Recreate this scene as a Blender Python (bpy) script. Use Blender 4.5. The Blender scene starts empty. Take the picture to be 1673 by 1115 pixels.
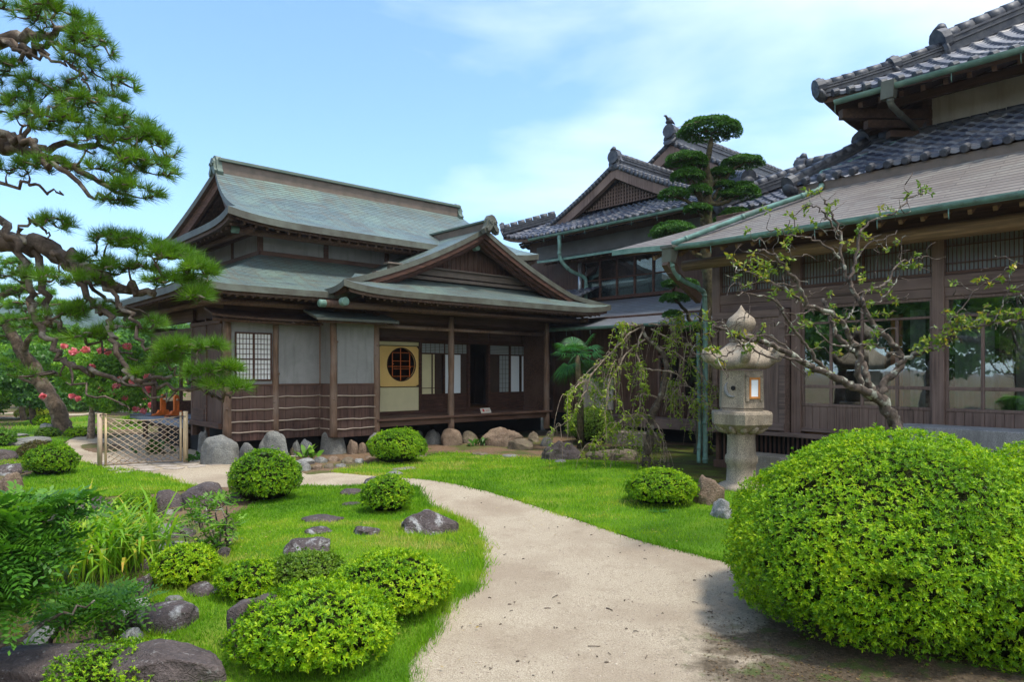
import bpy, math, random
import numpy as np
from mathutils import Vector, geometry
from math import radians as R, sin, cos, pi

# ------------------------------------------------------------------ camera
F = 1133.0; CX = 836.5; HY = 607.0; CH = 1.75       # focal length in photo pixels, horizon row, eye height
scene = bpy.context.scene
cam_d = bpy.data.cameras.new('camera'); cam = bpy.data.objects.new('camera', cam_d)
scene.collection.objects.link(cam); scene.camera = cam
cam.location = (0, 0, CH); cam.rotation_euler = (R(90), 0, 0)
cam_d.sensor_width = 36; cam_d.lens = F / 1673 * 36
cam_d.shift_y = (HY - 557.5) / 1673; cam_d.clip_start = .05; cam_d.clip_end = 6000
# ------------------------------------------------------------------ light
SUN_EL, SUN_AZ = 69.0, 122.0            # azimuth measured from +Y towards +X
world = bpy.data.worlds.new('World'); scene.world = world; world.use_nodes = True
wn = world.node_tree.nodes; wl = world.node_tree.links; wn.clear()
sky = wn.new('ShaderNodeTexSky'); sky.sky_type = 'NISHITA'; sky.sun_disc = False
sky.sun_elevation = R(SUN_EL); sky.sun_rotation = R(SUN_AZ); sky.air_density = 1.0; sky.dust_density = .6; sky.ozone_density = 1.6
bg = wn.new('ShaderNodeBackground'); bg.inputs[1].default_value = .15
wo = wn.new('ShaderNodeOutputWorld')
tc = wn.new('ShaderNodeTexCoord'); mp = wn.new('ShaderNodeMapping'); mp.inputs['Scale'].default_value = (1.1, 1.1, 3.2); mp.inputs['Rotation'].default_value = (0, R(-18), 0)
nz = wn.new('ShaderNodeTexNoise'); nz.inputs['Scale'].default_value = 1.9; nz.inputs['Detail'].default_value = 7; nz.inputs['Roughness'].default_value = .52
nz.inputs['Distortion'].default_value = .35
sx = wn.new('ShaderNodeSeparateXYZ'); m1 = wn.new('ShaderNodeMath'); m1.operation = 'MULTIPLY_ADD'; m1.inputs[1].default_value = .36
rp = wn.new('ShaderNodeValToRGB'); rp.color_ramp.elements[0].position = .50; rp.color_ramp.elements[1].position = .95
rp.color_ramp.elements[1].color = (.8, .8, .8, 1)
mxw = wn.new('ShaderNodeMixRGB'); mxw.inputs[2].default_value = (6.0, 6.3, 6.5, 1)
tint = wn.new('ShaderNodeMixRGB'); tint.blend_type = 'MULTIPLY'; tint.inputs[0].default_value = 1; tint.inputs[2].default_value = (.76, .95, 1.06, 1)
wl.new(tc.outputs['Generated'], mp.inputs[0]); wl.new(mp.outputs[0], nz.inputs['Vector'])
wl.new(tc.outputs['Generated'], sx.inputs[0]); wl.new(sx.outputs[0], m1.inputs[0]); wl.new(nz.outputs['Fac'], m1.inputs[2])
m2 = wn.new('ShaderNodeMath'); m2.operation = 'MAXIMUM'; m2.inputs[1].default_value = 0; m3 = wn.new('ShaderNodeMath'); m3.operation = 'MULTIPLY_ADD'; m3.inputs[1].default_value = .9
m4 = wn.new('ShaderNodeMath'); m4.operation = 'MULTIPLY'; m4.inputs[1].default_value = -1; wl.new(sx.outputs[1], m4.inputs[0]); wl.new(m4.outputs[0], m2.inputs[0]); wl.new(m2.outputs[0], m3.inputs[0]); wl.new(m1.outputs[0], m3.inputs[2])   # unseen white cloud bank added behind the viewer as fill light for the facades
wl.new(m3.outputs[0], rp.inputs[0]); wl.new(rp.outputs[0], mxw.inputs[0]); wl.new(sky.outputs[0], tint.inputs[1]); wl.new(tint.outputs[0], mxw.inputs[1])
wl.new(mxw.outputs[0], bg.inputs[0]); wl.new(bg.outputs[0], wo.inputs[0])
sun_d = bpy.data.lights.new('sun', 'SUN'); sun_d.energy = 2.3; sun_d.angle = R(9); sun_d.color = (1, .95, .86)
sun = bpy.data.objects.new('sun', sun_d); scene.collection.objects.link(sun); sun.location = (0, 0, 30)
ts = Vector((sin(R(SUN_AZ)) * cos(R(SUN_EL)), cos(R(SUN_AZ)) * cos(R(SUN_EL)), sin(R(SUN_EL))))
sun.rotation_euler = ts.to_track_quat('Z', 'Y').to_euler()
scene.view_settings.view_transform = 'Standard'; scene.view_settings.look = 'None'
scene.view_settings.exposure = 1.08; scene.view_settings.gamma = 1
scene.cycles.max_bounces = 8; scene.cycles.transparent_max_bounces = 16

# ------------------------------------------------------------------ coordinates
_d = math.hypot(2100 - CX, F); UX, UY = (2100 - CX) / _d, F / _d       # the buildings' grid: a runs along U, b along V
VX, VY = -UY, UX
ROT = math.atan2(UY, UX)
def W(a, b, z=0): return Vector((a * UX + b * VX, a * UY + b * VY, z))
def at(px, py, t): return Vector(((px - CX) / F * t, t, CH - (py - HY) / F * t))
def du(px): return (px - CX) / F * UX + UY
def dv(px): return (px - CX) / F * VX + VY
def on_b(px, py, b):                     # point on the plane b = const seen at a photo pixel -> (a, z)
    t = b / dv(px); return t * du(px), CH - (py - HY) / F * t
def on_a(px, py, a):
    t = a / du(px); return t * dv(px), CH - (py - HY) / F * t
def smooth(x): x = np.clip(x, 0, 1); return x * x * (3 - 2 * x)
def Hh(x, y):
    x = np.asarray(x, float); y = np.asarray(y, float)
    z = -.1 + .018 * np.sin(x * 1.3 + .5) * np.cos(y * .9) + .008 * np.sin(x * 3.7 + y * 2.1)
    d = np.sqrt(((x + 4.1) / 1.0) ** 2 + ((y - 4.9) / .8) ** 2)
    z = z - .55 * smooth(1.4 - d)
    m = np.sqrt(((x + 1.9) / 1.6) ** 2 + ((y - 6.6) / 2.6) ** 2)
    z = z + .10 * smooth(1.3 - m)
    m2 = np.sqrt(((x - 1.8) / 3.6) ** 2 + ((y - 11.5) / 2.6) ** 2)
    z = z + .06 * smooth(1.2 - m2)
    return z
def G(px, py):
    z = -.1
    for _ in range(12):
        t = (CH - z) * F / max(py - HY, 3); x = (px - CX) / F * t
        if t > 40: break
        z = .5 * z + .5 * float(Hh(x, t))
    return Vector((x, t, z))
def gz(x, y): return float(Hh(x, y))

# ------------------------------------------------------------------ materials
MATS = {}
class NT:
    def __init__(s, name):
        s.m = bpy.data.materials.new(name); s.m.use_nodes = True; s.n = s.m.node_tree.nodes; s.l = s.m.node_tree.links
        s.n.clear(); s.out = s.n.new('ShaderNodeOutputMaterial'); MATS[name] = s.m
    def add(s, t, **k):
        nd = s.n.new('ShaderNode' + t)
        for a, b in k.items():
            if a.startswith('i_'):
                nd.inputs[a[2:].replace('_', ' ')].default_value = b
            else: setattr(nd, a, b)
        return nd
    def link(s, a, b): s.l.new(a, b)
    def coord(s, scale=(1, 1, 1), kind='Object', rot=(0, 0, 0)):
        t = s.add('TexCoord'); m = s.add('Mapping'); m.inputs['Scale'].default_value = scale; m.inputs['Rotation'].default_value = rot
        s.link(t.outputs[kind], m.inputs[0]); return m.outputs[0]
    def noise(s, vec, scale=1, detail=5, rough=.55, dist=0):
        t = s.add('TexNoise'); t.inputs['Scale'].default_value = scale; t.inputs['Detail'].default_value = detail
        t.inputs['Roughness'].default_value = rough; t.inputs['Distortion'].default_value = dist; s.link(vec, t.inputs['Vector']); return t.outputs['Fac']
    def ramp(s, fac, stops):
        r = s.add('ValToRGB'); e = r.color_ramp.elements
        e[0].position, e[0].color = stops[0][0], (*stops[0][1], 1); e[1].position, e[1].color = stops[-1][0], (*stops[-1][1], 1)
        for p, c in stops[1:-1]:
            q = e.new(p); q.color = (*c, 1)
        s.link(fac, r.inputs[0]); return r.outputs[0]
    def mix(s, fac, a, b, mode='MIX'):
        m = s.add('MixRGB'); m.blend_type = mode
        for i, v in ((0, fac), (1, a), (2, b)):
            if isinstance(v, (int, float)): m.inputs[i].default_value = v
            elif isinstance(v, tuple): m.inputs[i].default_value = (*v, 1)
            else: s.link(v, m.inputs[i])
        return m.outputs[0]
    def bsdf(s, col, rough=.7, metal=0, bump=None, bstr=.3, bdist=.01, spec=.5):
        p = s.add('BsdfPrincipled'); p.inputs['Metallic'].default_value = metal
        p.inputs['Specular IOR Level'].default_value = spec
        if isinstance(col, tuple): p.inputs['Base Color'].default_value = (*col, 1)
        else: s.link(col, p.inputs['Base Color'])
        if isinstance(rough, (int, float)): p.inputs['Roughness'].default_value = rough
        else: s.link(rough, p.inputs['Roughness'])
        if bump is not None:
            b = s.add('Bump'); b.inputs['Strength'].default_value = bstr; b.inputs['Distance'].default_value = bdist
            s.link(bump, b.inputs['Height']); s.link(b.outputs[0], p.inputs['Normal'])
        s.link(p.outputs[0], s.out.inputs[0]); return p
def g3(c, k): return tuple(x * k for x in c)

def wood(name, c, scale, k=.45, rough=.75, worn=None):
    n = NT(name); v = n.coord(scale); f = n.noise(v, 1, 6, .65, .4)
    col = n.ramp(f, [(.3, g3(c, k)), (.52, c), (.72, g3(c, 1.7))])
    big = n.noise(n.coord((1.3, 1.3, 1.3)), 1, 4)
    if worn: col = n.mix(n.ramp(big, [(.42, (0, 0, 0)), (.68, (.8, .8, .8))]), col, worn)
    n.bsdf(col, rough, bump=f, bstr=.5, bdist=.004, spec=.3); return n.m
DW = (.085, .043, .029)
wood('wood_v', DW, (26, 26, 1.1), .35, worn=(.12, .075, .055))
wood('wood_a', DW, (1.2, 28, 28), .35, worn=(.12, .072, .052))
wood('wood_b', DW, (28, 1.2, 28), .35, worn=(.12, .072, .052))
wood('wood_red', (.068, .030, .019), (3, 24, 24))
wood('wood_under', (.085, .046, .030), (22, 2, 22), worn=(.10, .065, .045))
wood('wood_grey_v', (.15, .098, .078), (30, 30, 1.0), .45, worn=(.22, .15, .12))
wood('wood_grey_h', (.135, .09, .073), (26, 1.2, 26), .45, worn=(.21, .145, .12))
wood('wood_grey_a', (.105, .076, .068), (1.2, 26, 26), .5, worn=(.17, .14, .13))
wood('wood_log', (.16, .095, .062), (30, 30, 2.0), .5, worn=(.22, .16, .13))
wood('wood_ochre', (.20, .125, .06), (30, 1.5, 30), .6)
wood('wood_pale', (.48, .36, .22), (30, 30, 2.5), .7)
wood('wood_orange', (.60, .14, .025), (14, 14, 3), .75, .45)
wood('wood_wain', (.078, .040, .031), (14, 14, .8), .35, worn=(.135, .082, .064))
wood('deck_grey', (.20, .22, .27), (3, 30, 30), .6)
wood('pole_pale', (.42, .33, .26), (2, 30, 30), .7)
def plain(name, c, c2=None, scale=3, rough=.8, bump=.15, metal=0, bs=None, spec=.4, dist=.01):
    n = NT(name); v = n.coord(); f = n.noise(v, scale, 6, .6); g = n.noise(v, (bs or scale * 8), 4, .6)
    c2 = c2 or g3(c, .7)
    col = n.mix(n.ramp(f, [(.35, (0, 0, 0)), (.65, (1, 1, 1))]), c2, c)
    n.bsdf(col, rough, metal, bump=g, bstr=bump, bdist=dist, spec=spec); return n.m
plain('plaster_dark', (.17, .165, .165), (.13, .125, .12), 2, .9, .2)
def plaster(name, c, st):
    n = NT(name); v = n.coord(); f = n.noise(v, 1.6, 7, .65, .5); dr = n.noise(n.coord((9, 9, .9)), 1, 6, .65); fine = n.noise(v, 60, 4, .7)
    col = n.mix(n.ramp(f, [(.38, (0, 0, 0)), (.66, (1, 1, 1))]), g3(c, .80), c); col = n.mix(n.ramp(dr, [(.50, (0, 0, 0)), (.70, (.65, .65, .65))]), col, st)
    n.bsdf(col, .92, bump=fine, bstr=.3, bdist=.006, spec=.1)
plaster('plaster_grey', (.28, .275, .27), (.17, .165, .16)); plaster('plaster_pale', (.50, .475, .42), (.34, .30, .25))
plain('plaster_ochre', (.68, .60, .36), (.60, .53, .32), 2, .9, .1)
plain('panel_gold', (.80, .52, .18), (.72, .46, .15), 2, .8, .05)
plain('paper', (.74, .74, .72), (.68, .68, .68), 1, .9, .03)
plain('paper_dim', (.33, .36, .36), (.28, .31, .31), 1, .9, .03)
plain('paper_blue', (.80, .84, .88), (.74, .79, .84), 1, .9, .03)
plain('curtain', (.52, .50, .44), (.44, .42, .36), 1, .9, .03)
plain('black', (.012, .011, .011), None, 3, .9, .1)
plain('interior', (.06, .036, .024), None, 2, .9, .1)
plain('floor_in', (.30, .14, .05), None, 2, .5, .1)
plain('copper_green', (.08, .16, .13), (.18, .28, .22), 4, .6, .3, spec=.35)
plain('copper_dark', (.075, .115, .095), (.11, .14, .11), 4, .55, .2)
plain('copper_pipe', (.15, .30, .25), (.085, .13, .105), 5, .6, .3, bs=40)
plain('copper_edge', (.115, .125, .10), (.065, .06, .045), 2.5, .6, .25)
plain('copper_brown', (.15, .11, .085), (.10, .08, .06), 4, .6, .2)
plain('steel', (.55, .58, .62), (.4, .42, .45), 5, .35, .1, metal=.6)
plain('bird_black', (.02, .02, .022), None, 8, .6, .1)
plain('bamboo_pale', (.46, .34, .24), (.36, .27, .19), 8, .6, .2)
plain('rope_black', (.02, .018, .016), None, 8, .9, .2)
plain('sign_white', (.72, .66, .55), None, 2, .7, .02)
plain('sign_red', (.62, .05, .04), None, 2, .7, .02)
plain('lamp_orange', (.55, .22, .05), None, 5, .6, .1)
plain('tile_cap', (.025, .029, .044), (.085, .085, .09), 9, .5, .4, spec=.4)

def roofmat(name, ca, cb, mortar, patina, brown, w=.5, h=.125, rough=.42, metal=.25):
    n = NT(name); t = n.add('TexCoord'); br = n.add('TexBrick')
    br.inputs['Scale'].default_value = 1; br.inputs['Brick Width'].default_value = w; br.inputs['Row Height'].default_value = h
    br.inputs['Mortar Size'].default_value = .0035; br.inputs['Mortar Smooth'].default_value = .3; br.inputs['Bias'].default_value = 0
    br.inputs['Color1'].default_value = (*ca, 1); br.inputs['Color2'].default_value = (*cb, 1); br.inputs['Mortar'].default_value = (*mortar, 1)
    n.link(t.outputs['UV'], br.inputs['Vector'])
    v = n.coord((1, 1, 1), 'UV'); f = n.noise(v, .9, 8, .68, .6); f2 = n.noise(n.coord((1.2, 3.5, 1), 'UV'), 1.4, 6, .65)
    col = n.mix(n.ramp(f, [(.47, (0, 0, 0)), (.62, (.75, .75, .75))]), br.outputs['Color'], patina)
    col = n.mix(n.ramp(f2, [(.50, (0, 0, 0)), (.68, (.85, .85, .85))]), col, brown)
    col = n.mix(.55, col, br.outputs['Color'], 'OVERLAY') if False else col
    # keep course lines through the patina
    inv = n.add('Math'); inv.operation = 'SUBTRACT'; inv.inputs[0].default_value = 1; n.link(br.outputs['Fac'], inv.inputs[1])
    col = n.mix(br.outputs['Fac'], col, mortar)
    sep = n.add('SeparateXYZ'); n.link(t.outputs['UV'], sep.inputs[0])
    dvd = n.add('Math'); dvd.operation = 'DIVIDE'; dvd.inputs[1].default_value = h; n.link(sep.outputs[1], dvd.inputs[0])
    fr = n.add('Math'); fr.operation = 'FRACT'; n.link(dvd.outputs[0], fr.inputs[0])
    ad = n.add('Math'); ad.operation = 'SUBTRACT'; n.link(inv.outputs[0], ad.inputs[0]); n.link(fr.outputs[0], ad.inputs[1])
    ln_ = n.ramp(fr.outputs[0], [(0, (.75, .75, .75)), (.10, (0, 0, 0)), (.68, (0, 0, 0)), (.90, (.95, .95, .95))]); col = n.mix(ln_, col, mortar)
    stk = n.noise(n.coord((7, .45, 1), 'UV'), 1, 6, .65); col = n.mix(n.ramp(stk, [(.50, (0, 0, 0)), (.66, (.6, .6, .6))]), col, brown)
    n.bsdf(col, rough, metal, bump=ad.outputs[0], bstr=.8, bdist=.016, spec=.5); return n.m
roofmat('roof_copper', (.165, .23, .225), (.115, .165, .165), (.035, .045, .045), (.22, .31, .25), (.15, .135, .10))
roofmat('roof_board', (.205, .175, .145), (.145, .122, .105), (.04, .034, .03), (.22, .205, .175), (.12, .095, .08), w=.9, h=.19, rough=.6, metal=0)
roofmat('roof_dark', (.15, .16, .18), (.12, .13, .15), (.05, .05, .06), (.20, .22, .22), (.11, .10, .09), w=.5, h=.15, rough=.5, metal=.1)

def tilemat():
    n = NT('tile'); at_ = n.add('Attribute'); at_.attribute_name = 'rnd'
    c = n.ramp(at_.outputs['Fac'], [(0, (.018, .023, .042)), (.5, (.040, .046, .072)), (.8, (.085, .085, .10)), (1, (.19, .18, .18))])
    f = n.noise(n.coord(), 9, 6, .65); c = n.mix(n.ramp(f, [(.5, (0, 0, 0)), (.72, (.7, .7, .7))]), c, (.20, .19, .18))
    n.bsdf(c, .40, 0, bump=f, bstr=.3, bdist=.01, spec=.45)
tilemat()
def glassmat(name, tint=(.8, .86, .86), mixv=.25):
    n = NT(name); tr = n.add('BsdfTransparent'); tr.inputs[0].default_value = (*tint, 1)
    gl = n.add('BsdfGlossy'); gl.inputs['Roughness'].default_value = .015; gl.inputs['Color'].default_value = (.9, .95, 1, 1)
    fr = n.add('LayerWeight'); fr.inputs['Blend'].default_value = .35
    mr = n.add('MapRange'); mr.inputs['To Min'].default_value = mixv; mr.inputs['To Max'].default_value = .9; n.link(fr.outputs['Fresnel'], mr.inputs['Value'])
    nz_ = n.noise(n.coord((2, 2, 2)), 1, 2); b = n.add('Bump'); b.inputs['Strength'].default_value = .06; b.inputs['Distance'].default_value = .02
    n.link(nz_, b.inputs['Height']); n.link(b.outputs[0], gl.inputs['Normal'])
    mx = n.add('MixShader'); n.link(mr.outputs[0], mx.inputs[0]); n.link(tr.outputs[0], mx.inputs[1]); n.link(gl.outputs[0], mx.inputs[2])
    n.link(mx.outputs[0], n.out.inputs[0])
glassmat('glass', mixv=.22)
def rockmat(name, c1, c2, lich, lo=.55, scale=1.6):
    n = NT(name); v = n.coord(); f = n.noise(v, scale * 2, 8, .65, .3); g = n.noise(v, scale * 1.4, 8, .7, .8); h = n.noise(v, 45, 4, .6)
    col = n.mix(n.ramp(f, [(.32, (0, 0, 0)), (.66, (1, 1, 1))]), c1, c2)
    col = n.mix(n.ramp(g, [(lo, (0, 0, 0)), (lo + .06, (.85, .85, .85))]), col, lich)
    col = n.mix(n.ramp(h, [(.3, (.55, .55, .55)), (.6, (1, 1, 1))]), (.02, .02, .02), col)
    vo = n.add('TexVoronoi'); vo.feature = 'DISTANCE_TO_EDGE'; vo.inputs['Scale'].default_value = 2.3
    wp = n.add('VectorMath'); wp.operation = 'ADD'; nn_ = n.add('TexNoise'); nn_.inputs['Scale'].default_value = 3; n.link(v, nn_.inputs['Vector']); n.link(v, wp.inputs[0]); n.link(nn_.outputs['Color'], wp.inputs[1]); n.link(wp.outputs[0], vo.inputs['Vector'])
    ck = n.ramp(vo.outputs['Distance'], [(0, (.0, .0, .0)), (.022, (1, 1, 1))]); col = n.mix(ck, g3(c2, .62), col)
    add = n.add('Math'); add.operation = 'ADD'; n.link(f, add.inputs[0]); n.link(h, add.inputs[1]); ad2 = n.add('Math'); ad2.operation = 'MULTIPLY_ADD'; ad2.inputs[1].default_value = .18; n.link(ck, ad2.inputs[0]); n.link(add.outputs[0], ad2.inputs[2])
    sp_ = n.noise(v, 22, 4, .75); col = n.mix(n.ramp(sp_, [(.60, (0, 0, 0)), (.66, (.55, .55, .55))]), col, lich)
    n.bsdf(col, .85, bump=ad2.outputs[0], bstr=.8, bdist=.04, spec=.3)
rockmat('rock_grey', (.16, .155, .145), (.29, .28, .25), (.36, .34, .29), .60)
rockmat('rock_blue', (.15, .15, .145), (.27, .27, .25), (.34, .32, .27), .60)
rockmat('rock_purple', (.060, .045, .042), (.135, .105, .098), (.27, .26, .25), .62)
rockmat('rock_lichen', (.060, .045, .042), (.13, .10, .095), (.42, .41, .40), .50, 1.4)
rockmat('rock_brown', (.16, .105, .07), (.30, .215, .15), (.26, .24, .17), .60)
rockmat('rock_moss', (.12, .09, .06), (.24, .19, .13), (.13, .17, .04), .54)
rockmat('rock_pale', (.24, .23, .22), (.42, .41, .39), (.50, .49, .47), .6)
rockmat('pebble', (.22, .20, .17), (.42, .40, .36), (.30, .28, .25), .6, 5)
def granite(name, c):
    n = NT(name); v = n.coord(); f = n.noise(v, 90, 3, .7); g = n.noise(v, 2.2, 7, .7)
    col = n.ramp(f, [(.36, g3(c, .40)), (.5, c), (.62, g3(c, 1.4))]); stn = n.noise(n.coord((5, 5, .9)), 1, 6, .7); col = n.mix(n.ramp(stn, [(.48, (0, 0, 0)), (.64, (.75, .75, .75))]), col, g3(c, .5))
    col = n.mix(n.ramp(g, [(.5, (0, 0, 0)), (.7, (.6, .6, .6))]), col, g3(c, .42))
    g2 = n.noise(v, 4.5, 6, .7)
    col = n.mix(n.ramp(g2, [(.62, (0, 0, 0)), (.68, (.4, .4, .4))]), col, (.34, .33, .28))
    n.bsdf(col, .9, bump=f, bstr=.5, bdist=.006, spec=.3)
granite('granite', (.31, .255, .19)); granite('granite_grey', (.24, .235, .23))
def bark(name, c, l, sc=9):
    n = NT(name); v = n.coord(); f = n.noise(v, sc, 8, .7, .5); g = n.noise(v, sc * .6, 5, .65)
    col = n.ramp(f, [(.35, g3(c, .3)), (.55, c), (.7, g3(c, 1.8))]); col = n.mix(n.ramp(g, [(.55, (0, 0, 0)), (.62, (.8, .8, .8))]), col, l)
    n.bsdf(col, .9, bump=f, bstr=.9, bdist=.02, spec=.2)
bark('bark_pine', (.135, .10, .075), (.30, .27, .22)); bark('bark_plum', (.11, .085, .068), (.36, .37, .30), 13)
bark('bark_pale', (.27, .20, .145), (.38, .32, .24), 14); bark('bark_far', (.13, .09, .06), (.2, .16, .12), 6); bark('bark_moss', (.09, .075, .04), (.10, .11, .035), 10)
def leaf(name, stops, trans=.35, rough=.45, spec=.35):
    n = NT(name); a = n.add('Attribute'); a.attribute_name = 'rnd'
    f = n.noise(n.coord((1, 1, 1)), 2.2, 4)
    s = n.add('Math'); s.operation = 'MULTIPLY_ADD'; s.inputs[1].default_value = .75; n.link(a.outputs['Fac'], s.inputs[0])
    s2 = n.add('Math'); s2.operation = 'MULTIPLY_ADD'; s2.inputs[1].default_value = .9; s2.inputs[2].default_value = -.32; n.link(f, s2.inputs[0]); n.link(s2.outputs[0], s.inputs[2])
    oi = n.add('ObjectInfo'); s3 = n.add('Math'); s3.operation = 'MULTIPLY_ADD'; s3.inputs[1].default_value = .26; n.link(oi.outputs['Random'], s3.inputs[0]); s4 = n.add('Math'); s4.operation = 'ADD'; s4.inputs[1].default_value = -.13; n.link(s.outputs[0], s3.inputs[2]); n.link(s3.outputs[0], s4.inputs[0])
    col = n.ramp(s4.outputs[0], stops); p = n.bsdf(col, rough, spec=spec)
    t = n.add('BsdfTranslucent'); tcol = n.mix(1, col, (1.25, 1.3, .5), 'MULTIPLY'); n.link(tcol, t.inputs[0])
    m = n.add('MixShader'); m.inputs[0].default_value = trans; n.link(p.outputs[0], m.inputs[1]); n.link(t.outputs[0], m.inputs[2]); n.link(m.outputs[0], n.out.inputs[0])
leaf('leaf_azalea', [(0, (.020, .065, .004)), (.35, (.10, .25, .005)), (.64, (.27, .45, .007)), (1, (.50, .58, .015))], .35, .5, .25)
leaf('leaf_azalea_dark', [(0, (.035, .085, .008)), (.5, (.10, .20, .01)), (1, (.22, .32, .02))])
leaf('leaf_red', [(0, (.05, .04, .01)), (.5, (.10, .09, .02)), (1, (.16, .10, .04))])
leaf('leaf_dark', [(0, (.02, .07, .010)), (.6, (.055, .15, .012)), (1, (.12, .25, .02))])  # darker green tone for the low broad-leaved plants
leaf('leaf_far', [(0, (.045, .12, .014)), (.5, (.12, .27, .02)), (1, (.26, .44, .03))])
leaf('leaf_fardark', [(0, (.025, .075, .012)), (.5, (.065, .17, .025)), (1, (.13, .27, .03))])
leaf('leaf_yellow', [(0, (.13, .23, .015)), (.5, (.27, .36, .03)), (1, (.46, .46, .04))], .45)
leaf('leaf_plum', [(0, (.06, .14, .015)), (.5, (.14, .24, .025)), (.75, (.30, .33, .04)), (1, (.52, .32, .05))])
leaf('leaf_iris', [(0, (.08, .22, .015)), (.5, (.20, .40, .02)), (.8, (.38, .48, .04)), (1, (.60, .38, .06))], .4)
leaf('leaf_palm', [(0, (.012, .06, .02)), (.6, (.03, .14, .03)), (1, (.08, .24, .04))])
leaf('leaf_cloud', [(0, (.025, .08, .01)), (.6, (.06, .17, .015)), (1, (.13, .28, .02))], .25)
leaf('needle', [(0, (.04, .10, .008)), (.5, (.09, .21, .010)), (1, (.22, .38, .015))], .3)
leaf('needle_far', [(0, (.04, .12, .012)), (.5, (.11, .26, .015)), (1, (.22, .40, .02))], .3)
leaf('flower', [(0, (.60, .10, .15)), (.6, (.75, .18, .24)), (1, (.8, .36, .38))], .3)
leaf('grass', [(0, (.05, .15, .008)), (.33, (.14, .31, .010)), (.6, (.25, .42, .015)), (.8, (.38, .44, .05)), (1, (.50, .43, .14))], .4, .6, .15)
def groundmat():
    n = NT('soil'); v = n.coord(); f = n.noise(v, 1.1, 8, .65); g = n.noise(v, 26, 6, .7); m = n.noise(v, .55, 6, .6)
    col = n.ramp(g, [(.3, (.07, .045, .028)), (.55, (.17, .11, .068)), (.75, (.30, .21, .14))])
    col = n.mix(n.ramp(f, [(.47, (0, 0, 0)), (.58, (.75, .75, .75))]), col, (.055, .085, .015))
    n.bsdf(col, .95, bump=g, bstr=.6, bdist=.02, spec=.1)
    n = NT('lawn'); v = n.coord(); f = n.noise(v, .8, 6, .6); g = n.noise(v, 70, 4, .7)
    col = n.ramp(f, [(.32, (.05, .13, .008)), (.5, (.11, .23, .012)), (.66, (.20, .27, .03)), (.8, (.24, .22, .08))])
    col = n.mix(n.ramp(g, [(.35, (.35, .35, .35)), (.6, (1, 1, 1))]), (.03, .06, .005), col)
    n.bsdf(col, .95, bump=g, bstr=.7, bdist=.02, spec=.1)
    n = NT('moss'); v = n.coord(); f = n.noise(v, 2.2, 6, .6); g = n.noise(v, 60, 4, .7)
    col = n.ramp(f, [(.38, (.06, .045, .018)), (.5, (.075, .08, .014)), (.68, (.09, .13, .015))]); col = n.mix(n.ramp(g, [(.35, (.4, .4, .4)), (.6, (1, 1, 1))]), (.02, .02, .01), col)
    n.bsdf(col, .95, bump=g, bstr=.7, bdist=.02, spec=.1)
    # the sand path: fine grit, faint raked tone, and the dark humus stain that lies in front of the big azalea
    n = NT('sand'); v = n.coord(); g = n.noise(v, 110, 3, .8); g2 = n.noise(v, 30, 5, .75); f = n.noise(v, .9, 6, .6)
    col = n.ramp(g, [(.30, (.17, .13, .09)), (.46, (.37, .305, .22)), (.66, (.57, .485, .37))])
    col = n.mix(n.ramp(g2, [(.30, (.45, .45, .45)), (.42, (0, 0, 0))]), col, (.15, .11, .08))
    col = n.mix(n.ramp(f, [(.36, (.6, .6, .6)), (.56, (0, 0, 0))]), col, (.27, .205, .145)); md = n.noise(v, 4.5, 7, .75); col = n.mix(n.ramp(md, [(.56, (0, 0, 0)), (.70, (.6, .6, .6))]), col, (.24, .185, .13))
    sp = n.noise(v, 13, 5, .8, .5); col = n.mix(n.ramp(sp, [(.685, (0, 0, 0)), (.71, (.75, .75, .75))]), col, (.09, .065, .045))
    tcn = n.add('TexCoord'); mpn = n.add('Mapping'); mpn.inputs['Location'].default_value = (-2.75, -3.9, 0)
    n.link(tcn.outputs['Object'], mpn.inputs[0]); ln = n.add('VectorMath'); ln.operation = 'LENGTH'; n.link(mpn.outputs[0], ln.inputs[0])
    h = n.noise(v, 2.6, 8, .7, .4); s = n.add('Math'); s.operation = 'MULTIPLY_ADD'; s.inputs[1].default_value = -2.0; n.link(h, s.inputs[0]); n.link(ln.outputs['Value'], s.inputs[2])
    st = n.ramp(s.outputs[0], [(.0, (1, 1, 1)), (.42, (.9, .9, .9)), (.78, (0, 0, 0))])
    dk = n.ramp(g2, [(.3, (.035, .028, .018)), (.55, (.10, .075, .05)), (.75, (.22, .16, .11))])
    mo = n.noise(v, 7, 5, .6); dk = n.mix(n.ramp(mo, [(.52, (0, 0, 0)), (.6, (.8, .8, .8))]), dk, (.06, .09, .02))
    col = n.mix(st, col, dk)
    ad = n.add('Math'); ad.operation = 'ADD'; n.link(g, ad.inputs[0]); n.link(f, ad.inputs[1])
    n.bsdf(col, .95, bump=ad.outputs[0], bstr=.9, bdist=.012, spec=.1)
    n = NT('water'); v = n.coord((3, 3, 3)); f = n.noise(v, 1, 3); n.bsdf((.035, .04, .022), .06, bump=f, bstr=.08, bdist=.02, spec=.6)
    n = NT('hill'); v = n.coord(); f = n.noise(v, .05, 8, .7); g = n.noise(v, .12, 5, .7)
    col = n.ramp(f, [(.35, (.018, .045, .02)), (.65, (.05, .10, .035))]); n.bsdf(col, .95, bump=g, bstr=1, bdist=6, spec=.05)
    n = NT('paving'); v = n.coord(); f = n.noise(v, 8, 6, .7); n.bsdf(n.ramp(f, [(.35, (.26, .22, .18)), (.65, (.44, .38, .32))]), .9, bump=f, bstr=.3, bdist=.01, spec=.2)
groundmat()
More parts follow.
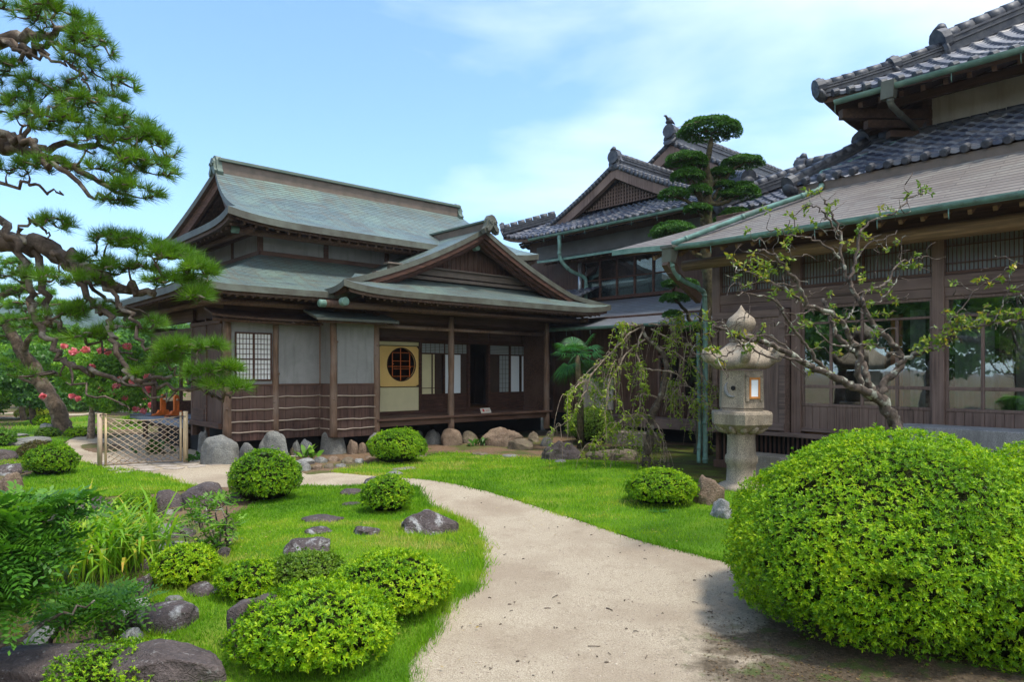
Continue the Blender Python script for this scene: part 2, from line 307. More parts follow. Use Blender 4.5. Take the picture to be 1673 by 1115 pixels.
# ------------------------------------------------------------------ helpers
COL = scene.collection
def tag(o, label=None, cat=None, group=None, kind=None):
    if label: o['label'] = label
    if cat: o['category'] = cat
    if group: o['group'] = group
    if kind: o['kind'] = kind
    return o
def empty(name, loc, rz=0, label=None, cat=None, group=None):
    o = bpy.data.objects.new(name, None); COL.objects.link(o); o.location = loc; o.rotation_euler = (0, 0, rz); o.empty_display_size = .3
    return tag(o, label, cat, group)
def link_mesh(name, me, mats, parent=None, loc=None):
    for m in (mats if isinstance(mats, (list, tuple)) else [mats]): me.materials.append(MATS[m])
    o = bpy.data.objects.new(name, me); COL.objects.link(o)
    if parent is not None: o.parent = parent
    if loc is not None: o.location = loc
    return o
class MB:
    """collects shapes in (a, b, z) or world space, then links them as one mesh"""
    def __init__(s, seed=0): s.v = []; s.f = []; s.mi = []; s.sm = []; s.r = random.Random(seed)
    def add(s, vs, fs, mi=0, smooth=False):
        n = len(s.v); s.v += [tuple(p) for p in vs]
        for f in fs: s.f.append(tuple(i + n for i in f)); s.mi.append(mi); s.sm.append(smooth)
    def box(s, x0, x1, y0, y1, z0, z1, mi=0):
        if x0 > x1: x0, x1 = x1, x0
        if y0 > y1: y0, y1 = y1, y0
        if z0 > z1: z0, z1 = z1, z0
        e = min(.006, (x1 - x0) * .2, (y1 - y0) * .2, (z1 - z0) * .2)      # small chamfer on the long edges
        if min(x1 - x0, y1 - y0, z1 - z0) < .012:
            s.add([(x, y, z) for z in (z0, z1) for x, y in ((x0, y0), (x1, y0), (x1, y1), (x0, y1))],
                  [(0, 3, 2, 1), (4, 5, 6, 7), (0, 1, 5, 4), (1, 2, 6, 5), (2, 3, 7, 6), (3, 0, 4, 7)], mi); return
        L = (x1 - x0, y1 - y0, z1 - z0); ax = L.index(max(L))
        lo = (x0, y0, z0); hi = (x1, y1, z1); p, q = [(1, 2), (2, 0), (0, 1)][ax]
        prof = [(lo[p] + e, lo[q]), (hi[p] - e, lo[q]), (hi[p], lo[q] + e), (hi[p], hi[q] - e), (hi[p] - e, hi[q]), (lo[p] + e, hi[q]), (lo[p], hi[q] - e), (lo[p], lo[q] + e)]
        vs = []
        for c in (lo[ax], hi[ax]):
            for u_, w_ in prof:
                t = [0, 0, 0]; t[ax] = c; t[p] = u_; t[q] = w_; vs.append(t)
        s.add(vs, [tuple(range(7, -1, -1)), tuple(range(8, 16))] + [(i, (i + 1) % 8, 8 + (i + 1) % 8, 8 + i) for i in range(8)], mi)
    def bar(s, p, q, w, h, mi=0, up=(0, 0, 1)):
        p = Vector(p); q = Vector(q); d = (q - p).normalized(); up = Vector(up)
        if abs(d.dot(up)) > .98: up = Vector((1, 0, 0))
        sd = d.cross(up).normalized() * w / 2; u2 = sd.cross(d).normalized() * h / 2
        s.add([p - sd - u2, p + sd - u2, p + sd + u2, p - sd + u2, q - sd - u2, q + sd - u2, q + sd + u2, q - sd + u2],
              [(0, 1, 2, 3), (7, 6, 5, 4), (0, 4, 5, 1), (1, 5, 6, 2), (2, 6, 7, 3), (3, 7, 4, 0)], mi)
    def tube(s, pts, rad, n=8, mi=0, cap=True, jit=0, smooth=True):
        pts = [Vector(p) for p in pts]; m = len(pts)
        if not isinstance(rad, (list, tuple)): rad = [rad] * m
        vs = []; up = None
        for i, p in enumerate(pts):
            d = (pts[min(i + 1, m - 1)] - pts[max(i - 1, 0)])
            d = d.normalized() if d.length > 1e-9 else Vector((0, 0, 1))
            if up is None: up = Vector((0, 0, 1)) if abs(d.z) < .9 else Vector((1, 0, 0))
            x = d.cross(up);  x = x.normalized() if x.length > 1e-6 else Vector((1, 0, 0))
            y = x.cross(d).normalized(); up = y
            for k in range(n):
                an = 2 * pi * k / n; r = rad[i] * (1 + (s.r.uniform(-jit, jit) if jit else 0))
                vs.append(p + x * cos(an) * r + y * sin(an) * r)
        fs = [(i * n + k, i * n + (k + 1) % n, (i + 1) * n + (k + 1) % n, (i + 1) * n + k) for i in range(m - 1) for k in range(n)]
        if cap: fs += [tuple(range(n - 1, -1, -1)), tuple(range((m - 1) * n, m * n))]
        s.add(vs, fs, mi, smooth)
    def lathe(s, c, prof, n=24, mi=0, smooth=True, rot=0):
        vs = [(c[0] + r * cos(2 * pi * k / n + rot), c[1] + r * sin(2 * pi * k / n + rot), c[2] + z) for r, z in prof for k in range(n)]
        fs = [(i * n + k, i * n + (k + 1) % n, (i + 1) * n + (k + 1) % n, (i + 1) * n + k) for i in range(len(prof) - 1) for k in range(n)]
        fs += [tuple(range(n - 1, -1, -1)), tuple(range((len(prof) - 1) * n, len(prof) * n))]
        s.add(vs, fs, mi, smooth)
    def poly(s, pts, d, mi=0):
        """extrude a planar polygon by the vector d"""
        n = len(pts); d = Vector(d); pts = [Vector(p) for p in pts]
        s.add(pts + [p + d for p in pts], [tuple(range(n)), tuple(range(2 * n - 1, n - 1, -1))] + [(i, i + n, (i + 1) % n + n, (i + 1) % n) for i in range(n)], mi)
    def boards_a(s, a0, a1, b, z0, z1, w=.16, th=.02, mi=0):     # vertical boards on a wall facing -b
        a = a0
        while a < a1 - .02:
            w2 = min(w * s.r.uniform(.85, 1.15), a1 - a); o = s.r.uniform(0, .006)
            s.box(a + .002, a + w2 - .002, b - th - o, b, z0, z1, mi); a += w2
    def boards_b(s, b0, b1, a, z0, z1, w=.16, th=.02, mi=0):
        b = b0
        while b < b1 - .02:
            w2 = min(w * s.r.uniform(.85, 1.15), b1 - b); o = s.r.uniform(0, .006)
            s.box(a - th - o, a, b + .002, b + w2 - .002, z0, z1, mi); b += w2
    def build(s, name, mats, parent=None, org=None, loc=None):
        me = bpy.data.meshes.new(name)
        vs = s.v
        if org is not None: vs = [(x - org[0], y - org[1], z - org[2]) for x, y, z in vs]
        me.from_pydata(vs, [], s.f); me.polygons.foreach_set('material_index', s.mi); me.polygons.foreach_set('use_smooth', s.sm); me.update()
        return link_mesh(name, me, mats, parent, loc)
class Bld:
    """a building: an Empty turned to the grid; parts are given in (a, b, z)"""
    def __init__(s, name, a, b, z, label, cat, group=None):
        s.o = (a, b, z); s.root = empty(name, W(a, b, z), ROT, label, cat, group); s.seed = 0
    def mb(s): s.seed += 1; return MB(s.seed)
    def put(s, m, name, mats, parent=None, label=None):
        o = m.build(name, mats, parent or s.root, s.o)
        if label: o['label'] = label
        return o
    def slope(s, name, fn, nu, nv, th, mats, parent=None, lu=None, r0=0, r1=1, s0=0, s1=1):
        """curved roof sheet from fn(r, s): top, edges and underside in mats[0..2]; UV in metres"""
        vs = []; uv = []; P = np.array([[fn(r0 + (r1 - r0) * i / nu, s0 + (s1 - s0) * j / nv) for i in range(nu + 1)] for j in range(nv + 1)], float)
        vd = np.zeros((nv + 1, nu + 1)); 
        for j in range(1, nv + 1): vd[j] = vd[j - 1] + np.linalg.norm(P[j] - P[j - 1], axis=1)
        main = 0 if abs(P[0, -1, 0] - P[0, 0, 0]) > abs(P[0, -1, 1] - P[0, 0, 1]) else 1
        me = bpy.data.meshes.new(name); o = np.array(s.o)
        V = (P - o).reshape(-1, 3); B = V.copy(); B[:, 2] -= th
        N = (nu + 1) * (nv + 1); fs = []; mi = []; tuv = []
        U_ = P[:, :, main].reshape(-1); VD = vd.reshape(-1)
        def idx(i, j): return j * (nu + 1) + i
        for j in range(nv):
            for i in range(nu):
                q = (idx(i, j), idx(i + 1, j), idx(i + 1, j + 1), idx(i, j + 1)); fs.append(q); mi.append(0)
                fs.append(tuple(N + k for k in reversed(q))); mi.append(2)
        for i in range(nu):
            a, b = idx(i, 0), idx(i + 1, 0); fs.append((a, N + a, N + b, b)); mi.append(1)
            a, b = idx(i, nv), idx(i + 1, nv); fs.append((b, N + b, N + a, a)); mi.append(1)
        for j in range(nv):
            a, b = idx(0, j), idx(0, j + 1); fs.append((b, N + b, N + a, a)); mi.append(1)
            a, b = idx(nu, j), idx(nu, j + 1); fs.append((a, N + a, N + b, b)); mi.append(1)
        me.from_pydata(np.vstack([V, B]).tolist(), [], fs); me.polygons.foreach_set('material_index', mi)
        ul = me.uv_layers.new(name='UVMap'); li = np.zeros(len(me.loops), int); me.loops.foreach_get('vertex_index', li); li %= N
        ul.data.foreach_set('uv', np.stack([U_[li], VD[li]], 1).reshape(-1)); me.update()
        return link_mesh(name, me, mats, parent or s.root)
    def tiles(s, name, fn, lu, lv, parent=None, tw=.27, th=.205, seed=1, eave=False):
        """clay tile slope: wavy courses that overlap like real pan tiles"""
        rs = np.random.RandomState(seed); nt = max(2, int(lu / tw)); nc = max(2, int(lv / th)); k = 6
        nu = nt * k; o = np.array(s.o); V = []; Fc = []; rn = []
        for c in range(nc):
            j0, j1 = c / nc, (c + 1.12) / nc
            for s_, dz in ((j0, .045), (j0, .02), (min(j1, 1), .0)):
                for i in range(nu + 1):
                    p = np.array(fn(i / nu, s_)); ph = (i % k) / k
                    wv = .032 * (1 + cos(2 * pi * ph)) ** 1.3 * .6
                    p[2] += wv + (dz if dz != .02 else -.01); V.append(p - o)
            base = c * 3 * (nu + 1); tr = rs.rand(nt + 1)
            for i in range(nu):
                q = base + i; w = nu + 1
                Fc.append((q + w, q + w + 1, q + 1, q)); Fc.append((q, q + 1, q + 1 + 2 * w, q + 2 * w)); rn += [tr[i // k]] * 2
        me = bpy.data.meshes.new(name); me.from_pydata([tuple(x) for x in V], [], Fc)
        at_ = me.attributes.new('rnd', 'FLOAT', 'FACE'); at_.data.foreach_set('value', rn); me.update()
        ob = link_mesh(name, me, 'tile', parent or s.root)
        if eave:
            m = s.mb()
            for i in range(nt):
                p = Vector(fn(min(1, i / nt), 0)); q = Vector(fn(min(1, i / nt), .04)); d = (p - q).normalized(); z = Vector((0, 0, .045))
                m.tube([p + z - d * .05, p + z + d * .05, p + z + d * .06], [.068, .07, .05], 10, smooth=False)
            s.put(m, 'eave_tiles', 'tile_cap', ob)
        return ob
def lerp(a, b, t): return a + (b - a) * t
def arrmesh(name, V, Fa, mats, rnd=None, parent=None, loc=None, mi=None, smooth=False):
    """fast mesh from arrays; Fa is (n, 3) or (n, 4), or a list of such arrays"""
    if not isinstance(Fa, list): Fa = [Fa]
    V = np.asarray(V, np.float32); me = bpy.data.meshes.new(name); me.vertices.add(len(V)); me.vertices.foreach_set('co', V.reshape(-1))
    tot = np.concatenate([np.full(len(f), f.shape[1]) for f in Fa]); loops = np.concatenate([f.reshape(-1) for f in Fa])
    me.loops.add(len(loops)); me.loops.foreach_set('vertex_index', loops.astype(np.int32))
    me.polygons.add(len(tot)); me.polygons.foreach_set('loop_start', (np.cumsum(tot) - tot).astype(np.int32))
    if mi is not None: me.polygons.foreach_set('material_index', np.asarray(mi, np.int32))
    if smooth: me.polygons.foreach_set('use_smooth', np.ones(len(tot), bool))
    if rnd is not None:
        a = me.attributes.new('rnd', 'FLOAT', 'FACE'); a.data.foreach_set('value', np.asarray(rnd, np.float32))
    me.update(calc_edges=True); me.validate()
    return link_mesh(name, me, mats, parent, loc)
def nrm(v): return v / np.maximum(np.linalg.norm(v, axis=-1, keepdims=True), 1e-9)
def rosettes(C, Nn, n, L, Wd, rs, lo=.5, hi=1.35, droop=.15, jit=.25):
    """n diamond leaves around every centre; returns V, F, rnd"""
    C = np.asarray(C, float); Nn = nrm(np.asarray(Nn, float)); m = len(C)
    t = nrm(np.cross(Nn, nrm(rs.randn(m, 3)))); b = np.cross(Nn, t)
    az = (np.arange(n)[None] * 2 * pi / n + rs.rand(m, 1) * 6.28 + rs.uniform(-.5, .5, (m, n)))[..., None]
    ph = rs.uniform(lo, hi, (m, n, 1)); d = Nn[:, None] * np.cos(ph) + (t[:, None] * np.cos(az) + b[:, None] * np.sin(az)) * np.sin(ph); d = nrm(d)
    sd = nrm(np.cross(d, Nn[:, None] + .01)); l = L * rs.uniform(1 - jit, 1 + jit, (m, n, 1)); w = Wd * rs.uniform(.8, 1.2, (m, n, 1))
    c = C[:, None] + 0 * d; up = np.cross(sd, d)
    mid = c + d * l * .5 ; tip = c + d * l - up * l * droop
    q = np.stack([c, mid + sd * w * .5, tip, mid - sd * w * .5], 2).reshape(-1, 3); k = m * n
    return q, np.arange(k * 4).reshape(k, 4), np.clip(rs.rand(m, 1) * .6 + rs.rand(m, n) * .4, 0, 1).reshape(-1)
def merge(parts):
    V = []; Fs = []; Rn = []; o = 0
    for v, f, r in parts: V.append(v); Fs.append(f + o); Rn.append(r); o += len(v)
    return np.vstack(V), np.vstack(Fs), np.concatenate(Rn)
def spline(pts, n=6):
    """Catmull-Rom through rows [x, y, z, r]"""
    p = np.array(pts, float); 
    if len(p) < 3: return np.array([lerp(p[0], p[-1], i / n) for i in range(n + 1)])
    q = np.vstack([2 * p[0] - p[1], p, 2 * p[-1] - p[-2]]); out = []
    for i in range(1, len(q) - 2):
        for k in range(n):
            t = k / n; a, b, c, d = q[i - 1], q[i], q[i + 1], q[i + 2]
            out.append(.5 * (2 * b + (c - a) * t + (2 * a - 5 * b + 4 * c - d) * t * t + (3 * b - a - 3 * c + d) * t ** 3))
    out.append(p[-1]); return np.array(out)
def limbs_px(lst, seed=0, wob=.012, n=5):
    """limbs given as (px, py, depth, radius in metres) -> list of splines in world space"""
    rs = np.random.RandomState(seed); out = []
    for l in lst:
        pts = [[*at(p[0], p[1], p[2]), p[3]] for p in l]; s_ = spline(pts, n); s_[1:, :3] += rs.randn(len(s_) - 1, 3) * wob; s_[:, 3] = np.maximum(s_[:, 3], .003); out.append(s_)
    return out
def grow(limbs, targets, seed=0, r0=.007, bend=.12, minr=.003, sides=5, steps=4):
    """twigs from the nearest wood to every target, shortest first"""
    rs = np.random.RandomState(seed); nodes = np.vstack([l[:, :3] for l in limbs]); T = np.asarray(targets, float)
    dmin = np.array([np.min(np.linalg.norm(nodes - t, axis=1)) for t in T]); tw = []; dirs = np.zeros_like(T)
    buf = np.zeros((len(nodes) + len(T) * (steps + 1), 3)); buf[:len(nodes)] = nodes; k = len(nodes)
    for i in np.argsort(dmin):
        t = T[i]; d = np.linalg.norm(buf[:k] - t, axis=1); j = int(np.argmin(d)); p = buf[j]; L = d[j]
        if L < 1e-4: dirs[i] = (0, 0, 1); continue
        off = rs.randn(3) * bend * L; pts = []
        for s_ in range(steps + 1):
            u = s_ / steps; q = p + (t - p) * u + off * sin(pi * u) + np.array([0, 0, -1]) * 0; pts.append(q)
        pts = np.array(pts); r = r0 * (1 + 1.4 * min(L / .5, 1.5)); tw.append(np.hstack([pts, np.linspace(r, minr, steps + 1)[:, None]]))
        buf[k:k + steps] = pts[1:]; k += steps; dirs[i] = pts[-1] - pts[-2]
    return tw, dirs
def wood_mesh(name, limbs, twigs, mat, parent, loc, seed=0, sides=9, jit=.09):
    m = MB(seed)
    for l in limbs: m.tube([p[:3] for p in l], [float(p[3]) for p in l], sides, jit=jit)
    for l in twigs: m.tube([p[:3] for p in l], [float(p[3]) for p in l], 4)
    return m.build(name, mat, parent, org=loc)
def needles(C, D, n, L, w, rs, spread=1.1):
    C = np.asarray(C, float); D = nrm(np.asarray(D, float)); m = len(C)
    t = nrm(np.cross(D, nrm(rs.randn(m, 3)))); b = np.cross(D, t); az = rs.rand(m, n, 1) * 6.283; ph = np.sqrt(rs.rand(m, n, 1)) * spread
    d = D[:, None] * np.cos(ph) + (t[:, None] * np.cos(az) + b[:, None] * np.sin(az)) * np.sin(ph)
    sd = nrm(np.cross(d, nrm(rs.randn(m, n, 3)))); l = L * rs.uniform(.75, 1.1, (m, n, 1)); c = C[:, None] + d * .008 + D[:, None] * rs.uniform(-.3, .1, (m, n, 1)) * L
    v = np.stack([c - sd * w / 2, c + sd * w / 2, c + d * l], 2).reshape(-1, 3); k = m * n
    return v, np.arange(k * 3).reshape(k, 3), np.clip(np.repeat(rs.rand(m) * .7, n) + rs.rand(k) * .3, 0, 1)
_ico = None
def ico(sub=4):
    import bmesh
    bm = bmesh.new(); bmesh.ops.create_icosphere(bm, subdivisions=sub, radius=1); V = np.array([v.co[:] for v in bm.verts]); Fs = np.array([[v.index for v in f.verts] for f in bm.faces]); bm.free(); return V, Fs
ICO = {k: ico(k) for k in (2, 3, 4, 5)}
def noise3(P, seed, freq=1, oct_=3):
    rs = np.random.RandomState(seed); o = np.zeros(len(P)); amp = 1
    for _ in range(oct_):
        for _k in range(3):
            d = nrm(rs.randn(3)) * freq * rs.uniform(.8, 1.4); o += amp * np.sin(P @ d * 2.2 + rs.rand() * 6.28) / 3
        freq *= 2.1; amp *= .5
    return o
# ------------------------------------------------------------------ ground, path, lawns, water, hills
def ground_pts(px): return [G(x, y) for x, y in px]
def smooth_ring(pts, n=4, jit=.02, seed=0):
    rs = np.random.RandomState(seed); p = np.array([(q[0], q[1]) for q in pts]); out = []; m = len(p)
    for i in range(m):
        a, b, c, d = p[i - 1], p[i], p[(i + 1) % m], p[(i + 2) % m]
        for k in range(n):
            t = k / n; out.append(.5 * (2 * b + (c - a) * t + (2 * a - 5 * b + 4 * c - d) * t * t + (3 * b - a - 3 * c + d) * t ** 3) + rs.randn(2) * jit)
    return np.array(out)
def inside(P, ring):
    x, y = P[:, 0], P[:, 1]; c = np.zeros(len(P), bool); j = len(ring) - 1
    for i in range(len(ring)):
        xi, yi = ring[i]; xj, yj = ring[j]
        c ^= ((yi > y) != (yj > y)) & (x < (xj - xi) * (y - yi) / (yj - yi + 1e-12) + xi); j = i
    return c
def sheet(name, ring, lift, mat, step=.25, kind='structure', label=None):
    mn, mx = ring.min(0), ring.max(0)
    gx, gy = np.meshgrid(np.arange(mn[0], mx[0], step), np.arange(mn[1], mx[1], step)); P = np.stack([gx.ravel(), gy.ravel()], 1); P = P[inside(P, ring)]
    pts = [Vector(p) for p in ring] + [Vector(p) for p in P]; n = len(ring)
    v, e, f, *_ = geometry.delaunay_2d_cdt(pts, [(i, (i + 1) % n) for i in range(n)], [list(range(n))], 2, 1e-5)
    v = np.array([(q[0], q[1]) for q in v]); z = Hh(v[:, 0], v[:, 1]) + lift
    me = bpy.data.meshes.new(name); me.from_pydata(np.column_stack([v, z]).tolist(), [], [tuple(q) for q in f if len(q) > 2]); me.update()
    me.polygons.foreach_set('use_smooth', [True] * len(me.polygons))
    o = link_mesh(name, me, mat)
    if o.data.polygons and o.data.polygons[0].normal.z < 0: o.data.flip_normals()
    return tag(o, label, kind=kind)
# one ground sheet: fine near the camera, coarse to the horizon
def ground_sheet():
    xs = np.unique(np.concatenate([np.linspace(-3000, -30, 14), np.linspace(-30, -9, 12), np.arange(-9, 14, .25), np.linspace(14, 40, 10), np.linspace(40, 3000, 14)]))
    ys = np.unique(np.concatenate([np.linspace(-600, -4, 6), np.arange(-4, 20, .25), np.linspace(20, 60, 12), np.linspace(60, 4000, 14)]))
    X, Y = np.meshgrid(xs, ys); Z = Hh(X, Y); V = np.stack([X.ravel(), Y.ravel(), Z.ravel()], 1); nx = len(xs)
    i, j = np.meshgrid(np.arange(nx - 1), np.arange(len(ys) - 1)); q = (j * nx + i).ravel()
    return tag(arrmesh('ground', V, np.stack([q, q + 1, q + nx + 1, q + nx], 1), 'soil', smooth=True), 'brown soil with patches of moss between the rocks', kind='structure')
ground_sheet()
PATH = smooth_ring(ground_pts([(640, 1180), (668, 1085), (705, 1040), (722, 1000), (742, 978), (775, 960), (790, 925), (786, 890), (770, 862), (735, 845), (690, 815), (672, 797), (600, 795),
    (540, 800), (490, 800), (430, 795), (370, 797), (300, 792), (250, 775), (190, 768), (130, 754), (112, 738), (108, 722), (135, 712), (165, 706), (250, 700), (335, 700), (345, 730), (335, 760), (400, 757), (480, 762), (500, 776),
    (560, 773), (620, 779), (700, 785), (780, 800), (850, 820), (940, 850), (1040, 883), (1120, 903), (1180, 918), (1290, 930), (1500, 940), (1800, 1000), (2300, 1180), (1400, 1300)]), 4, .012, 1)
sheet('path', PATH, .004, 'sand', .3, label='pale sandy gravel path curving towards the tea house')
FAR = smooth_ring(ground_pts([(-300, 684), (60, 684), (160, 676), (210, 674), (330, 672), (330, 662), (270, 658), (200, 664), (120, 668), (0, 674), (-300, 676)]), 3, .02, 2)
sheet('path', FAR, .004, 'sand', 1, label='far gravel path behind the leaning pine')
LAWNS = {
 'mid': [(650, 1190), (668, 1085), (705, 1040), (722, 1000), (742, 978), (775, 960), (790, 925), (786, 890), (770, 862), (735, 845), (690, 815), (672, 797), (600, 795), (540, 797), (490, 797), (440, 815), (395, 838), (385, 860),
         (392, 885), (368, 905), (345, 925), (300, 950), (255, 965), (262, 1000), (235, 1040), (245, 1070), (300, 1130), (400, 1190)],
 'right': [(545, 772), (600, 762), (690, 747), (760, 742), (860, 748), (950, 753), (1010, 757), (1060, 770), (1130, 790), (1200, 800), (1260, 830), (1300, 880), (1260, 925), (1180, 918), (1120, 903), (1040, 883), (940, 850), (850, 820), (780, 800), (700, 785), (620, 779)],
 'left': [(30, 800), (60, 770), (110, 757), (130, 754), (190, 768), (250, 775), (300, 792), (312, 800), (250, 808), (180, 812), (100, 815), (40, 815)],
 'far': [(-200, 700), (-60, 690), (60, 686), (160, 680), (215, 682), (300, 690), (290, 700), (215, 702), (160, 704), (130, 711), (106, 722), (90, 722), (40, 716), (-20, 740), (-200, 760)],
 'edge': [(-60, 738), (40, 722), (100, 724), (108, 738), (70, 752), (30, 765), (-60, 775)]}
rng = np.random.RandomState(5); GB = []
for i, (k, px) in enumerate(LAWNS.items()):
    ring = smooth_ring(ground_pts(px), 4, .012, 10 + i); lw = sheet('lawn', ring, .009, 'lawn', .3, label=dict(mid='lawn between the stepping stones and the path', right='lawn in front of the veranda', left='small lawn left of the lattice gate', far='far lawn round the leaning pine', edge='narrow lawn strip at the left edge')[k])
    if k == 'far': dens, sc = 150, 1.6
    else: dens, sc = {'mid': 4200, 'right': 1900, 'left': 2200, 'edge': 1500}[k], 1
    mn, mx = ring.min(0) - .05, ring.max(0) + .05; n = int(dens * np.prod(mx - mn)); n = min(n, 420000); P = rng.uniform(mn, mx, (n, 2)); P = P[P[:, 1] > 3.2] if k == 'mid' else P
    P = P[inside(P, ring + rng.randn(*ring.shape) * .02)]
    GB.append((P, np.full(len(P), sc)))
    if k != 'far':                          # longer blades leaning over the lawn's edge
        q = rng.rand(int(len(ring) * (110 if k in ('mid', 'right') else 50))) * len(ring); i0 = q.astype(int) % len(ring); E = ring[i0] + (ring[(i0 + 1) % len(ring)] - ring[i0]) * (q % 1)[:, None] + rng.randn(len(q), 2) * .045; E = E[E[:, 1] > 3.2]; GB.append((E, rng.uniform(.7, 1.7, len(E))))
P = np.vstack([g[0] for g in GB]); S = np.concatenate([g[1] for g in GB]); d = P[:, 1]
keep = rng.rand(len(P)) < np.clip(1.25 - d / 18, .35, 1); P, S, d = P[keep], S[keep], d[keep]
n = len(P); h = rng.uniform(.016, .055, n) * S * (1 + .55 * np.clip(noise3(np.column_stack([P, 0 * d]), 3, .8), -.6, 1)); w = np.clip(.0011 * d, .0035, .02) * rng.uniform(.7, 1.3, n)
az = rng.rand(n) * 6.283; ln = rng.uniform(.1, .9, n) * h; z = Hh(P[:, 0], P[:, 1]) + .008
B = np.column_stack([P, z]); sd = np.column_stack([np.cos(az), np.sin(az), 0 * az]) * w[:, None] / 2; az2 = rng.rand(n) * 6.283
V = np.stack([B - sd, B + sd, B + np.column_stack([np.cos(az2) * ln, np.sin(az2) * ln, h])], 1).reshape(-1, 3)
rnd = np.clip(.42 + .36 * noise3(np.column_stack([P, 0 * d]), 8, .7) + .26 * noise3(np.column_stack([P, 0 * d]), 18, 2.6) + rng.uniform(-.2, .2, n), 0, 1)
tag(arrmesh('grass', V, np.arange(n * 3).reshape(n, 3), 'grass', rnd), 'short bright green grass on the lawns', kind='stuff')
# moss bed below the weeping tree and the strip of soil under the veranda
sheet('moss_bed', smooth_ring(ground_pts([(1010, 757), (1060, 768), (1130, 788), (1200, 798), (1290, 810), (1300, 770), (1240, 738), (1100, 728), (960, 735), (950, 752)]), 3, .02, 31), .006, 'moss', .4, label='dark mossy ground under the weeping tree')
sheet('pond', smooth_ring([Vector((-4.1 + 1.35 * cos(a) * (1 + .1 * sin(3 * a)), 4.9 + 1.1 * sin(a), 0)) for a in np.linspace(0, 2 * pi, 17)[:-1]], 3, .01, 3), 0, 'water', .6, label='dark still pond water between the rocks')
pd = bpy.data.objects['pond']
for v in pd.data.vertices: v.co.z = -.40
# stone paving before the gate
def paving():
    m = MB(7)
    r = random.Random(3)
    for i in range(9):
        for j in range(5):
            p = at(0, 0, 1); a = 3.2 + i * .42; b = 14.2 + j * .42
            q = W(a + r.uniform(-.03, .03), b + r.uniform(-.03, .03)); ring = []
            for k in range(7):
                an = k / 7 * 6.283; rr = .19 * r.uniform(.85, 1.1); x, y = q.x + cos(an) * rr, q.y + sin(an) * rr; ring.append((x, y, gz(x, y) + .006))
            m.poly(ring, (0, 0, .012))
    return tag(m.build('paving', 'paving'), 'flat stone paving behind the lattice gate', kind='structure')
paving()
# hills
def hill(name, x0, x1, y, hs, seed, label):
    xs = np.linspace(x0, x1, 60); ys = np.linspace(y - 160, y + 160, 14); X, Y = np.meshgrid(xs, ys)
    prof = np.interp(X, np.linspace(x0, x1, len(hs)), hs); Z = prof * np.cos((Y - y) / 160 * pi / 2) ** .8
    Z = Z + noise3(np.stack([X.ravel(), Y.ravel(), 0 * X.ravel()], 1) * .02, seed, 1).reshape(X.shape) * 5 * np.cos((Y - y) / 160 * pi / 2) - 2
    V = np.stack([X.ravel(), Y.ravel(), Z.ravel()], 1); i, j = np.meshgrid(np.arange(59), np.arange(13)); q = (j * 60 + i).ravel()
    tag(arrmesh(name, V, np.stack([q, q + 1, q + 61, q + 60], 1), 'hill', smooth=True), label, kind='structure')
hill('hill', -900, 100, 780, [50, 62, 78, 84, 72, 60, 50, 0], 3, 'wooded blue-green hill beyond the garden')
hill('hill', -1300, -250, 560, [30, 45, 62, 66, 50, 20, 0], 5, 'nearer wooded hill at the left')
# ------------------------------------------------------------------ tea house (left building)
T = Bld('tea_house', 9.5, 17, -.1, 'old wooden tea house with green copper roofs and an open veranda', 'tea house')
RM = ['roof_copper', 'copper_edge', 'wood_under']; UM = ['wood_under', 'wood_under', 'wood_under']
def lift(r, k=.16, p=6): return k * abs(2 * r - 1) ** p
def prof(s, k=.3): return s * (1 - k) + k * s * s
def two(name, fn, nu, nv, th, parent=None, mats=RM, under=True, r0=0, r1=1, grow_=.02):
    o = T.slope(name, fn, nu, nv, th, mats, parent, r0=r0, r1=r1)
    if under:
        f2 = lambda r, s: (lambda p: (p[0], p[1], p[2] - th))(fn(.012 + .976 * r, .035 + .965 * s))
        T.slope('eave_board', f2, nu, max(2, nv // 2), .085, UM, o)
    return o
def rafters(fn, n, s0, s1, dz, r0=.03, r1=.97, w=.05, h=.06, mi=0, rnd_=0):
    m = T.mb()
    for i in range(n):
        r = r0 + (r1 - r0) * i / (n - 1); p = Vector(fn(r, s0)); q = Vector(fn(r, s1)); d = Vector((0, 0, -dz))
        if rnd_: m.tube([p + d, (p + q) / 2 + d, q + d], [w / 2] * 3, 7)
        else: m.bar(p + d, q + d, w, h)
    return m
# upper hip-and-gable roof
UA0, UA1, UB0, UB1 = 5.15, 14.0, 14.45, 20.2; RZ = 6.68; RB = 17.35
def L_(s): return UA0 + .30 * min(s / .12, 1) + .42 * max(0, (s - .12) / .88) ** 1.5
def up_front(r, s): return (lerp(L_(s), UA0 + UA1 - L_(s), r), lerp(UB0, RB, s), 4.98 + (RZ - 4.98) * prof(s, .38) + lift(r, .17) * (1 - s) ** 2)
def up_back(r, s): p = up_front(1 - r, s); return (p[0], 2 * RB - p[1], p[2])
def mit(z): k = .38; q = z / (RZ - 4.98); return (RB - UB0) * (-(1 - k) + math.sqrt((1 - k) ** 2 + 4 * k * q)) / (2 * k)
def up_left(r, s): return (UA0 + 1.25 * s, lerp(UB0 + mit(.36 * s), UB1 - mit(.36 * s), r), 4.98 + .36 * s + lift(r, .17) * (1 - s) ** 2)
def up_right(r, s): p = up_left(1 - r, s); return (UA0 + UA1 - p[0], p[1], p[2])
ur = two('roof', up_front, 40, 18, .15); ur['label'] = 'upper copper roof with a long ridge'
two('roof', up_back, 20, 10, .15); two('roof', up_left, 24, 5, .15); two('roof', up_right, 24, 5, .15)
m = T.mb()
m.box(5.98, 13.15, RB - .15, RB + .15, RZ - .18, RZ + .16, 0); m.box(5.9, 13.23, RB - .22, RB + .22, RZ + .16, RZ + .225, 1); m.box(5.96, 13.17, RB - .10, RB + .10, RZ + .225, RZ + .27, 1)
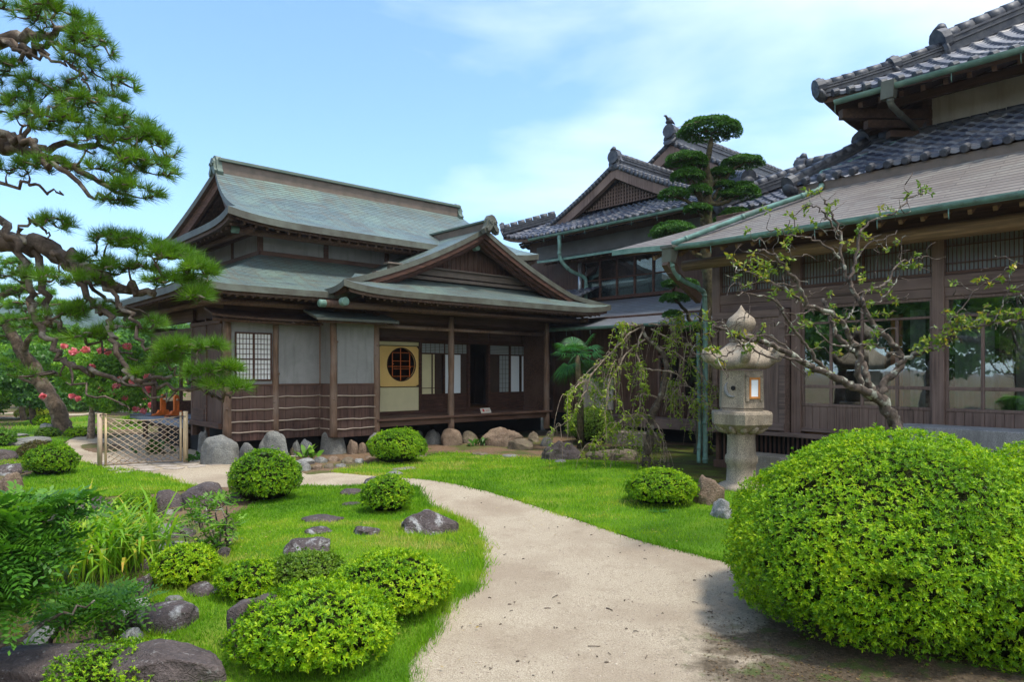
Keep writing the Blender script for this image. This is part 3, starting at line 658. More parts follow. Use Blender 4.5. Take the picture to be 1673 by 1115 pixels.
rc = T.put(m, 'ridge_cap', ['copper_brown', 'copper_dark'], ur)
def ridge_end(a, b, z, axis, sgn, parent, sc=1, mat='copper_dark', bld=None):
    """stepped ornament with curled feet at the end of a ridge"""
    m = (bld or T).mb(); w = .2 * sc
    ou = [(-w * 1.5, -.30 * sc), (-w * 1.75, -.16 * sc), (-w * 1.25, -.05 * sc), (-w * 1.1, .08 * sc), (-w, .22 * sc), (-w * .6, .34 * sc), (0, .38 * sc), (w * .6, .34 * sc), (w, .22 * sc), (w * 1.1, .08 * sc), (w * 1.25, -.05 * sc), (w * 1.75, -.16 * sc), (w * 1.5, -.30 * sc), (w * .8, -.26 * sc), (0, -.02), (-w * .8, -.26 * sc)]
    for d0, d1, k in ((0, .13, 1), (.13, .19, .78)):
        if axis == 'a': m.poly([(a + sgn * d0, b + x * k, z + y * k + .03) for x, y in ou], (sgn * (d1 - d0), 0, 0))
        else: m.poly([(a + x * k, b + sgn * d0, z + y * k + .03) for x, y in ou], (0, sgn * (d1 - d0), 0))
    for sg in (-1, 1):
        c = [(cos(t) * .07 * sc * (1 - t / 9), sin(t) * .07 * sc * (1 - t / 9)) for t in np.linspace(0, 7, 16)]
        if axis == 'a': m.tube([(a + sgn * .2, b + sg * (w * .45 + x), z + .12 * sc + y) for x, y in c], .022 * sc, 6)
        else: m.tube([(a + sg * (w * .45 + x), b + sgn * .2, z + .12 * sc + y) for x, y in c], .022 * sc, 6)
    return (bld or T).put(m, 'ridge_ornament', mat, parent)
ridge_end(5.98, RB, RZ - .02, 'a', -1, ur, .8); ridge_end(13.15, RB, RZ - .02, 'a', 1, ur, .8)
for sg, A in ((1, 6.35), (-1, UA0 + UA1 - 6.35)):
    m = T.mb(); m.poly([(A, RB - x, up_front(.5, 1 - x / (RB - UB0))[2] - .17) for x in np.linspace(.01, 2.1, 9)] + [(A, RB + x, up_front(.5, 1 - x / (RB - UB0))[2] - .17) for x in np.linspace(0.02, 2.1, 9)[::-1]], (.05 * sg, 0, 0))
    for k in range(-5, 6): m.box(A - .03 * sg, A - .001 * sg, RB + k * .36 - .025, RB + k * .36 + .025, 5.3, max(5.35, up_front(.5, 1 - abs(k) * .36 / (RB - UB0))[2] - .2))
    T.put(m, 'gable_wall', 'wood_b')
    m = T.mb()
    for fb in (up_front, up_back):
        for off, dd, th_ in ((.10, .26, .07), (.30, .16, .06)):
            pr = None
            for k in range(13):
                s = .06 + .94 * k / 12; p = fb(0 if (sg == 1) == (fb is up_front) else 1, s); a = p[0] + sg * off
                q = [(a, p[1], p[2] - .15), (a, p[1], p[2] - .15 - dd), (a + sg * th_, p[1], p[2] - .15 - dd), (a + sg * th_, p[1], p[2] - .15)]
                if pr: m.add(pr + q, [(0, 1, 5, 4), (1, 2, 6, 5), (2, 3, 7, 6), (3, 0, 4, 7)])
                pr = q
    T.put(m, 'barge_board', 'wood_b')
T.put(rafters(up_front, 34, .06, .45, .28), 'rafters', 'wood_under'); T.put(rafters(up_left, 20, .12, .98, .28), 'rafters', 'wood_under')
# upper storey band
A0, A1, B0, B1 = 6.28, 13.1, 15.6, 19.15
m = T.mb(); m.box(A0, A1, B0, B1, 4.3, 5.2); T.put(m, 'upper_wall', 'plaster_grey')
m = T.mb()
for a in (A0, 7.9, 9.6, 11.3, A1): m.box(a - .06, a + .06, B0 - .03, B0 + .05, 4.3, 5.15)
for b in (17.3, B1): m.box(A0 - .03, A0 + .05, b - .06, b + .06, 4.3, 5.15)
m.box(A0 - .05, A1 + .05, B0 - .05, B0 - .005, 4.36, 4.50); m.box(A0 - .05, A0 - .005, B0 - .05, B1, 4.36, 4.50)
m.box(A0 - .045, A1 + .05, B0 - .045, B0 - .002, 4.90, 5.0); m.box(A0 - .045, A0 - .002, B0 - .05, B1, 4.90, 5.0); T.put(m, 'wall_frame', 'wood_a')
m = T.mb()
for b in (B0 - .55,): m.tube([(UA0 + .35, b, 4.80), (UA1 - .3, b, 4.80)], .085, 10)
m.tube([(A0 - .5, UB0 + .35, 4.82), (A0 - .5, UB1 - .4, 4.82)], .08, 10); T.put(m, 'eave_log', 'wood_under')
def cap(p, ax, sgn, r=.10, parent=None):
    m = T.mb(); p = Vector(p); d = Vector((sgn, 0, 0)) if ax == 'a' else Vector((0, sgn, 0))
    m.tube([p - d * .1, p + d * .03, p + d * .045], [r, r, r * .86], 16, smooth=False); m.tube([p + d * .045, p + d * .055], [r * .6, r * .55], 14, smooth=False)
    return T.put(m, 'log_cap', 'copper_green', parent)
cap((UA0 + .33, B0 - .55, 4.80), 'a', -1, .085)
# lower roofs
def lowA(r, s): return (lerp(4.1 + 2.18 * s, 7.35 + 2.5 * s, r), lerp(13.5, B0, s), 3.43 + 1.0 * prof(s, .35) + .14 * max(0, 1 - r / .22) ** 2 * (1 - s) ** 2)
def lowL(r, s): return (lerp(4.1, A0, s), lerp(21.4 - 2.2 * s, 13.5 + 2.1 * s, r), 3.43 + 1.0 * prof(s, .35) + .14 * abs(2 * r - 1) ** 8 * (1 - s) ** 2)
la = two('roof', lowA, 26, 14, .13); la['label'] = 'lower copper roof left of the front gable'; two('roof', lowL, 30, 10, .13)
def lowBack(r, s): return (lerp(lerp(4.1, 6.28, s), 14, r), lerp(21.4, 19.2, s), 3.43 + 1.0 * s)
two('roof', lowBack, 10, 6, .13)
GA, GZ, EA0, EA1, EB = 11.1, 5.34, 6.9, 15.3, 12.83
def bfront(s): return EB + .55 * min(1, s / .22)
def gl(r, s): return (lerp(EA0, GA, s), lerp(15.6, bfront(s), r), 3.50 + (GZ - 3.50) * prof(s, .30) + .14 * r ** 10 * (1 - s) ** 2)
def gr(r, s): return (lerp(EA1, GA, s), lerp(bfront(s), 17.5, r), 3.50 + (GZ - 3.50) * prof(s, .30) + .14 * (1 - r) ** 10 * (1 - s) ** 2)
def gs(r, s): return (lerp(EA0 + .93 * s, EA1 - .93 * s, r), lerp(EB, 14.05, s), 3.50 + .47 * prof(s, .15) + .14 * abs(2 * r - 1) ** 8 * (1 - s) ** 2)
gg = two('roof', gl, 22, 20, .13, under=False); gg['label'] = 'left slope of the front gable roof'
g2 = two('roof', gr, 22, 20, .13, under=False); g2['label'] = 'right slope of the front gable roof'
g3_ = two('roof', gs, 50, 8, .14); g3_['label'] = 'copper roof skirt over the veranda'
# eave thickness of the side returns
for fn, r0, r1 in ((gl, .3, 1), (gr, 0, 1)):
    f2 = lambda r, s, fn=fn: (lambda p: (p[0], p[1], p[2] - .13))(fn(.02 + .95 * r, .03 + .42 * s))
    T.slope('eave_board', f2, 14, 6, .08, UM, gg, r0=r0, r1=r1)
m = T.mb(); m.box(GA - .13, GA + .13, 13.25, 15.6, GZ - .1, GZ + .10, 0); m.box(GA - .19, GA + .19, 13.2, 15.6, GZ + .10, GZ + .15, 1); T.put(m, 'ridge_cap', ['copper_brown', 'copper_dark'], gg)
ridge_end(GA, 13.25, GZ, 'b', -1, gg, .70, 'copper_edge')
m = T.mb()
for fn, r in ((gl, 1), (gr, 0)):
    for off, dz, dd, th_ in ((.02, .13, .12, .09), (.10, .24, .09, .11), (.22, .31, .08, .12)):
        pr = None
        for k in range(15):
            s = .22 + .78 * k / 14; p = fn(r, s); b = p[1] + off
            q = [(p[0], b, p[2] - dz), (p[0], b, p[2] - dz - dd), (p[0], b + th_, p[2] - dz - dd), (p[0], b + th_, p[2] - dz)]
            if pr: m.add(pr + q, [(0, 1, 5, 4), (1, 2, 6, 5), (2, 3, 7, 6), (3, 0, 4, 7)])
            pr = q
T.put(m, 'barge_board', 'wood_red', gg)
m = T.mb(); zt = GZ - .3
m.poly([(8.25, 14.10, 3.95), (13.95, 14.10, 3.95), (GA, 14.10, zt)], (0, .05, 0)); T.put(m, 'gable_wall', 'wood_v')
m = T.mb()
a = 9.3
while a < 12.9:
    top = zt - abs(a + .07 - GA) * .46 - .05; m.box(a + .004, a + .136, 14.06 - T.seed % 3 * .0, 14.10, 4.30, max(4.36, top)); a += .14
m.box(GA - .03, GA + .03, 14.03, 14.06, 4.3, zt - .1)
T.put(m, 'gable_boards', 'wood_v')
m = T.mb(); m.box(8.3, 13.9, 13.93, 14.10, 3.98, 4.06); m.box(8.7, 13.5, 13.98, 14.10, 4.10, 4.26); m.box(8.6, 13.6, 13.90, 14.10, 4.26, 4.30); T.put(m, 'gable_sill', 'copper_brown')
for a, z in ((GA, GZ - .44), (GA - 1.95, GZ - 1.15), (GA + 1.95, GZ - 1.15)):
    m = T.mb(); m.tube([(a, 13.75, z), (a, 14.3, z)], .075, 12); T.put(m, 'purlin', 'wood_under'); cap((a, 13.72, z), 'b', -1, .085)
# eaves: rafters, logs
T.put(rafters(lowA, 20, .05, .7, .245, .05, .97, .05, .055, rnd_=1), 'rafters', 'wood_under')
T.put(rafters(lowL, 26, .05, .7, .245, .05, .97, .05, .055, rnd_=1), 'rafters', 'wood_under')
T.put(rafters(gs, 44, .06, .98, .265, .05, .96, .05, .055, rnd_=1), 'rafters', 'wood_under')
T.put(rafters(gr, 14, .03, .35, .24, .06, .9, .05, .055, rnd_=1), 'rafters', 'wood_under')
m = T.mb(); m.tube([(6.7, 13.42, 3.17), (15.0, 13.42, 3.17)], .08, 10); m.tube([(4.4, 14.1, 3.15), (7.3, 14.1, 3.15)], .075, 10); m.tube([(4.75, 13.8, 3.16), (4.75, 21.0, 3.16)], .075, 10)
m.tube([(14.6, 13.1, 3.19), (14.6, 17, 3.19)], .07, 10); T.put(m, 'eave_log', 'wood_under')
cap((6.68, 13.42, 3.17), 'a', -1, .08); cap((7.02, 13.02, 3.2), 'b', -1, .09)
# dark boxed-in space between skirt roof and walls
m = T.mb(); m.box(8.15, 13.9, 14.12, 14.2, 2.95, 3.8); m.box(7.2, 8.4, 14.3, 14.4, 2.85, 3.45); m.box(5.15, 7.5, 14.72, 14.8, 2.85, 3.72); m.box(5.2, 5.28, 14.8, 19.6, 2.9, 3.9); m.box(14.0, 14.1, 14.2, 19, 0.5, 3.9)
T.put(m, 'upper_panel', 'wood_a')
m = T.mb(); m.box(8.4, 14.0, 14.2, 17, 2.95, 3.02); m.box(5.2, 7.0, 14.8, 15.3, 2.9, 2.95); T.put(m, 'ceiling', 'wood_under')
# posts (logs) of the front wall and of the veranda
B_A, B_B = 14.65, 14.03
def post(px, b, ztop, zbot, r=.07):
    a = on_b(px, 600, b)[0]; m = T.mb(); rs = random.Random(px); n = 9; pts = []; rr = []
    for k in range(n): pts.append((a + rs.uniform(-.006, .006), b + rs.uniform(-.006, .006), lerp(zbot, ztop, k / (n - 1)))); rr.append(r * lerp(1.12, .95, k / (n - 1)) * rs.uniform(.95, 1.07))
    m.tube(pts, rr, 12, jit=.03)
    for k in range(2): z = rs.uniform(.7, 2.6); an = rs.uniform(3.4, 6); m.tube([(a + cos(an) * r * .7, b + sin(an) * r * .7, z), (a + cos(an) * r * 1.35, b + sin(an) * r * 1.35, z + .015)], [.035, .02], 7)
    T.put(m, 'post', 'wood_log'); return a
PA = {}
for px, b, r in ((371, B_A, .085), (450, B_A, .07), (524, B_A, .045), (545, B_B, .075), (615, B_B, .075), (737, B_B, .075), (893, B_B, .08)):
    PA[px] = post(px, b, 3.12 if px > 560 else 2.95, .3 if px < 560 else .12, r)
aC = PA[524]
# wall panels
m = T.mb(); m.box(PA[371], PA[450], B_A - .01, B_A + .05, 1.45, 2.85); m.box(PA[450], aC, B_A - .01, B_A + .05, 1.45, 2.85); T.put(m, 'wall_panel', 'plaster_grey')
m = T.mb(); m.box(aC - .02, aC + .04, B_B, B_A, 1.45, 2.85); T.put(m, 'wall_panel', 'plaster_grey')
m = T.mb(); m.box(PA[545], PA[615], B_B - .01, B_B + .05, 1.45, 2.85); T.put(m, 'wall_panel', 'plaster_grey')
m = T.mb(); m.boards_a(PA[371], aC, B_A, .28, 1.45, .17); m.boards_a(PA[545], PA[615], B_B, .28, 1.45, .17); m.boards_b(B_B, B_A, aC - .01, .28, 1.45, .15); T.put(m, 'wainscot', 'wood_wain')
m = T.mb(); m.box(PA[371], aC, B_A - .035, B_A + .02, 1.435, 1.475); m.box(PA[545], PA[615], B_B - .035, B_B + .02, 1.435, 1.475); m.box(aC - .035, aC, B_B, B_A, 1.435, 1.475)
m.box(PA[371], aC, B_A - .03, B_A + .02, 2.82, 2.9); m.box(PA[545], PA[615], B_B - .03, B_B + .02, 2.82, 2.9); T.put(m, 'wall_rail', 'wood_a')
for z in (1.20, .94, .68, .46):
    m = T.mb(); rs = random.Random(int(z * 100))
    for a0, a1, b in ((PA[371] + .06, PA[450] - .05, B_A), (PA[450] + .05, aC - .04, B_A), (PA[545] + .06, PA[615] - .05, B_B)):
        m.tube([(lerp(a0, a1, k / 5), b - .045, z + rs.uniform(-.012, .012)) for k in range(6)], .014, 7)
    m.tube([(aC - .04, lerp(B_B, B_A, k / 3), z + rs.uniform(-.008, .008)) for k in range(4)], .013, 7); T.put(m, 'batten', 'pole_pale')
# shoji window in the left panel
a0, z1 = on_b(385.5, 545, B_A); a1, z0 = on_b(441, 620, B_A); w = T.mb()
w.box(a0 - .03, a0, B_A - .05, B_A, z0 - .03, z1 + .03); w.box(a1, a1 + .03, B_A - .05, B_A, z0 - .03, z1 + .03); w.box(a0, a1, B_A - .05, B_A, z1, z1 + .03); w.box(a0, a1, B_A - .05, B_A, z0 - .03, z0)
wo_ = T.put(w, 'window', 'wood_red'); m = T.mb(); m.box(a0, a1, B_A - .018, B_A - .011, z0, z1); T.put(m, 'paper', 'paper', wo_)
m = T.mb(); am = (a0 + a1) / 2; m.box(am - .022, am + .022, B_A - .042, B_A - .018, z0, z1)
for k in range(1, 5): m.box(lerp(a0, am - .02, k / 5) - .005, lerp(a0, am - .02, k / 5) + .005, B_A - .03, B_A - .018, z0, z1); m.box(lerp(am + .02, a1, k / 5) - .005, lerp(am + .02, a1, k / 5) + .005, B_A - .03, B_A - .018, z0, z1)
for k in range(1, 9): zz = lerp(z0, z1, k / 9); hh = .014 if k == 4 else .005; m.box(a0, a1, B_A - .034, B_A - .018, zz - hh, zz + hh)
T.put(m, 'lattice', 'wood_red', wo_)
# board pent roof above the wall and the little copper canopy
def pent(r, s): return (lerp(4.75, 7.1, r), lerp(14.2, 14.7, s), 2.86 + .16 * s + .05 * (1 - r) ** 4)
T.slope('pent_roof', pent, 12, 3, .045, ['wood_under', 'wood_under', 'wood_under'])
m = T.mb(); m.tube([(4.8, 14.32, 2.80), (7.1, 14.32, 2.78)], .04, 8); 
for k in range(11): a = 4.95 + k * .215; m.tube([(a, 14.17, 2.78), (a, 14.62, 2.88)], .018, 6)
T.put(m, 'pent_beam', 'wood_under')
def canopy(r, s): return (lerp(6.62, 8.62, r), lerp(13.45, 14.1, s), 2.88 + .20 * s)
T.slope('canopy', canopy, 8, 4, .05, RM); m = T.mb(); m.tube([(6.75, 13.65, 2.82), (8.7, 13.65, 2.83)], .035, 8)
for k in range(9): a = 6.75 + k * .22; m.tube([(a, 13.47, 2.80), (a, 14.0, 2.96)], .016, 6)
T.put(m, 'canopy_beam', 'wood_under')
# veranda
FZ = .64; BI = 15.1; aL, aR = PA[615], PA[893]
m = T.mb()
for k in range(7): m.box(aL - .02, aR + .12, B_B - .12 + k * .165, B_B - .12 + k * .165 + .16, FZ - .05, FZ)
T.put(m, 'veranda_floor', 'wood_a'); m = T.mb(); m.box(aL, aR, B_B - .06, B_B + .06, FZ - .19, FZ - .06); m.box(aL, aR + .1, BI - .06, BI + .06, FZ - .2, FZ - .06); m.box(aR + .02, aR + .1, B_B, BI, FZ - .2, FZ - .06); T.put(m, 'veranda_beam', 'wood_a')
m = T.mb(); m.tube([(aL, B_B, 2.80), (aR, B_B, 2.78)], .045, 8); T.put(m, 'tie_beam', 'wood_log')
m = T.mb(); m.box(aL, aR, BI - .02, BI + .02, 2.5, 3.0); T.put(m, 'lintel_panel', 'wood_a')
def panel_a(p0, p1): return on_b(p0, 600, BI)[0], on_b(p1, 600, BI)[0]
KZ = 2.52; SZ = FZ + .09       # head and sill of the sliding doors
m = T.mb(); m.box(aL, aR, BI - .07, BI + .09, FZ, SZ); m.box(aL, aR, BI - .06, BI + .06, KZ, KZ + .09); T.put(m, 'door_track', 'wood_red')
# round window bay
p0, p1 = panel_a(617, 684); zu = on_b(650, 566, BI)[1]; zd = on_b(650, 632, BI)[1]
m = T.mb(); m.box(p0, p1, BI, BI + .05, SZ, zd - .02); T.put(m, 'ochre_wall', 'plaster_ochre'); m = T.mb(); m.box(p0, p1, BI, BI + .05, zu + .02, KZ); T.put(m, 'ochre_wall', 'plaster_ochre')
ac, zc = on_b(656, 596, BI); rr = on_b(682, 596, BI)[0] - ac; rr *= .86
m = T.mb(); N = 48
def sq(t):
    c, s_ = cos(t), sin(t); kx = (p1 - ac - .005) if c > 0 else (ac - p0 - .005); kz = (zu - zc) if s_ > 0 else (zc - zd); k = min(kx / max(abs(c), 1e-6), kz / max(abs(s_), 1e-6)); return (ac + c * k, zc + s_ * k)
vs = []; 
for k in range(N): t = 2 * pi * k / N; x, z = sq(t); vs += [(x, BI, z), (ac + rr * cos(t), BI, zc + rr * sin(t)), (ac + rr * cos(t), BI + .05, zc + rr * sin(t))]
m.add(vs, [(3 * k, 3 * k + 1, 3 * ((k + 1) % N) + 1, 3 * ((k + 1) % N)) for k in range(N)] + [(3 * k + 1, 3 * k + 2, 3 * ((k + 1) % N) + 2, 3 * ((k + 1) % N) + 1) for k in range(N)])
rw = T.put(m, 'round_window', 'panel_gold')
m = T.mb(); m.tube([(ac + (rr + .004) * cos(t), BI - .004, zc + (rr + .004) * sin(t)) for t in np.linspace(0, 2 * pi, 41)], .014, 6, cap=False); T.put(m, 'frame', 'wood_red', rw)
m = T.mb()
for x in (-.62, -.04, .62): h = math.sqrt(max(0, 1 - x * x)) * rr; m.box(ac + x * rr - .009, ac + x * rr + .009, BI + .01, BI + .028, zc - h, zc + h)
for z in (-.72, .72, -.12): h = math.sqrt(max(0, 1 - z * z)) * rr; m.box(ac - h, ac + h, BI + .004, BI + .024, zc + z * rr - .008, zc + z * rr + .008)
for sg in (-1, 1):
    z = zc + sg * .07 - .01; x1 = ac + sg * .5 * rr; m.tube([(ac - .55 * rr, BI + .0, z + sg * .03), (ac + .55 * rr, BI + .0, z + sg * .03)], .009, 6)
    m.tube([(ac - sg * .55 * rr + cos(t) * .04, BI, z + sg * .03 - sg * .04 + sin(t) * .04) for t in np.linspace(pi * .5, pi * 1.5, 8)] if sg > 0 else [(ac + .55 * rr + cos(t) * .04, BI, z + .01 + sin(t) * .04) for t in np.linspace(-pi * .5, pi * .5, 8)], .009, 6)
T.put(m, 'lattice', 'wood_orange', rw)
m = T.mb(); m.box(p0, p1, BI - .02, BI + .06, zd - .02, zd); m.box(p0, p1, BI - .02, BI + .06, zu, zu + .02); m.box(p1, p1 + .07, BI - .06, BI + .07, SZ, KZ); T.put(m, 'bay_frame', 'wood_red')
def door(px0, px1, style, off=0):
    a0, a1 = panel_a(px0, px1); b = BI + off; zb = on_b(750, 644, BI)[1]; zm = on_b(750, 579, BI)[1]
    m = T.mb(); f = .035
    m.box(a0, a0 + f, b - .018, b + .018, SZ, KZ); m.box(a1 - f, a1, b - .018, b + .018, SZ, KZ); m.box(a0 + f, a1 - f, b - .016, b + .016, SZ, SZ + .05); m.box(a0 + f, a1 - f, b - .016, b + .016, KZ - .04, KZ)
    m.box(a0 + f, a1 - f, b - .016, b + .016, zm - .02, zm + .02); m.box(a0 + f, a1 - f, b - .016, b + .016, zb - .02, zb + .02)
    d = T.put(m, 'sliding_door', 'wood_red'); m = T.mb(); m.box(a0 + f, a1 - f, b - .004, b + .004, SZ + .05, zb - .02)
    k = a0 + f + .05
    while k < a1 - f: m.box(k - .007, k + .007, b - .012, b - .004, SZ + .05, zb - .02); k += .075
    T.put(m, 'kick_board', 'wood_red', d)
    if style != 'plain':
        m = T.mb(); m.box(a0 + f, a1 - f, b - .002, b + .003, zm + .02, KZ - .04); T.put(m, 'upper_paper', 'paper_dim', d)
        m = T.mb(); n = 5 if style[0] == 'l' else 1
        for i in range(1, n): x = lerp(a0 + f, a1 - f, i / n); m.box(x - .005, x + .005, b - .01, b - .002, zm + .02, KZ - .04)
        for i in range(1, 6): z = lerp(zm + .02, KZ - .04, i / 6); m.box(a0 + f, a1 - f, b - .01, b - .002, z - .004, z + .004)
        T.put(m, 'lattice', 'wood_red', d)
    w_ = a1 - a0 - 2 * f; x0 = a0 + f; spec = {'l1': [(0, .45, 'plaster_ochre'), (.5, .60, 'plaster_ochre'), (.62, .9, 'interior')], 'l2': [(.0, .3, 'paper_blue'), (.38, .72, 'paper_blue'), (.75, 1, 'interior')],
        'd3': [(.0, .48, 'interior'), (.52, 1, 'paper_dim')], 'l4': [(0, .42, 'paper_blue'), (.54, 1, 'paper_blue')]}[style]
    for s0, s1, mt in spec:
        m = T.mb(); m.box(x0 + w_ * s0, x0 + w_ * s1, b + .003, b + .007, zb + .02, zm - .02); T.put(m, 'pane', mt, d)
        if mt == 'paper_dim':
            m = T.mb()
            for i in range(1, 8): z = lerp(zb, zm, i / 8); m.box(x0 + w_ * s0, x0 + w_ * s1, b - .004, b + .002, z - .004, z + .004)
            for i in range(1, 3): x = lerp(x0 + w_ * s0, x0 + w_, i / 3); m.box(x - .004, x + .004, b - .004, b + .002, zb, zm)
            T.put(m, 'lattice', 'wood_red', d)
    m = T.mb(); m.box(x0, a1 - f, b - .012, b + .002, lerp(zb, zm, .16) - .008, lerp(zb, zm, .16) + .008) if style == 'l1' else None
    for s0, s1, mt in spec[1:]: x = x0 + w_ * s0 - .012; m.box(x - .012, x + .012, b - .012, b + .002, zb + .02, zm - .02)
    T.put(m, 'mullion', 'wood_red', d)
door(686, 727, 'l1'); door(725, 766, 'l2', .045); door(799, 834, 'd3', .045); door(833, 868, 'l4')
for px in (765, 798, 870): a = on_b(px, 600, BI)[0]; m = T.mb(); m.box(a - .03, a + .03, BI - .055, BI + .07, FZ, KZ + .3); T.put(m, 'door_post', 'wood_red')
# dim room behind
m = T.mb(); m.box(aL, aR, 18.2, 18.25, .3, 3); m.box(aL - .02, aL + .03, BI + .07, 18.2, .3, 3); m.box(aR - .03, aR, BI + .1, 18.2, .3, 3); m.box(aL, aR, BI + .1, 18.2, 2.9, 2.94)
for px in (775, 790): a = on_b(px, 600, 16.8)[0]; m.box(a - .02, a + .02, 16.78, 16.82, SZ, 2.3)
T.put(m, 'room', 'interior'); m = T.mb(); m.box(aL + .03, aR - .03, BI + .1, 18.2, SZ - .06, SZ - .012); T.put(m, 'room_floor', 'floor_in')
# left side: boarded shutter box, recess with glazed doors, moon-viewing deck
AL = 5.19; bq = 16.6
m = T.mb(); m.boards_b(B_A + .08, bq, AL - .05, .62, 2.75, .42); T.put(m, 'shutter_box', 'wood_v'); m = T.mb()
m.box(AL - .09, AL + .02, bq - .05, bq + .05, .3, 2.9); m.box(AL - .10, AL - .02, B_A + .95, B_A + 1.05, .2, 2.9); m.box(AL - .12, AL, B_A + .06, bq, 2.75, 2.83); m.box(AL - .14, AL + .02, B_A + .06, bq, .55, .66); m.box(AL - .10, AL - .02, B_A + 1.1, bq - .06, .66, .92)
T.put(m, 'shutter_frame', 'wood_b')
m = T.mb(); m.box(6.55, 6.6, bq, 20, .3, .9); m.box(6.5, 6.6, bq, 20, 2.5, 3.4); m.box(AL, 6.55, 20, 20.06, .3, .95); m.box(AL, 6.55, 20, 20.06, 2.3, 2.9); m.box(5.85, 5.92, 19.98, 20.08, .95, 2.3); m.box(AL, 6.6, bq, bq + .04, .3, 3)
m.box(AL - .05, AL + .05, 19.9, 20.05, .3, 3.1); m.box(AL - .06, AL + .05, bq, 20.0, 2.55, 2.75); m.box(AL - .06, AL + .05, bq, 20, 2.9, 3.15); T.put(m, 'side_wall', 'wood_b')
w = T.mb()
for k in range(5): b = bq + .05 + k * .83; w.box(6.5, 6.55, b - .03, b + .03, 1.0, 2.5)
w.box(6.5, 6.55, bq, 20, 1.75, 1.79); w.box(6.5, 6.55, bq, 20, 2.15, 2.2); wf = T.put(w, 'side_window', 'wood_b'); m = T.mb(); m.box(6.56, 6.57, bq, 20, 1.0, 2.5); T.put(m, 'glass', 'glass', wf)
m = T.mb()
m.box(6.52, 6.54, bq + .3, 19.2, 2.2, 2.45); T.put(m, 'paper', 'paper', wf)
m = T.mb()
for k in range(26): b = 16.75 + k * .175; m.box(4.98, 6.45, b, b + .165, .53, .58)
m.box(4.93, 5.0, 16.75, 21.3, .46, .585); T.put(m, 'deck', 'deck_grey'); m = T.mb()
m.box(5.1, 6.3, 17.2, 17.3, .38, .45); m.box(5.1, 6.3, 20.6, 20.7, .38, .45); m.box(5.2, 5.3, 17, 21, .30, .38); T.put(m, 'deck_beam', 'wood_v')
for b in (17.4, 19.2, 21.0): m = T.mb(); m.tube([(5.25, b, -.1), (5.25, b, .30)], .06, 8); T.put(m, 'deck_post', 'wood_v')
# plinth darkness and floor joists under the building
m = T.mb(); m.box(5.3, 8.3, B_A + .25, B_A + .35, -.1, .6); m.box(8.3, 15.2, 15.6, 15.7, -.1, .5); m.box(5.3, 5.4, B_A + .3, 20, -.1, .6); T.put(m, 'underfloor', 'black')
m = T.mb()
for k in range(8): a = aL + .3 + k * .68; m.box(a - .04, a + .04, B_B, BI + .5, FZ - .16, FZ - .055)
T.put(m, 'joist', 'wood_b')
# ------------------------------------------------------------------ right wing: long eaves, glazed corridor, tiled upper storey
Q = Bld('house_wing', 12.5, 2.5, -.1, 'right wing of the mansion with glazed sliding windows and a tiled upper storey', 'house')
RM2 = ['roof_board', 'copper_green', 'wood_under']
BF = 7.42
def qz(a): return 4.03 + .57 * (a - 10.6)
def q1(r, s):
    e = lerp(8.87, 5.64, s); b = lerp(-5, e, r ** .8)
    return (lerp(10.6, 12.45, s), b, qz(lerp(10.6, 12.45, s)) + .10 * smooth((b - 6.6) / 2.3) * (1 - s) - .03 * sin(pi * s))
qr = Q.slope('roof', q1, 44, 12, .10, RM2); qr['label'] = 'long grey board roof over the glazed corridor'
f2 = lambda r, s: (lambda p: (p[0], p[1], p[2] - .10))(q1(.002 + .99 * r, .05 + .9 * s)); Q.slope('eave_board', f2, 20, 6, .07, ['wood_under'] * 3, qr)
m = Q.mb()
for i in range(45): b = -4.6 + i * .285; ae = min(12.3, 10.6 + 1.85 * max(.1, (8.6 - b) / 3.23)); m.bar((10.72, b, qz(10.72) - .22), (ae, b, qz(ae) - .24), .05, .07)
Q.put(m, 'rafters', 'wood_ochre')
def gutter(bld, pts, r=.075, mat='copper_pipe', name='gutter'):
    m = bld.mb(); pts = [Vector(p) for p in pts]; n = 9; vs = []
    for p, q in zip(pts[:-1], pts[1:]):
        d = (q - p).normalized(); sd = Vector((d.y, -d.x, 0)).normalized(); base = []
        for e in (p, q):
            for rr in (r, r * .85):
                for k in range(n): an = pi + pi * k / (n - 1); base.append(e + sd * cos(an) * rr + Vector((0, 0, 1)) * sin(an) * rr)
        f = []
        for k in range(n - 1): f += [(k, k + 1, 2 * n + k + 1, 2 * n + k), (n + k + 1, n + k, 3 * n + k, 3 * n + k + 1)]
        f += [(0, 2 * n, 3 * n, n), (n - 1, 2 * n - 1, 4 * n - 1, 3 * n - 1)]; m.add(base, f, 0, False)
    L = (pts[-1] - pts[0]).length; k = 0
    d = (pts[-1] - pts[0]) / L
    while k * .9 < L: p = pts[0] + d * k * .9; m.tube([p + Vector((0, 0, -r)), p + Vector((0, 0, -r - .10)), p + Vector((.02, 0, -r - .14))], .007, 5); k += 1
    return bld.put(m, name, mat)
gutter(Q, [(10.51, 7.5, 3.98), (10.51, -5, 3.98)], .055)
m = Q.mb(); m.poly([(10.38, BF - .10, 3.98), (10.62, BF - .10, 3.98), (10.57, BF - .06, 3.72), (10.43, BF - .06, 3.72)], (0, .2, 0)); m.box(10.36, 10.64, BF - .13, BF + .13, 3.96, 4.01); Q.put(m, 'rain_hopper', 'copper_edge')
def qp(px, py, up=.06):          # a point of the roof plane seen at a photo pixel
    k = du(px); t = (CH - 4.03 + .57 * 10.6 - up) / (.57 * k + (py - HY) / F); return (t * k, t * dv(px), qz(t * k) + up)
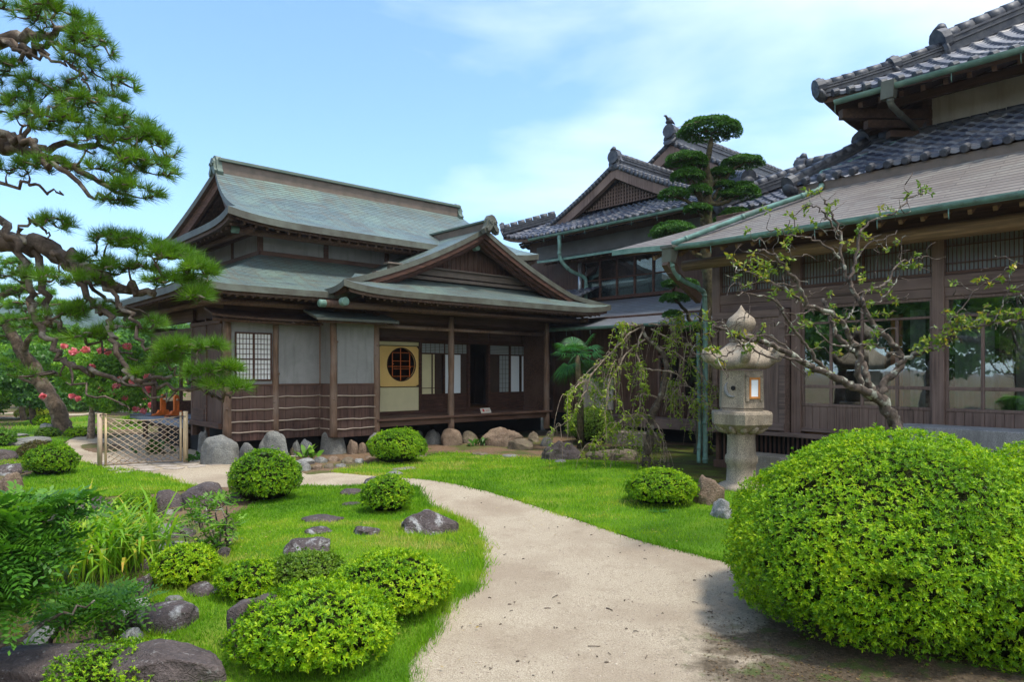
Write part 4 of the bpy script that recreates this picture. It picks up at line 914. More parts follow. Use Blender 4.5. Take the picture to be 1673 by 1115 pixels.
def pipe(bld, pts, r, name='downpipe', mat='copper_pipe', rings=True, parent=None):
    s_ = spline([[*p, r] for p in pts], 5); m = bld.mb(); m.tube([p[:3] for p in s_], r, 12)
    if rings:
        for i in range(2, len(s_) - 1, 6): d = Vector(s_[i + 1][:3]) - Vector(s_[i][:3]); d.normalize(); c = Vector(s_[i][:3]); m.tube([c - d * .025, c + d * .025], r * 1.16, 12)
    return bld.put(m, name, mat, parent)
pipe(Q, [qp(1098, 399), qp(1160, 375), qp(1250, 341), qp(1322, 316), qp(1342, 305), (12.55, 5.62, 5.32), (12.9, 5.45, 5.48), (13.4, 5.0, 5.76), (13.8, 4.62, 6.0), (13.88, 4.5, 6.12), (13.85, 4.5, 6.28)], .045)
pipe(Q, [(10.5, BF, 3.74), (10.6, BF, 3.55), (10.9, BF, 3.42), (11.5, BF + .02, 3.30), (11.62, BF + .02, 3.2), (11.66, BF + .02, 2.6), (11.66, BF + .02, 1.2), (11.66, BF + .02, .25), (11.66, BF + .02, -.02)], .048, mat='copper_pipe')
pipe(Q, [(11.72, BF + .22, 2.5), (11.72, BF + .2, 1.4), (11.70, BF + .16, .6), (11.62, BF + .14, .2), (11.62, BF + .14, -.02)], .035)
m = Q.mb(); m.bar((10.55, BF + .05, 3.60), (11.5, BF + .05, 3.12), .10, .16); m.bar((10.45, BF + .05, 3.75), (10.7, BF + .05, 3.55), .12, .22); Q.put(m, 'bracket', 'wood_under')
# facade plane
AF = 11.9; FB = .70
def qb(px): return on_a(px, 600, AF)[0]
m = Q.mb(); m.tube([(11.2, -5, 3.74), (11.2, 3, 3.75), (11.18, 7.6, 3.74)], [.11, .12, .10], 12); Q.put(m, 'eave_log', 'wood_ochre')
m = Q.mb(); m.box(AF - .04, AF + .1, -5, 7.35, 3.02, 3.20); m.box(AF - .02, AF + .1, -5, 7.35, 2.88, 3.018); Q.put(m, 'lintel', 'wood_grey_h')
m = Q.mb(); m.box(AF - .03, AF + .1, -5, 7.35, 3.82, 3.98); m.box(AF, AF + .06, -5, 7.35, 3.98, 4.75); Q.put(m, 'wall_plate', 'wood_b')
PX = [1534, 1312 - 8, 1180]; posts = [qb(1172), qb(1302), qb(1534), qb(1534) - (qb(1302) - qb(1534)), -2.4, -4.8]
for k, b in enumerate(posts): m = Q.mb(); m.box(AF - .055, AF + .11, b - .085, b + .085, FB - .1, 3.85); Q.put(m, 'post', 'wood_grey_v')
# slatted transoms
for b0, b1 in zip(posts[1:], posts[:-1]):
    lo, hi = b0 + .09, b1 - .09; w = Q.mb(); w.box(AF - .01, AF + .05, lo, hi, 3.205, 3.26); w.box(AF - .01, AF + .05, lo, hi, 3.76, 3.815); w.box(AF, AF + .05, (lo + hi) / 2 - .02, (lo + hi) / 2 + .02, 3.26, 3.76)
    o = Q.put(w, 'transom', 'wood_b'); m = Q.mb(); b = lo + .03
    while b < hi: m.box(AF + .01, AF + .03, b - .007, b + .007, 3.26, 3.76); b += .055
    for z in (3.38, 3.64): m.box(AF + .005, AF + .035, lo, hi, z - .008, z + .008)
    Q.put(m, 'slats', 'wood_b', o); m = Q.mb(); m.box(AF + .06, AF + .065, lo, hi, 3.26, 3.76); Q.put(m, 'paper', 'paper_dim', o)
# glazed bays
def glazed(b0, b1, cuts):
    w = Q.mb(); lo, hi = b0 + .085, b1 - .085
    w.box(AF, AF + .05, lo, hi, 1.14, 1.19); w.box(AF, AF + .05, lo, hi, 2.83, 2.878); w.box(AF, AF + .05, lo, hi, 1.46, 1.515); w.box(AF, AF + .05, lo, hi, 2.56, 2.60)
    for i, c in enumerate([lo + .02] + cuts + [hi - .02]):
        h = .022 if 0 < i <= len(cuts) else .022; top = 2.83 if i in (0, len(cuts) + 1, (len(cuts) + 1) // 2) else 2.56
        w.box(AF - .004, AF + .046, c - h, c + h, 1.19, top)
    o = Q.put(w, 'window', 'wood_grey_v'); m = Q.mb(); m.box(AF + .022, AF + .026, lo, hi, 1.19, 2.83); Q.put(m, 'glass', 'glass', o)
    m = Q.mb(); m.boards_b(lo, hi, AF + .04, FB + .06, 1.14, .13, .025); k = Q.put(m, 'kick_board', 'wood_grey_v', o); m = Q.mb(); m.box(AF - .03, AF + .08, lo, hi, FB, FB + .06); Q.put(m, 'sill', 'wood_grey_h', o)
glazed(posts[2], posts[1], [qb(1465), qb(1408), qb(1357)])
L3 = (posts[2] - posts[3]); glazed(posts[3], posts[2], [lerp(posts[3], posts[2], k) for k in (.25, .5, .745)]); glazed(posts[4], posts[3], [lerp(posts[4], posts[3], .5)]); glazed(posts[5], posts[4], [lerp(posts[5], posts[4], .5)])
# boarded shutter box at the far end
m = Q.mb(); m.boards_b(qb(1283), qb(1183), AF - .17, FB + .12, 2.72, .17, .02); Q.put(m, 'shutter_box', 'wood_grey_v'); m = Q.mb()
m.box(AF - .22, AF, qb(1290) - .02, qb(1290) + .09, FB - .1, 2.86); m.box(AF - .22, AF, qb(1178) - .04, qb(1178) + .05, FB - .1, 2.86); m.box(AF - .22, AF, qb(1286), qb(1180), 2.72, 2.86); m.box(AF - .26, AF - .0, qb(1292), qb(1176), FB, FB + .12); m.box(AF - .20, AF, qb(1286), qb(1180), 2.60, 2.66)
Q.put(m, 'shutter_frame', 'wood_grey_h')
m = Q.mb(); m.box(AF - .25, AF - .1, -5, 7.4, FB - .10, FB - .03); Q.put(m, 'floor_edge', 'wood_grey_h')
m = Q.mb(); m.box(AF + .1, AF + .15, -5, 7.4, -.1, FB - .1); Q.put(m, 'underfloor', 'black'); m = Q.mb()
b = -4.8
while b < 7.2: m.box(AF + .02, AF + .06, b, b + .03, 0, FB - .1); b += .085
m.box(AF - .02, AF + .09, -5, 7.4, -.1, .04); Q.put(m, 'vent_lattice', 'wood_v')
m = Q.mb(); m.box(AF, 17, 7.3, 7.36, 0, 4.2); Q.put(m, 'end_wall', 'wood_a')
# corridor room behind the glass
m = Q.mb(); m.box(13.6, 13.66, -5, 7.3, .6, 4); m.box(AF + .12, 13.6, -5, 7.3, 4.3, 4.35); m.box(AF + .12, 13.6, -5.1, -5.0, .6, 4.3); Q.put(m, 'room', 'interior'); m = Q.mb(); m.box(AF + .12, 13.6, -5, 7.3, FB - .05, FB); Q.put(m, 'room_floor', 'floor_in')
for k, (x0, x1, a_, mt, z0, z1) in enumerate([(1455, 1474, 12.5, 'wood_orange', .75, 2.7), (1488, 1512, 12.45, 'curtain', .75, 2.75), (1560, 1625, 12.7, 'curtain', .75, 2.75), (1632, 1654, 12.4, 'wood_ochre', .75, 2.75), (1420, 1445, 13.2, 'curtain', 1.2, 2.5), (1660, 1760, 12.7, 'curtain', .75, 2.75)]):
    m = Q.mb(); b0, b1 = on_a(x1, 600, a_)[0], on_a(x0, 600, a_)[0]
    if mt == 'curtain':
        n = max(8, int((b1 - b0) / .03)); vs = []
        for i in range(n + 1): b = lerp(b0, b1, i / n); o = .025 * sin(i * 1.3); vs += [(a_ + o, b, z0), (a_ + o, b, z1)]
        m.add(vs, [(2 * i, 2 * i + 2, 2 * i + 3, 2 * i + 1) for i in range(n)], 0, True)
    else: m.box(a_, a_ + .05, b0, b1, z0, z1)
    Q.put(m, 'curtain' if mt == 'curtain' else 'inner_post', mt)
# tiled skirt roof and its ridge
m = Q.mb(); m.box(12.24, 12.34, -5, 5.95, 4.7, 5.10); Q.put(m, 'skirt_board', 'copper_brown')
def q2(r, s): return (lerp(12.2, 13.8, s), lerp(-5, lerp(6.0, 5.3, s), r), lerp(5.06, 5.95, s) + .06 - .04 * sin(pi * s))
Q.tiles('tile_roof', q2, 11, 1.85, seed=3, eave=True); m = Q.mb(); m.box(13.75, 13.85, -5, 5.3, 4, 5.86); m.box(12.5, 13.75, 5.2, 5.28, 4.2, 5.2); Q.put(m, 'backing_wall', 'wood_b')
def ridge(bld, p, q, w=.2, h=.22, name='tile_ridge', parent=None, seg=.26, end=True):
    p, q = Vector(p), Vector(q); d = q - p; L = d.length; n = max(3, int(L / seg)); m = bld.mb(); u = Vector((0, 0, 1)); rs = random.Random(int(L * 100))
    m.bar(p + u * h * .3, q + u * h * .3, w, h * .8); m.bar(p + u * h * .34, q + u * h * .34, w * 1.25, .02); m.bar(p + u * h * .62, q + u * h * .62, w * 1.2, .02)
    for k in range(n):
        a = p + d * (k / n); b = p + d * ((k + .9) / n); m.tube([a + u * h * .85, b + u * h * .85], [w * .47 * rs.uniform(.95, 1.05), w * .42], 8)
    if end: m.tube([p + u * h * .7 - d.normalized() * .10, p + u * h * .7 + d.normalized() * .05], [w * .8, w * .75], 12, smooth=False); m.tube([p + u * h * 1.25 - d.normalized() * .05, p + u * h * 1.6 - d.normalized() * .02], [w * .45, w * .2], 8); m.tube([p + u * h * .2 + Vector((0, 0, -.05)) - d.normalized() * .04, p + d * .001 + u * .01], w * .8, 10)
    return bld.put(m, name, 'tile_cap', parent)
ridge(Q, (13.8, 5.35, 5.95), (13.95, 4.3, 6.02), .2, .2); ridge(Q, (13.88, 4.4, 6.0), (13.88, -5, 6.0), .14, .12, end=False)
ridge(Q, (12.25, 6.02, 5.05), (13.75, 5.3, 5.95), .2, .2)
def q2b(r, s): return (lerp(13.8, 20, r), lerp(6.6, 5.3, s), lerp(5.1, 5.95, s))
ridge(Q, (13.8, 5.4, 6.0), (19.5, 5.9, 6.6), .2, .22)
# upper storey
m = Q.mb(); m.box(14.0, 14.2, -5, 4.38, 5.6, 7.0); m.box(14.0, 19, 4.3, 4.38, 5.6, 7.0); Q.put(m, 'upper_wall', 'plaster_pale'); m = Q.mb(); m.box(13.96, 14.1, 4.26, 4.42, 5.6, 7.0); m.box(13.97, 14.1, -.1, .04, 5.6, 7); m.box(13.95, 14.1, -5, 4.4, 6.72, 6.86); Q.put(m, 'upper_frame', 'wood_a')
def u1(r, s):
    b = lerp(-6, 5.6 - 4.2 * s, r); return (lerp(12.5, 16.7, s), b, 6.5 + 2.6 * prof(s, .2) + .20 * r ** 8 * (1 - s) ** 3)
ub = Q.tiles('tile_roof', u1, 12, 5.2, seed=5, eave=True); ub['label'] = 'dark tiled roof of the upper storey'
Q.slope('eave_board', lambda r, s: (lambda p: (p[0], p[1], p[2] - .03))(u1(r, .01 + .97 * s)), 24, 8, .09, ['wood_under'] * 3)
def u2(r, s): b = 5.6 - 4.2 * s; return (lerp(12.5 + 4.2 * s, 20, r), b, 6.5 + 2.6 * prof(s, .2) + .20 * (1 - r) ** 8 * (1 - s) ** 3)
Q.tiles('tile_roof', u2, 7, 5.2, seed=6); Q.slope('eave_board', lambda r, s: (lambda p: (p[0], p[1], p[2] - .03))(u2(r, .01 + .97 * s)), 14, 8, .09, ['wood_under'] * 3)
for s0, s1 in ((0, .10), (.10, .22), (.22, .36), (.36, .62), (.62, .98)):
    k = .06 if s0 < .2 else .1; p = Vector(u1(1, s0)); q = Vector(u1(1, s1)); z = Vector((0, 0, .05)); ridge(Q, p + z, q + z, .2 if s0 < .3 else .30, .18 if s0 < .3 else .34, end=s0 in (0, .36, .22))
m = Q.mb()
for i in range(30): b = -4.6 + i * .33; m.bar((12.65, b, 6.42), (14.1, b, 7.0), .07, .09)
for i in range(18): a = 14.2 + i * .33; m.bar((a, 5.45, 6.42), (a, 4.3, 6.95), .07, .09)
for i in range(7): a = 12.9 + i * .18; m.bar((a, 5.42 - i * .02, 6.46), (13.9 + i * .05, 4.45, 6.92), .06, .08)
m.box(13.35, 13.45, -5, 4.9, 6.48, 6.62); m.box(13.35, 19, 4.85, 4.95, 6.48, 6.62); Q.put(m, 'rafters', 'wood_under')
# stepped eave brackets at the corner
m = Q.mb(); m.bar((12.75, 5.35, 6.38), (14.05, 4.3, 6.40), .14, .16); m.bar((13.1, 5.05, 6.2), (14.05, 4.3, 6.22), .14, .14); m.bar((13.45, 4.8, 6.04), (14.05, 4.3, 6.05), .14, .12); Q.put(m, 'corner_bracket', 'wood_under')
gutter(Q, [(12.40, 5.3, 6.52), (12.40, -6, 6.50)], .075, 'copper_green')
m = Q.mb(); m.poly([(12.30, 4.30, 6.58), (12.52, 4.30, 6.58), (12.48, 4.33, 6.30), (12.34, 4.33, 6.30)], (0, .2, 0)); Q.put(m, 'rain_hopper', 'copper_edge')
pipe(Q, [(12.41, 4.4, 6.32), (12.5, 4.4, 6.2), (13.2, 4.42, 6.15), (13.78, 4.46, 6.14), (13.86, 4.5, 6.2)], .05, mat='copper_edge')

# ------------------------------------------------------------------ central wing with the lattice gables
C_ = Bld('central_house', 18, 12, -.1, 'central two-storey mansion block with dark tiled lattice gables', 'house')
def c_low(r, s): return (lerp(14.35, 17.0, s), lerp(8.2, 14.9, r), lerp(2.98, 4.0, s) - .08 * sin(pi * s) + .08 * r ** 6 * (1 - s))
C_.slope('roof', c_low, 24, 10, .09, ['roof_dark', 'copper_green', 'wood_under'])['label'] = 'low metal roof below the upper windows'
def c_low2(r, s): return (lerp(15.6, 17.0, s), lerp(14.6, 17.5, r), lerp(3.9, 4.45, s))
C_.tiles('tile_roof', c_low2, 3, 1.5, seed=9)
gutter(C_, [(14.26, 8.2, 2.95), (14.26, 14.7, 2.95)], .06)
m = C_.mb(); m.box(15.2, 15.3, 8, 15.5, .5, 3.3); C_.put(m, 'ground_floor_wall', 'wood_v')
m = C_.mb(); m.box(14.5, 15.2, 9, 13.1, .46, .54); m.box(14.46, 14.52, 9, 13.1, .30, .545); C_.put(m, 'veranda', 'wood_grey_h')
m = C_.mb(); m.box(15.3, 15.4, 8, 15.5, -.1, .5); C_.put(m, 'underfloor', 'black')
for px in (905, 935, 1008, 1075, 1118): b = on_a(px, 600, 15.2)[0]; m = C_.mb(); m.box(15.12, 15.24, b - .055, b + .055, .3, 3.1); C_.put(m, 'post', 'wood_v')
b0, b1 = on_a(1003, 600, 15.2)[0], on_a(950, 600, 15.2)[0]; m = C_.mb(); m.box(15.14, 15.2, b0, b1, .66, 1.55); C_.put(m, 'wall_panel', 'plaster_pale')
b0, b1 = on_a(1150, 600, 15.2)[0], on_a(1080, 600, 15.2)[0]; w = C_.mb(); w.box(15.12, 15.2, b0, b1, 1.0, 1.06); w.box(15.12, 15.2, b0, b1, 2.1, 2.16); w.box(15.12, 15.2, (b0 + b1) / 2 - .03, (b0 + b1) / 2 + .03, 1.06, 2.1)
w.box(15.12, 15.2, b0 - .05, b0, 1.0, 2.16); w.box(15.12, 15.2, b1, b1 + .05, 1.0, 2.16); o = C_.put(w, 'window', 'wood_grey_v'); m = C_.mb(); m.box(15.16, 15.17, b0, b1, 1.06, 2.1); C_.put(m, 'glass', 'glass', o)
m = C_.mb(); b = b0
while b < b1: m.box(15.1, 15.13, b, b + .03, .6, 1.0); b += .09
C_.put(m, 'railing', 'wood_v')
# second floor
m = C_.mb(); m.box(17.0, 17.2, 7, 18.0, 3.6, 6.3); C_.put(m, 'upper_wall', 'wood_v'); m = C_.mb(); m.box(16.95, 17.0, 7, 17.6, 5.62, 6.1); C_.put(m, 'plaster_band', 'plaster_dark')
b0, b1 = on_a(1100, 460, 16.95)[0], on_a(954, 460, 16.95)[0]; w = C_.mb(); w.box(16.9, 17, b0, b1, 4.02, 4.12); w.box(16.9, 17, b0, b1, 5.28, 5.36); w.box(16.92, 17, b0, b1, 4.66, 4.70)
n = 5
for i in range(n + 1): b = lerp(b0, b1, i / n); w.box(16.91, 17, b - .03, b + .03, 4.12, 5.28)
o = C_.put(w, 'window', 'wood_red'); m = C_.mb(); m.box(16.96, 16.965, b0, b1, 4.12, 5.28); C_.put(m, 'glass', 'glass', o)
m = C_.mb(); m.box(16.967, 16.97, b0, b1, 4.12, 4.66); C_.put(m, 'lower_screen', 'paper_dim', o); m = C_.mb(); m.box(16.971, 16.975, b0, b1, 4.66, 5.28); C_.put(m, 'dark_room', 'interior', o)
def can(r, s): return (lerp(16.1, 17.0, s), lerp(8.5, 16.7, r), lerp(5.38, 5.62, s) + .05 * r ** 6)
C_.slope('canopy', can, 12, 3, .07, ['roof_copper', 'copper_green', 'wood_under']); m = C_.mb()
for i in range(26): b = 8.7 + i * .31; m.bar((16.2, b, 5.28), (16.98, b, 5.48), .05, .06)
C_.put(m, 'rafters', 'wood_under')
m = C_.mb(); m.tube([C_ and (16.85, on_a(949, 450, 16.9)[0], 5.3), (16.85, on_a(949, 450, 16.9)[0], 3.9)], .06, 10); C_.put(m, 'downpipe', 'steel')
# tiled hip-and-gable roof
CB, CZ = 13.95, 8.14
def c_sk(r, s): return (lerp(16.0, 17.35, s), lerp(lerp(9.0, 10.4, s), lerp(18.3, 17.0, s), r), 6.2 + .78 * s + .30 * max(0, 2 * r - 1) ** 7 * (1 - s) + .2 * max(0, 1 - 2 * r) ** 7 * (1 - s))
C_.tiles('tile_roof', c_sk, 9.3, 1.55, seed=11, eave=True)['label'] = 'tiled skirt roof under the lattice gable'; C_.slope('eave_board', lambda r, s: (lambda p: (p[0], p[1], p[2] - .03))(c_sk(r, s)), 24, 4, .10, ['wood_under'] * 3)
def c_r(r, s): return (lerp(16.75, 24, r), CB - 4.9 * (1 - s), CZ - 2.05 * (1 - s) - .95 * (1 - s) * s * .6 - 0 * r)
def c_l(r, s): return (lerp(24, 16.75, r), CB + 4.3 * (1 - s), CZ - 2.0 * (1 - s) - .95 * (1 - s) * s * .6)
C_.tiles('tile_roof', c_r, 7.2, 5.4, seed=12); C_.tiles('tile_roof', c_l, 7.2, 4.8, seed=13)
def verge(bld, A, CB, CZ, fr, fl, smin, parent=None, bw=.30):
    m = bld.mb()
    for fn, rr in ((fr, 0), (fl, 1)):
        for off, dz, dd, th_ in ((.03, .06, bw, .08), (.14, .12, bw * .8, .05)):
            pr = None
            for k in range(11):
                s = smin + (1 - smin) * k / 10; p = fn(rr, s); q = [(A + off, p[1], p[2] - dz), (A + off, p[1], p[2] - dz - dd), (A + off + th_, p[1], p[2] - dz - dd), (A + off + th_, p[1], p[2] - dz)]
                if pr: m.add(pr + q, [(0, 1, 5, 4), (1, 2, 6, 5), (2, 3, 7, 6), (3, 0, 4, 7)])
                pr = q
    bld.put(m, 'barge_board', 'wood_grey_v', parent)
    m = bld.mb(); n = 22
    for fn, rr in ((fr, 0), (fl, 1)):
        for k in range(n): s = smin + (1 - smin) * k / n; p = Vector(fn(rr, s)); q = Vector(fn(rr, s + (1 - smin) / n * .92)); o = Vector((.06, 0, .07)); m.tube([p + o, q + o], [.085, .07], 8); o = Vector((.28, 0, .07)); m.tube([p + o, q + o], [.085, .07], 8); m.tube([p + Vector((-.04, 0, .02)), p + Vector((.1, 0, .02))], .07, 8)
    return bld.put(m, 'verge_tiles', 'tile_cap', parent)
verge(C_, 16.75, CB, CZ, c_r, c_l, .32)
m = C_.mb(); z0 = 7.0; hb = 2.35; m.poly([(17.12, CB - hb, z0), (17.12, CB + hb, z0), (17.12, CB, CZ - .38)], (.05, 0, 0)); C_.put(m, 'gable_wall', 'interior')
m = C_.mb(); b = -2.1
while b <= 2.1: 
    top = CZ - .42 - abs(b) * .52; m.box(17.05, 17.08, CB + b - .022, CB + b + .022, z0, max(z0 + .05, top)); b += .11
z = z0 + .02
while z < CZ - .5: h = (CZ - .42 - z) / .52; m.box(17.08, 17.11, CB - min(h, 2.1), CB + min(h, 2.1), z - .02, z + .02); z += .11
C_.put(m, 'gable_lattice', 'wood_grey_v')
ridge(C_, (16.8, CB, CZ + .05), (24, CB, CZ + .05), .26, .34); ridge_end(16.95, CB, CZ + .22, 'a', -1, None, .75, 'tile_cap', bld=C_)
ridge(C_, Vector(c_sk(1, 0)) + Vector((0, 0, .05)), Vector(c_sk(1, .98)) + Vector((0, 0, .08)), .24, .26)
ridge(C_, Vector(c_sk(0, 0)) + Vector((0, 0, .05)), Vector(c_sk(0, .98)) + Vector((0, 0, .08)), .24, .26)
gutter(C_, [(15.92, 9.0, 6.17), (15.92, 16.9, 6.17)], .065, 'copper_green')
b = on_a(914, 400, 15.95)[0]; pipe(C_, [(15.95, b, 6.15), (15.95, b, 5.8), (16.0, b, 5.35), (16.3, b - .15, 5.0), (16.8, b - .3, 4.8), (16.86, b - .32, 4.5), (16.86, b - .32, 3.9)], .06)
m = C_.mb()
for i in range(28): b = 9.2 + i * .31; m.bar((16.1, b, 6.10), (17.0, b, 6.45), .06, .07)
C_.put(m, 'rafters', 'wood_under')
m = C_.mb(); m.box(17.2, 24, 9.2, 18, 3.6, 6.3); C_.put(m, 'block', 'plaster_dark')
# rear main roof
GB2, GZ2 = 14.15, 9.62
def h_r(r, s): return (lerp(20, 30, r), GB2 - 6.0 * (1 - s), GZ2 - 3.3 * (1 - s) - .5 * s * (1 - s))
def h_l(r, s): return (lerp(30, 20, r), GB2 + 6.0 * (1 - s), GZ2 - 3.3 * (1 - s) - .5 * s * (1 - s))
C_.tiles('tile_roof', h_r, 10, 6.9, seed=21)['label'] = 'large rear tiled roof'; C_.tiles('tile_roof', h_l, 10, 6.9, seed=22); verge(C_, 20, GB2, GZ2, h_r, h_l, .1, bw=.4)
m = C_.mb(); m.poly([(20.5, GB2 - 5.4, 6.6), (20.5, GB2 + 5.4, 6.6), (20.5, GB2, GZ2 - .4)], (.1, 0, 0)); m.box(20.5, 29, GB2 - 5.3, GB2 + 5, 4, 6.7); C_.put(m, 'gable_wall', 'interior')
ridge(C_, (20.0, GB2, GZ2 + .06), (30, GB2, GZ2 + .06), .3, .5); ridge_end(20.15, GB2, GZ2 + .3, 'a', -1, None, .85, 'tile_cap', bld=C_)
def h_s(r, s): return (lerp(18.6, 20.2, s), lerp(8.2, 20, r), lerp(6.1, 7.0, s))
C_.tiles('tile_roof', h_s, 11, 1.9, seed=23)
m = C_.mb()
for k in range(7): m.tube([(18.4 + .1 * k, 8.6 - .25 * k, 6.6 + .03 * k), (18.5 + .1 * k, 8.5 - .25 * k, 6.95 + .05 * (k % 3))], [.17, .12], 9)
C_.put(m, 'ridge_ornament', 'tile_cap')
# tiled link roof between the central block and the right wing
def lk(r, s): return (lerp(15.0, 17.0, s), lerp(1.5, lerp(9.2, 7.9, s), r), lerp(5.55, 6.58, s) - .06 * sin(pi * s) + .12 * max(0, 2 * r - 1) ** 7 * (1 - s))
C_.tiles('tile_roof', lk, 7.5, 2.3, seed=31, eave=True)['label'] = 'tiled link roof running towards the right wing'
C_.slope('eave_board', lambda r, s: (lambda p: (p[0], p[1], p[2] - .03))(lk(r, s)), 16, 4, .10, ['wood_under'] * 3)
ridge(C_, (17.0, 8.0, 6.62), (17.0, 1.5, 6.62), .28, .36); ridge(C_, Vector(lk(1, 0)) + Vector((0, 0, .05)), Vector(lk(1, .95)) + Vector((0, 0, .06)), .24, .28)
ridge_end(17.0, 8.05, 6.85, 'b', 1, None, .7, 'tile_cap', bld=C_)
# ------------------------------------------------------------------ rocks
def rock(px0, px1, py0, py1, mat, label, group=None, seed=0, flat=1.0, name='rock', cat='rock', deep=1.0, sharp=.22, z=None, rough=1.0, top=None, t=None, boxy=0, wall=None):
    """a boulder whose outline spans the given photo box; base on the ground"""
    if wall: mx_ = (px0 + px1) / 2; t = (wall - .12) / dv(mx_) - (px1 - px0) / 2 / F * 15 * deep * .8
    g = G((px0 + px1) / 2, py1) if t is None else at((px0 + px1) / 2, py1, t); tt = g.y; wx = (px1 - px0) / 2 / F * tt; dy = wx * deep
    tc_ = tt + dy * .8; wx *= tc_ / tt; topz = CH - (py0 - HY) / F * (tc_ - dy * .15 if flat < 1 else tc_); c = Vector(((((px0 + px1) / 2) - CX) / F * tc_, tc_, 0)); gzv = gz(c.x, c.y) if z is None else z
    h = max(topz - gzv, .03)
    V, Fc = ICO[5 if wx > .35 else 4]; V = V.copy(); n = noise3(V, seed + 11, .9, 4); n2 = noise3(V, seed + 77, 4.5, 3)
    if boxy: V = V / np.maximum(np.abs(V).max(1, keepdims=True), .01) * boxy + V * (1 - boxy)
    rs = np.random.RandomState(seed)
    for _ in range(14):                       # cut facets so it reads as stone
        d = nrm(rs.randn(3)); lim = rs.uniform(.66, .93); k = V @ d; m = k > lim; V[m] -= np.outer((k[m] - lim) * .85, d)
    V *= (1 + sharp * n + .035 * rough * n2)[:, None]
    if wall: flat = min(flat, .62)
    zs = V[:, 2]; mx = zs.max(); 
    V[:, 0] *= wx / max(np.abs(V[:, 0]).max(), .01); V[:, 1] *= dy / max(np.abs(V[:, 1]).max(), .01)
    V[:, 2] = np.where(zs > 0, (np.maximum(zs, 0) / mx) ** flat * h, zs / mx * .15) - .02
    o = arrmesh(name, V, Fc, mat, loc=(c.x, c.y, gzv), smooth=True); tag(o, label, cat, group); return o
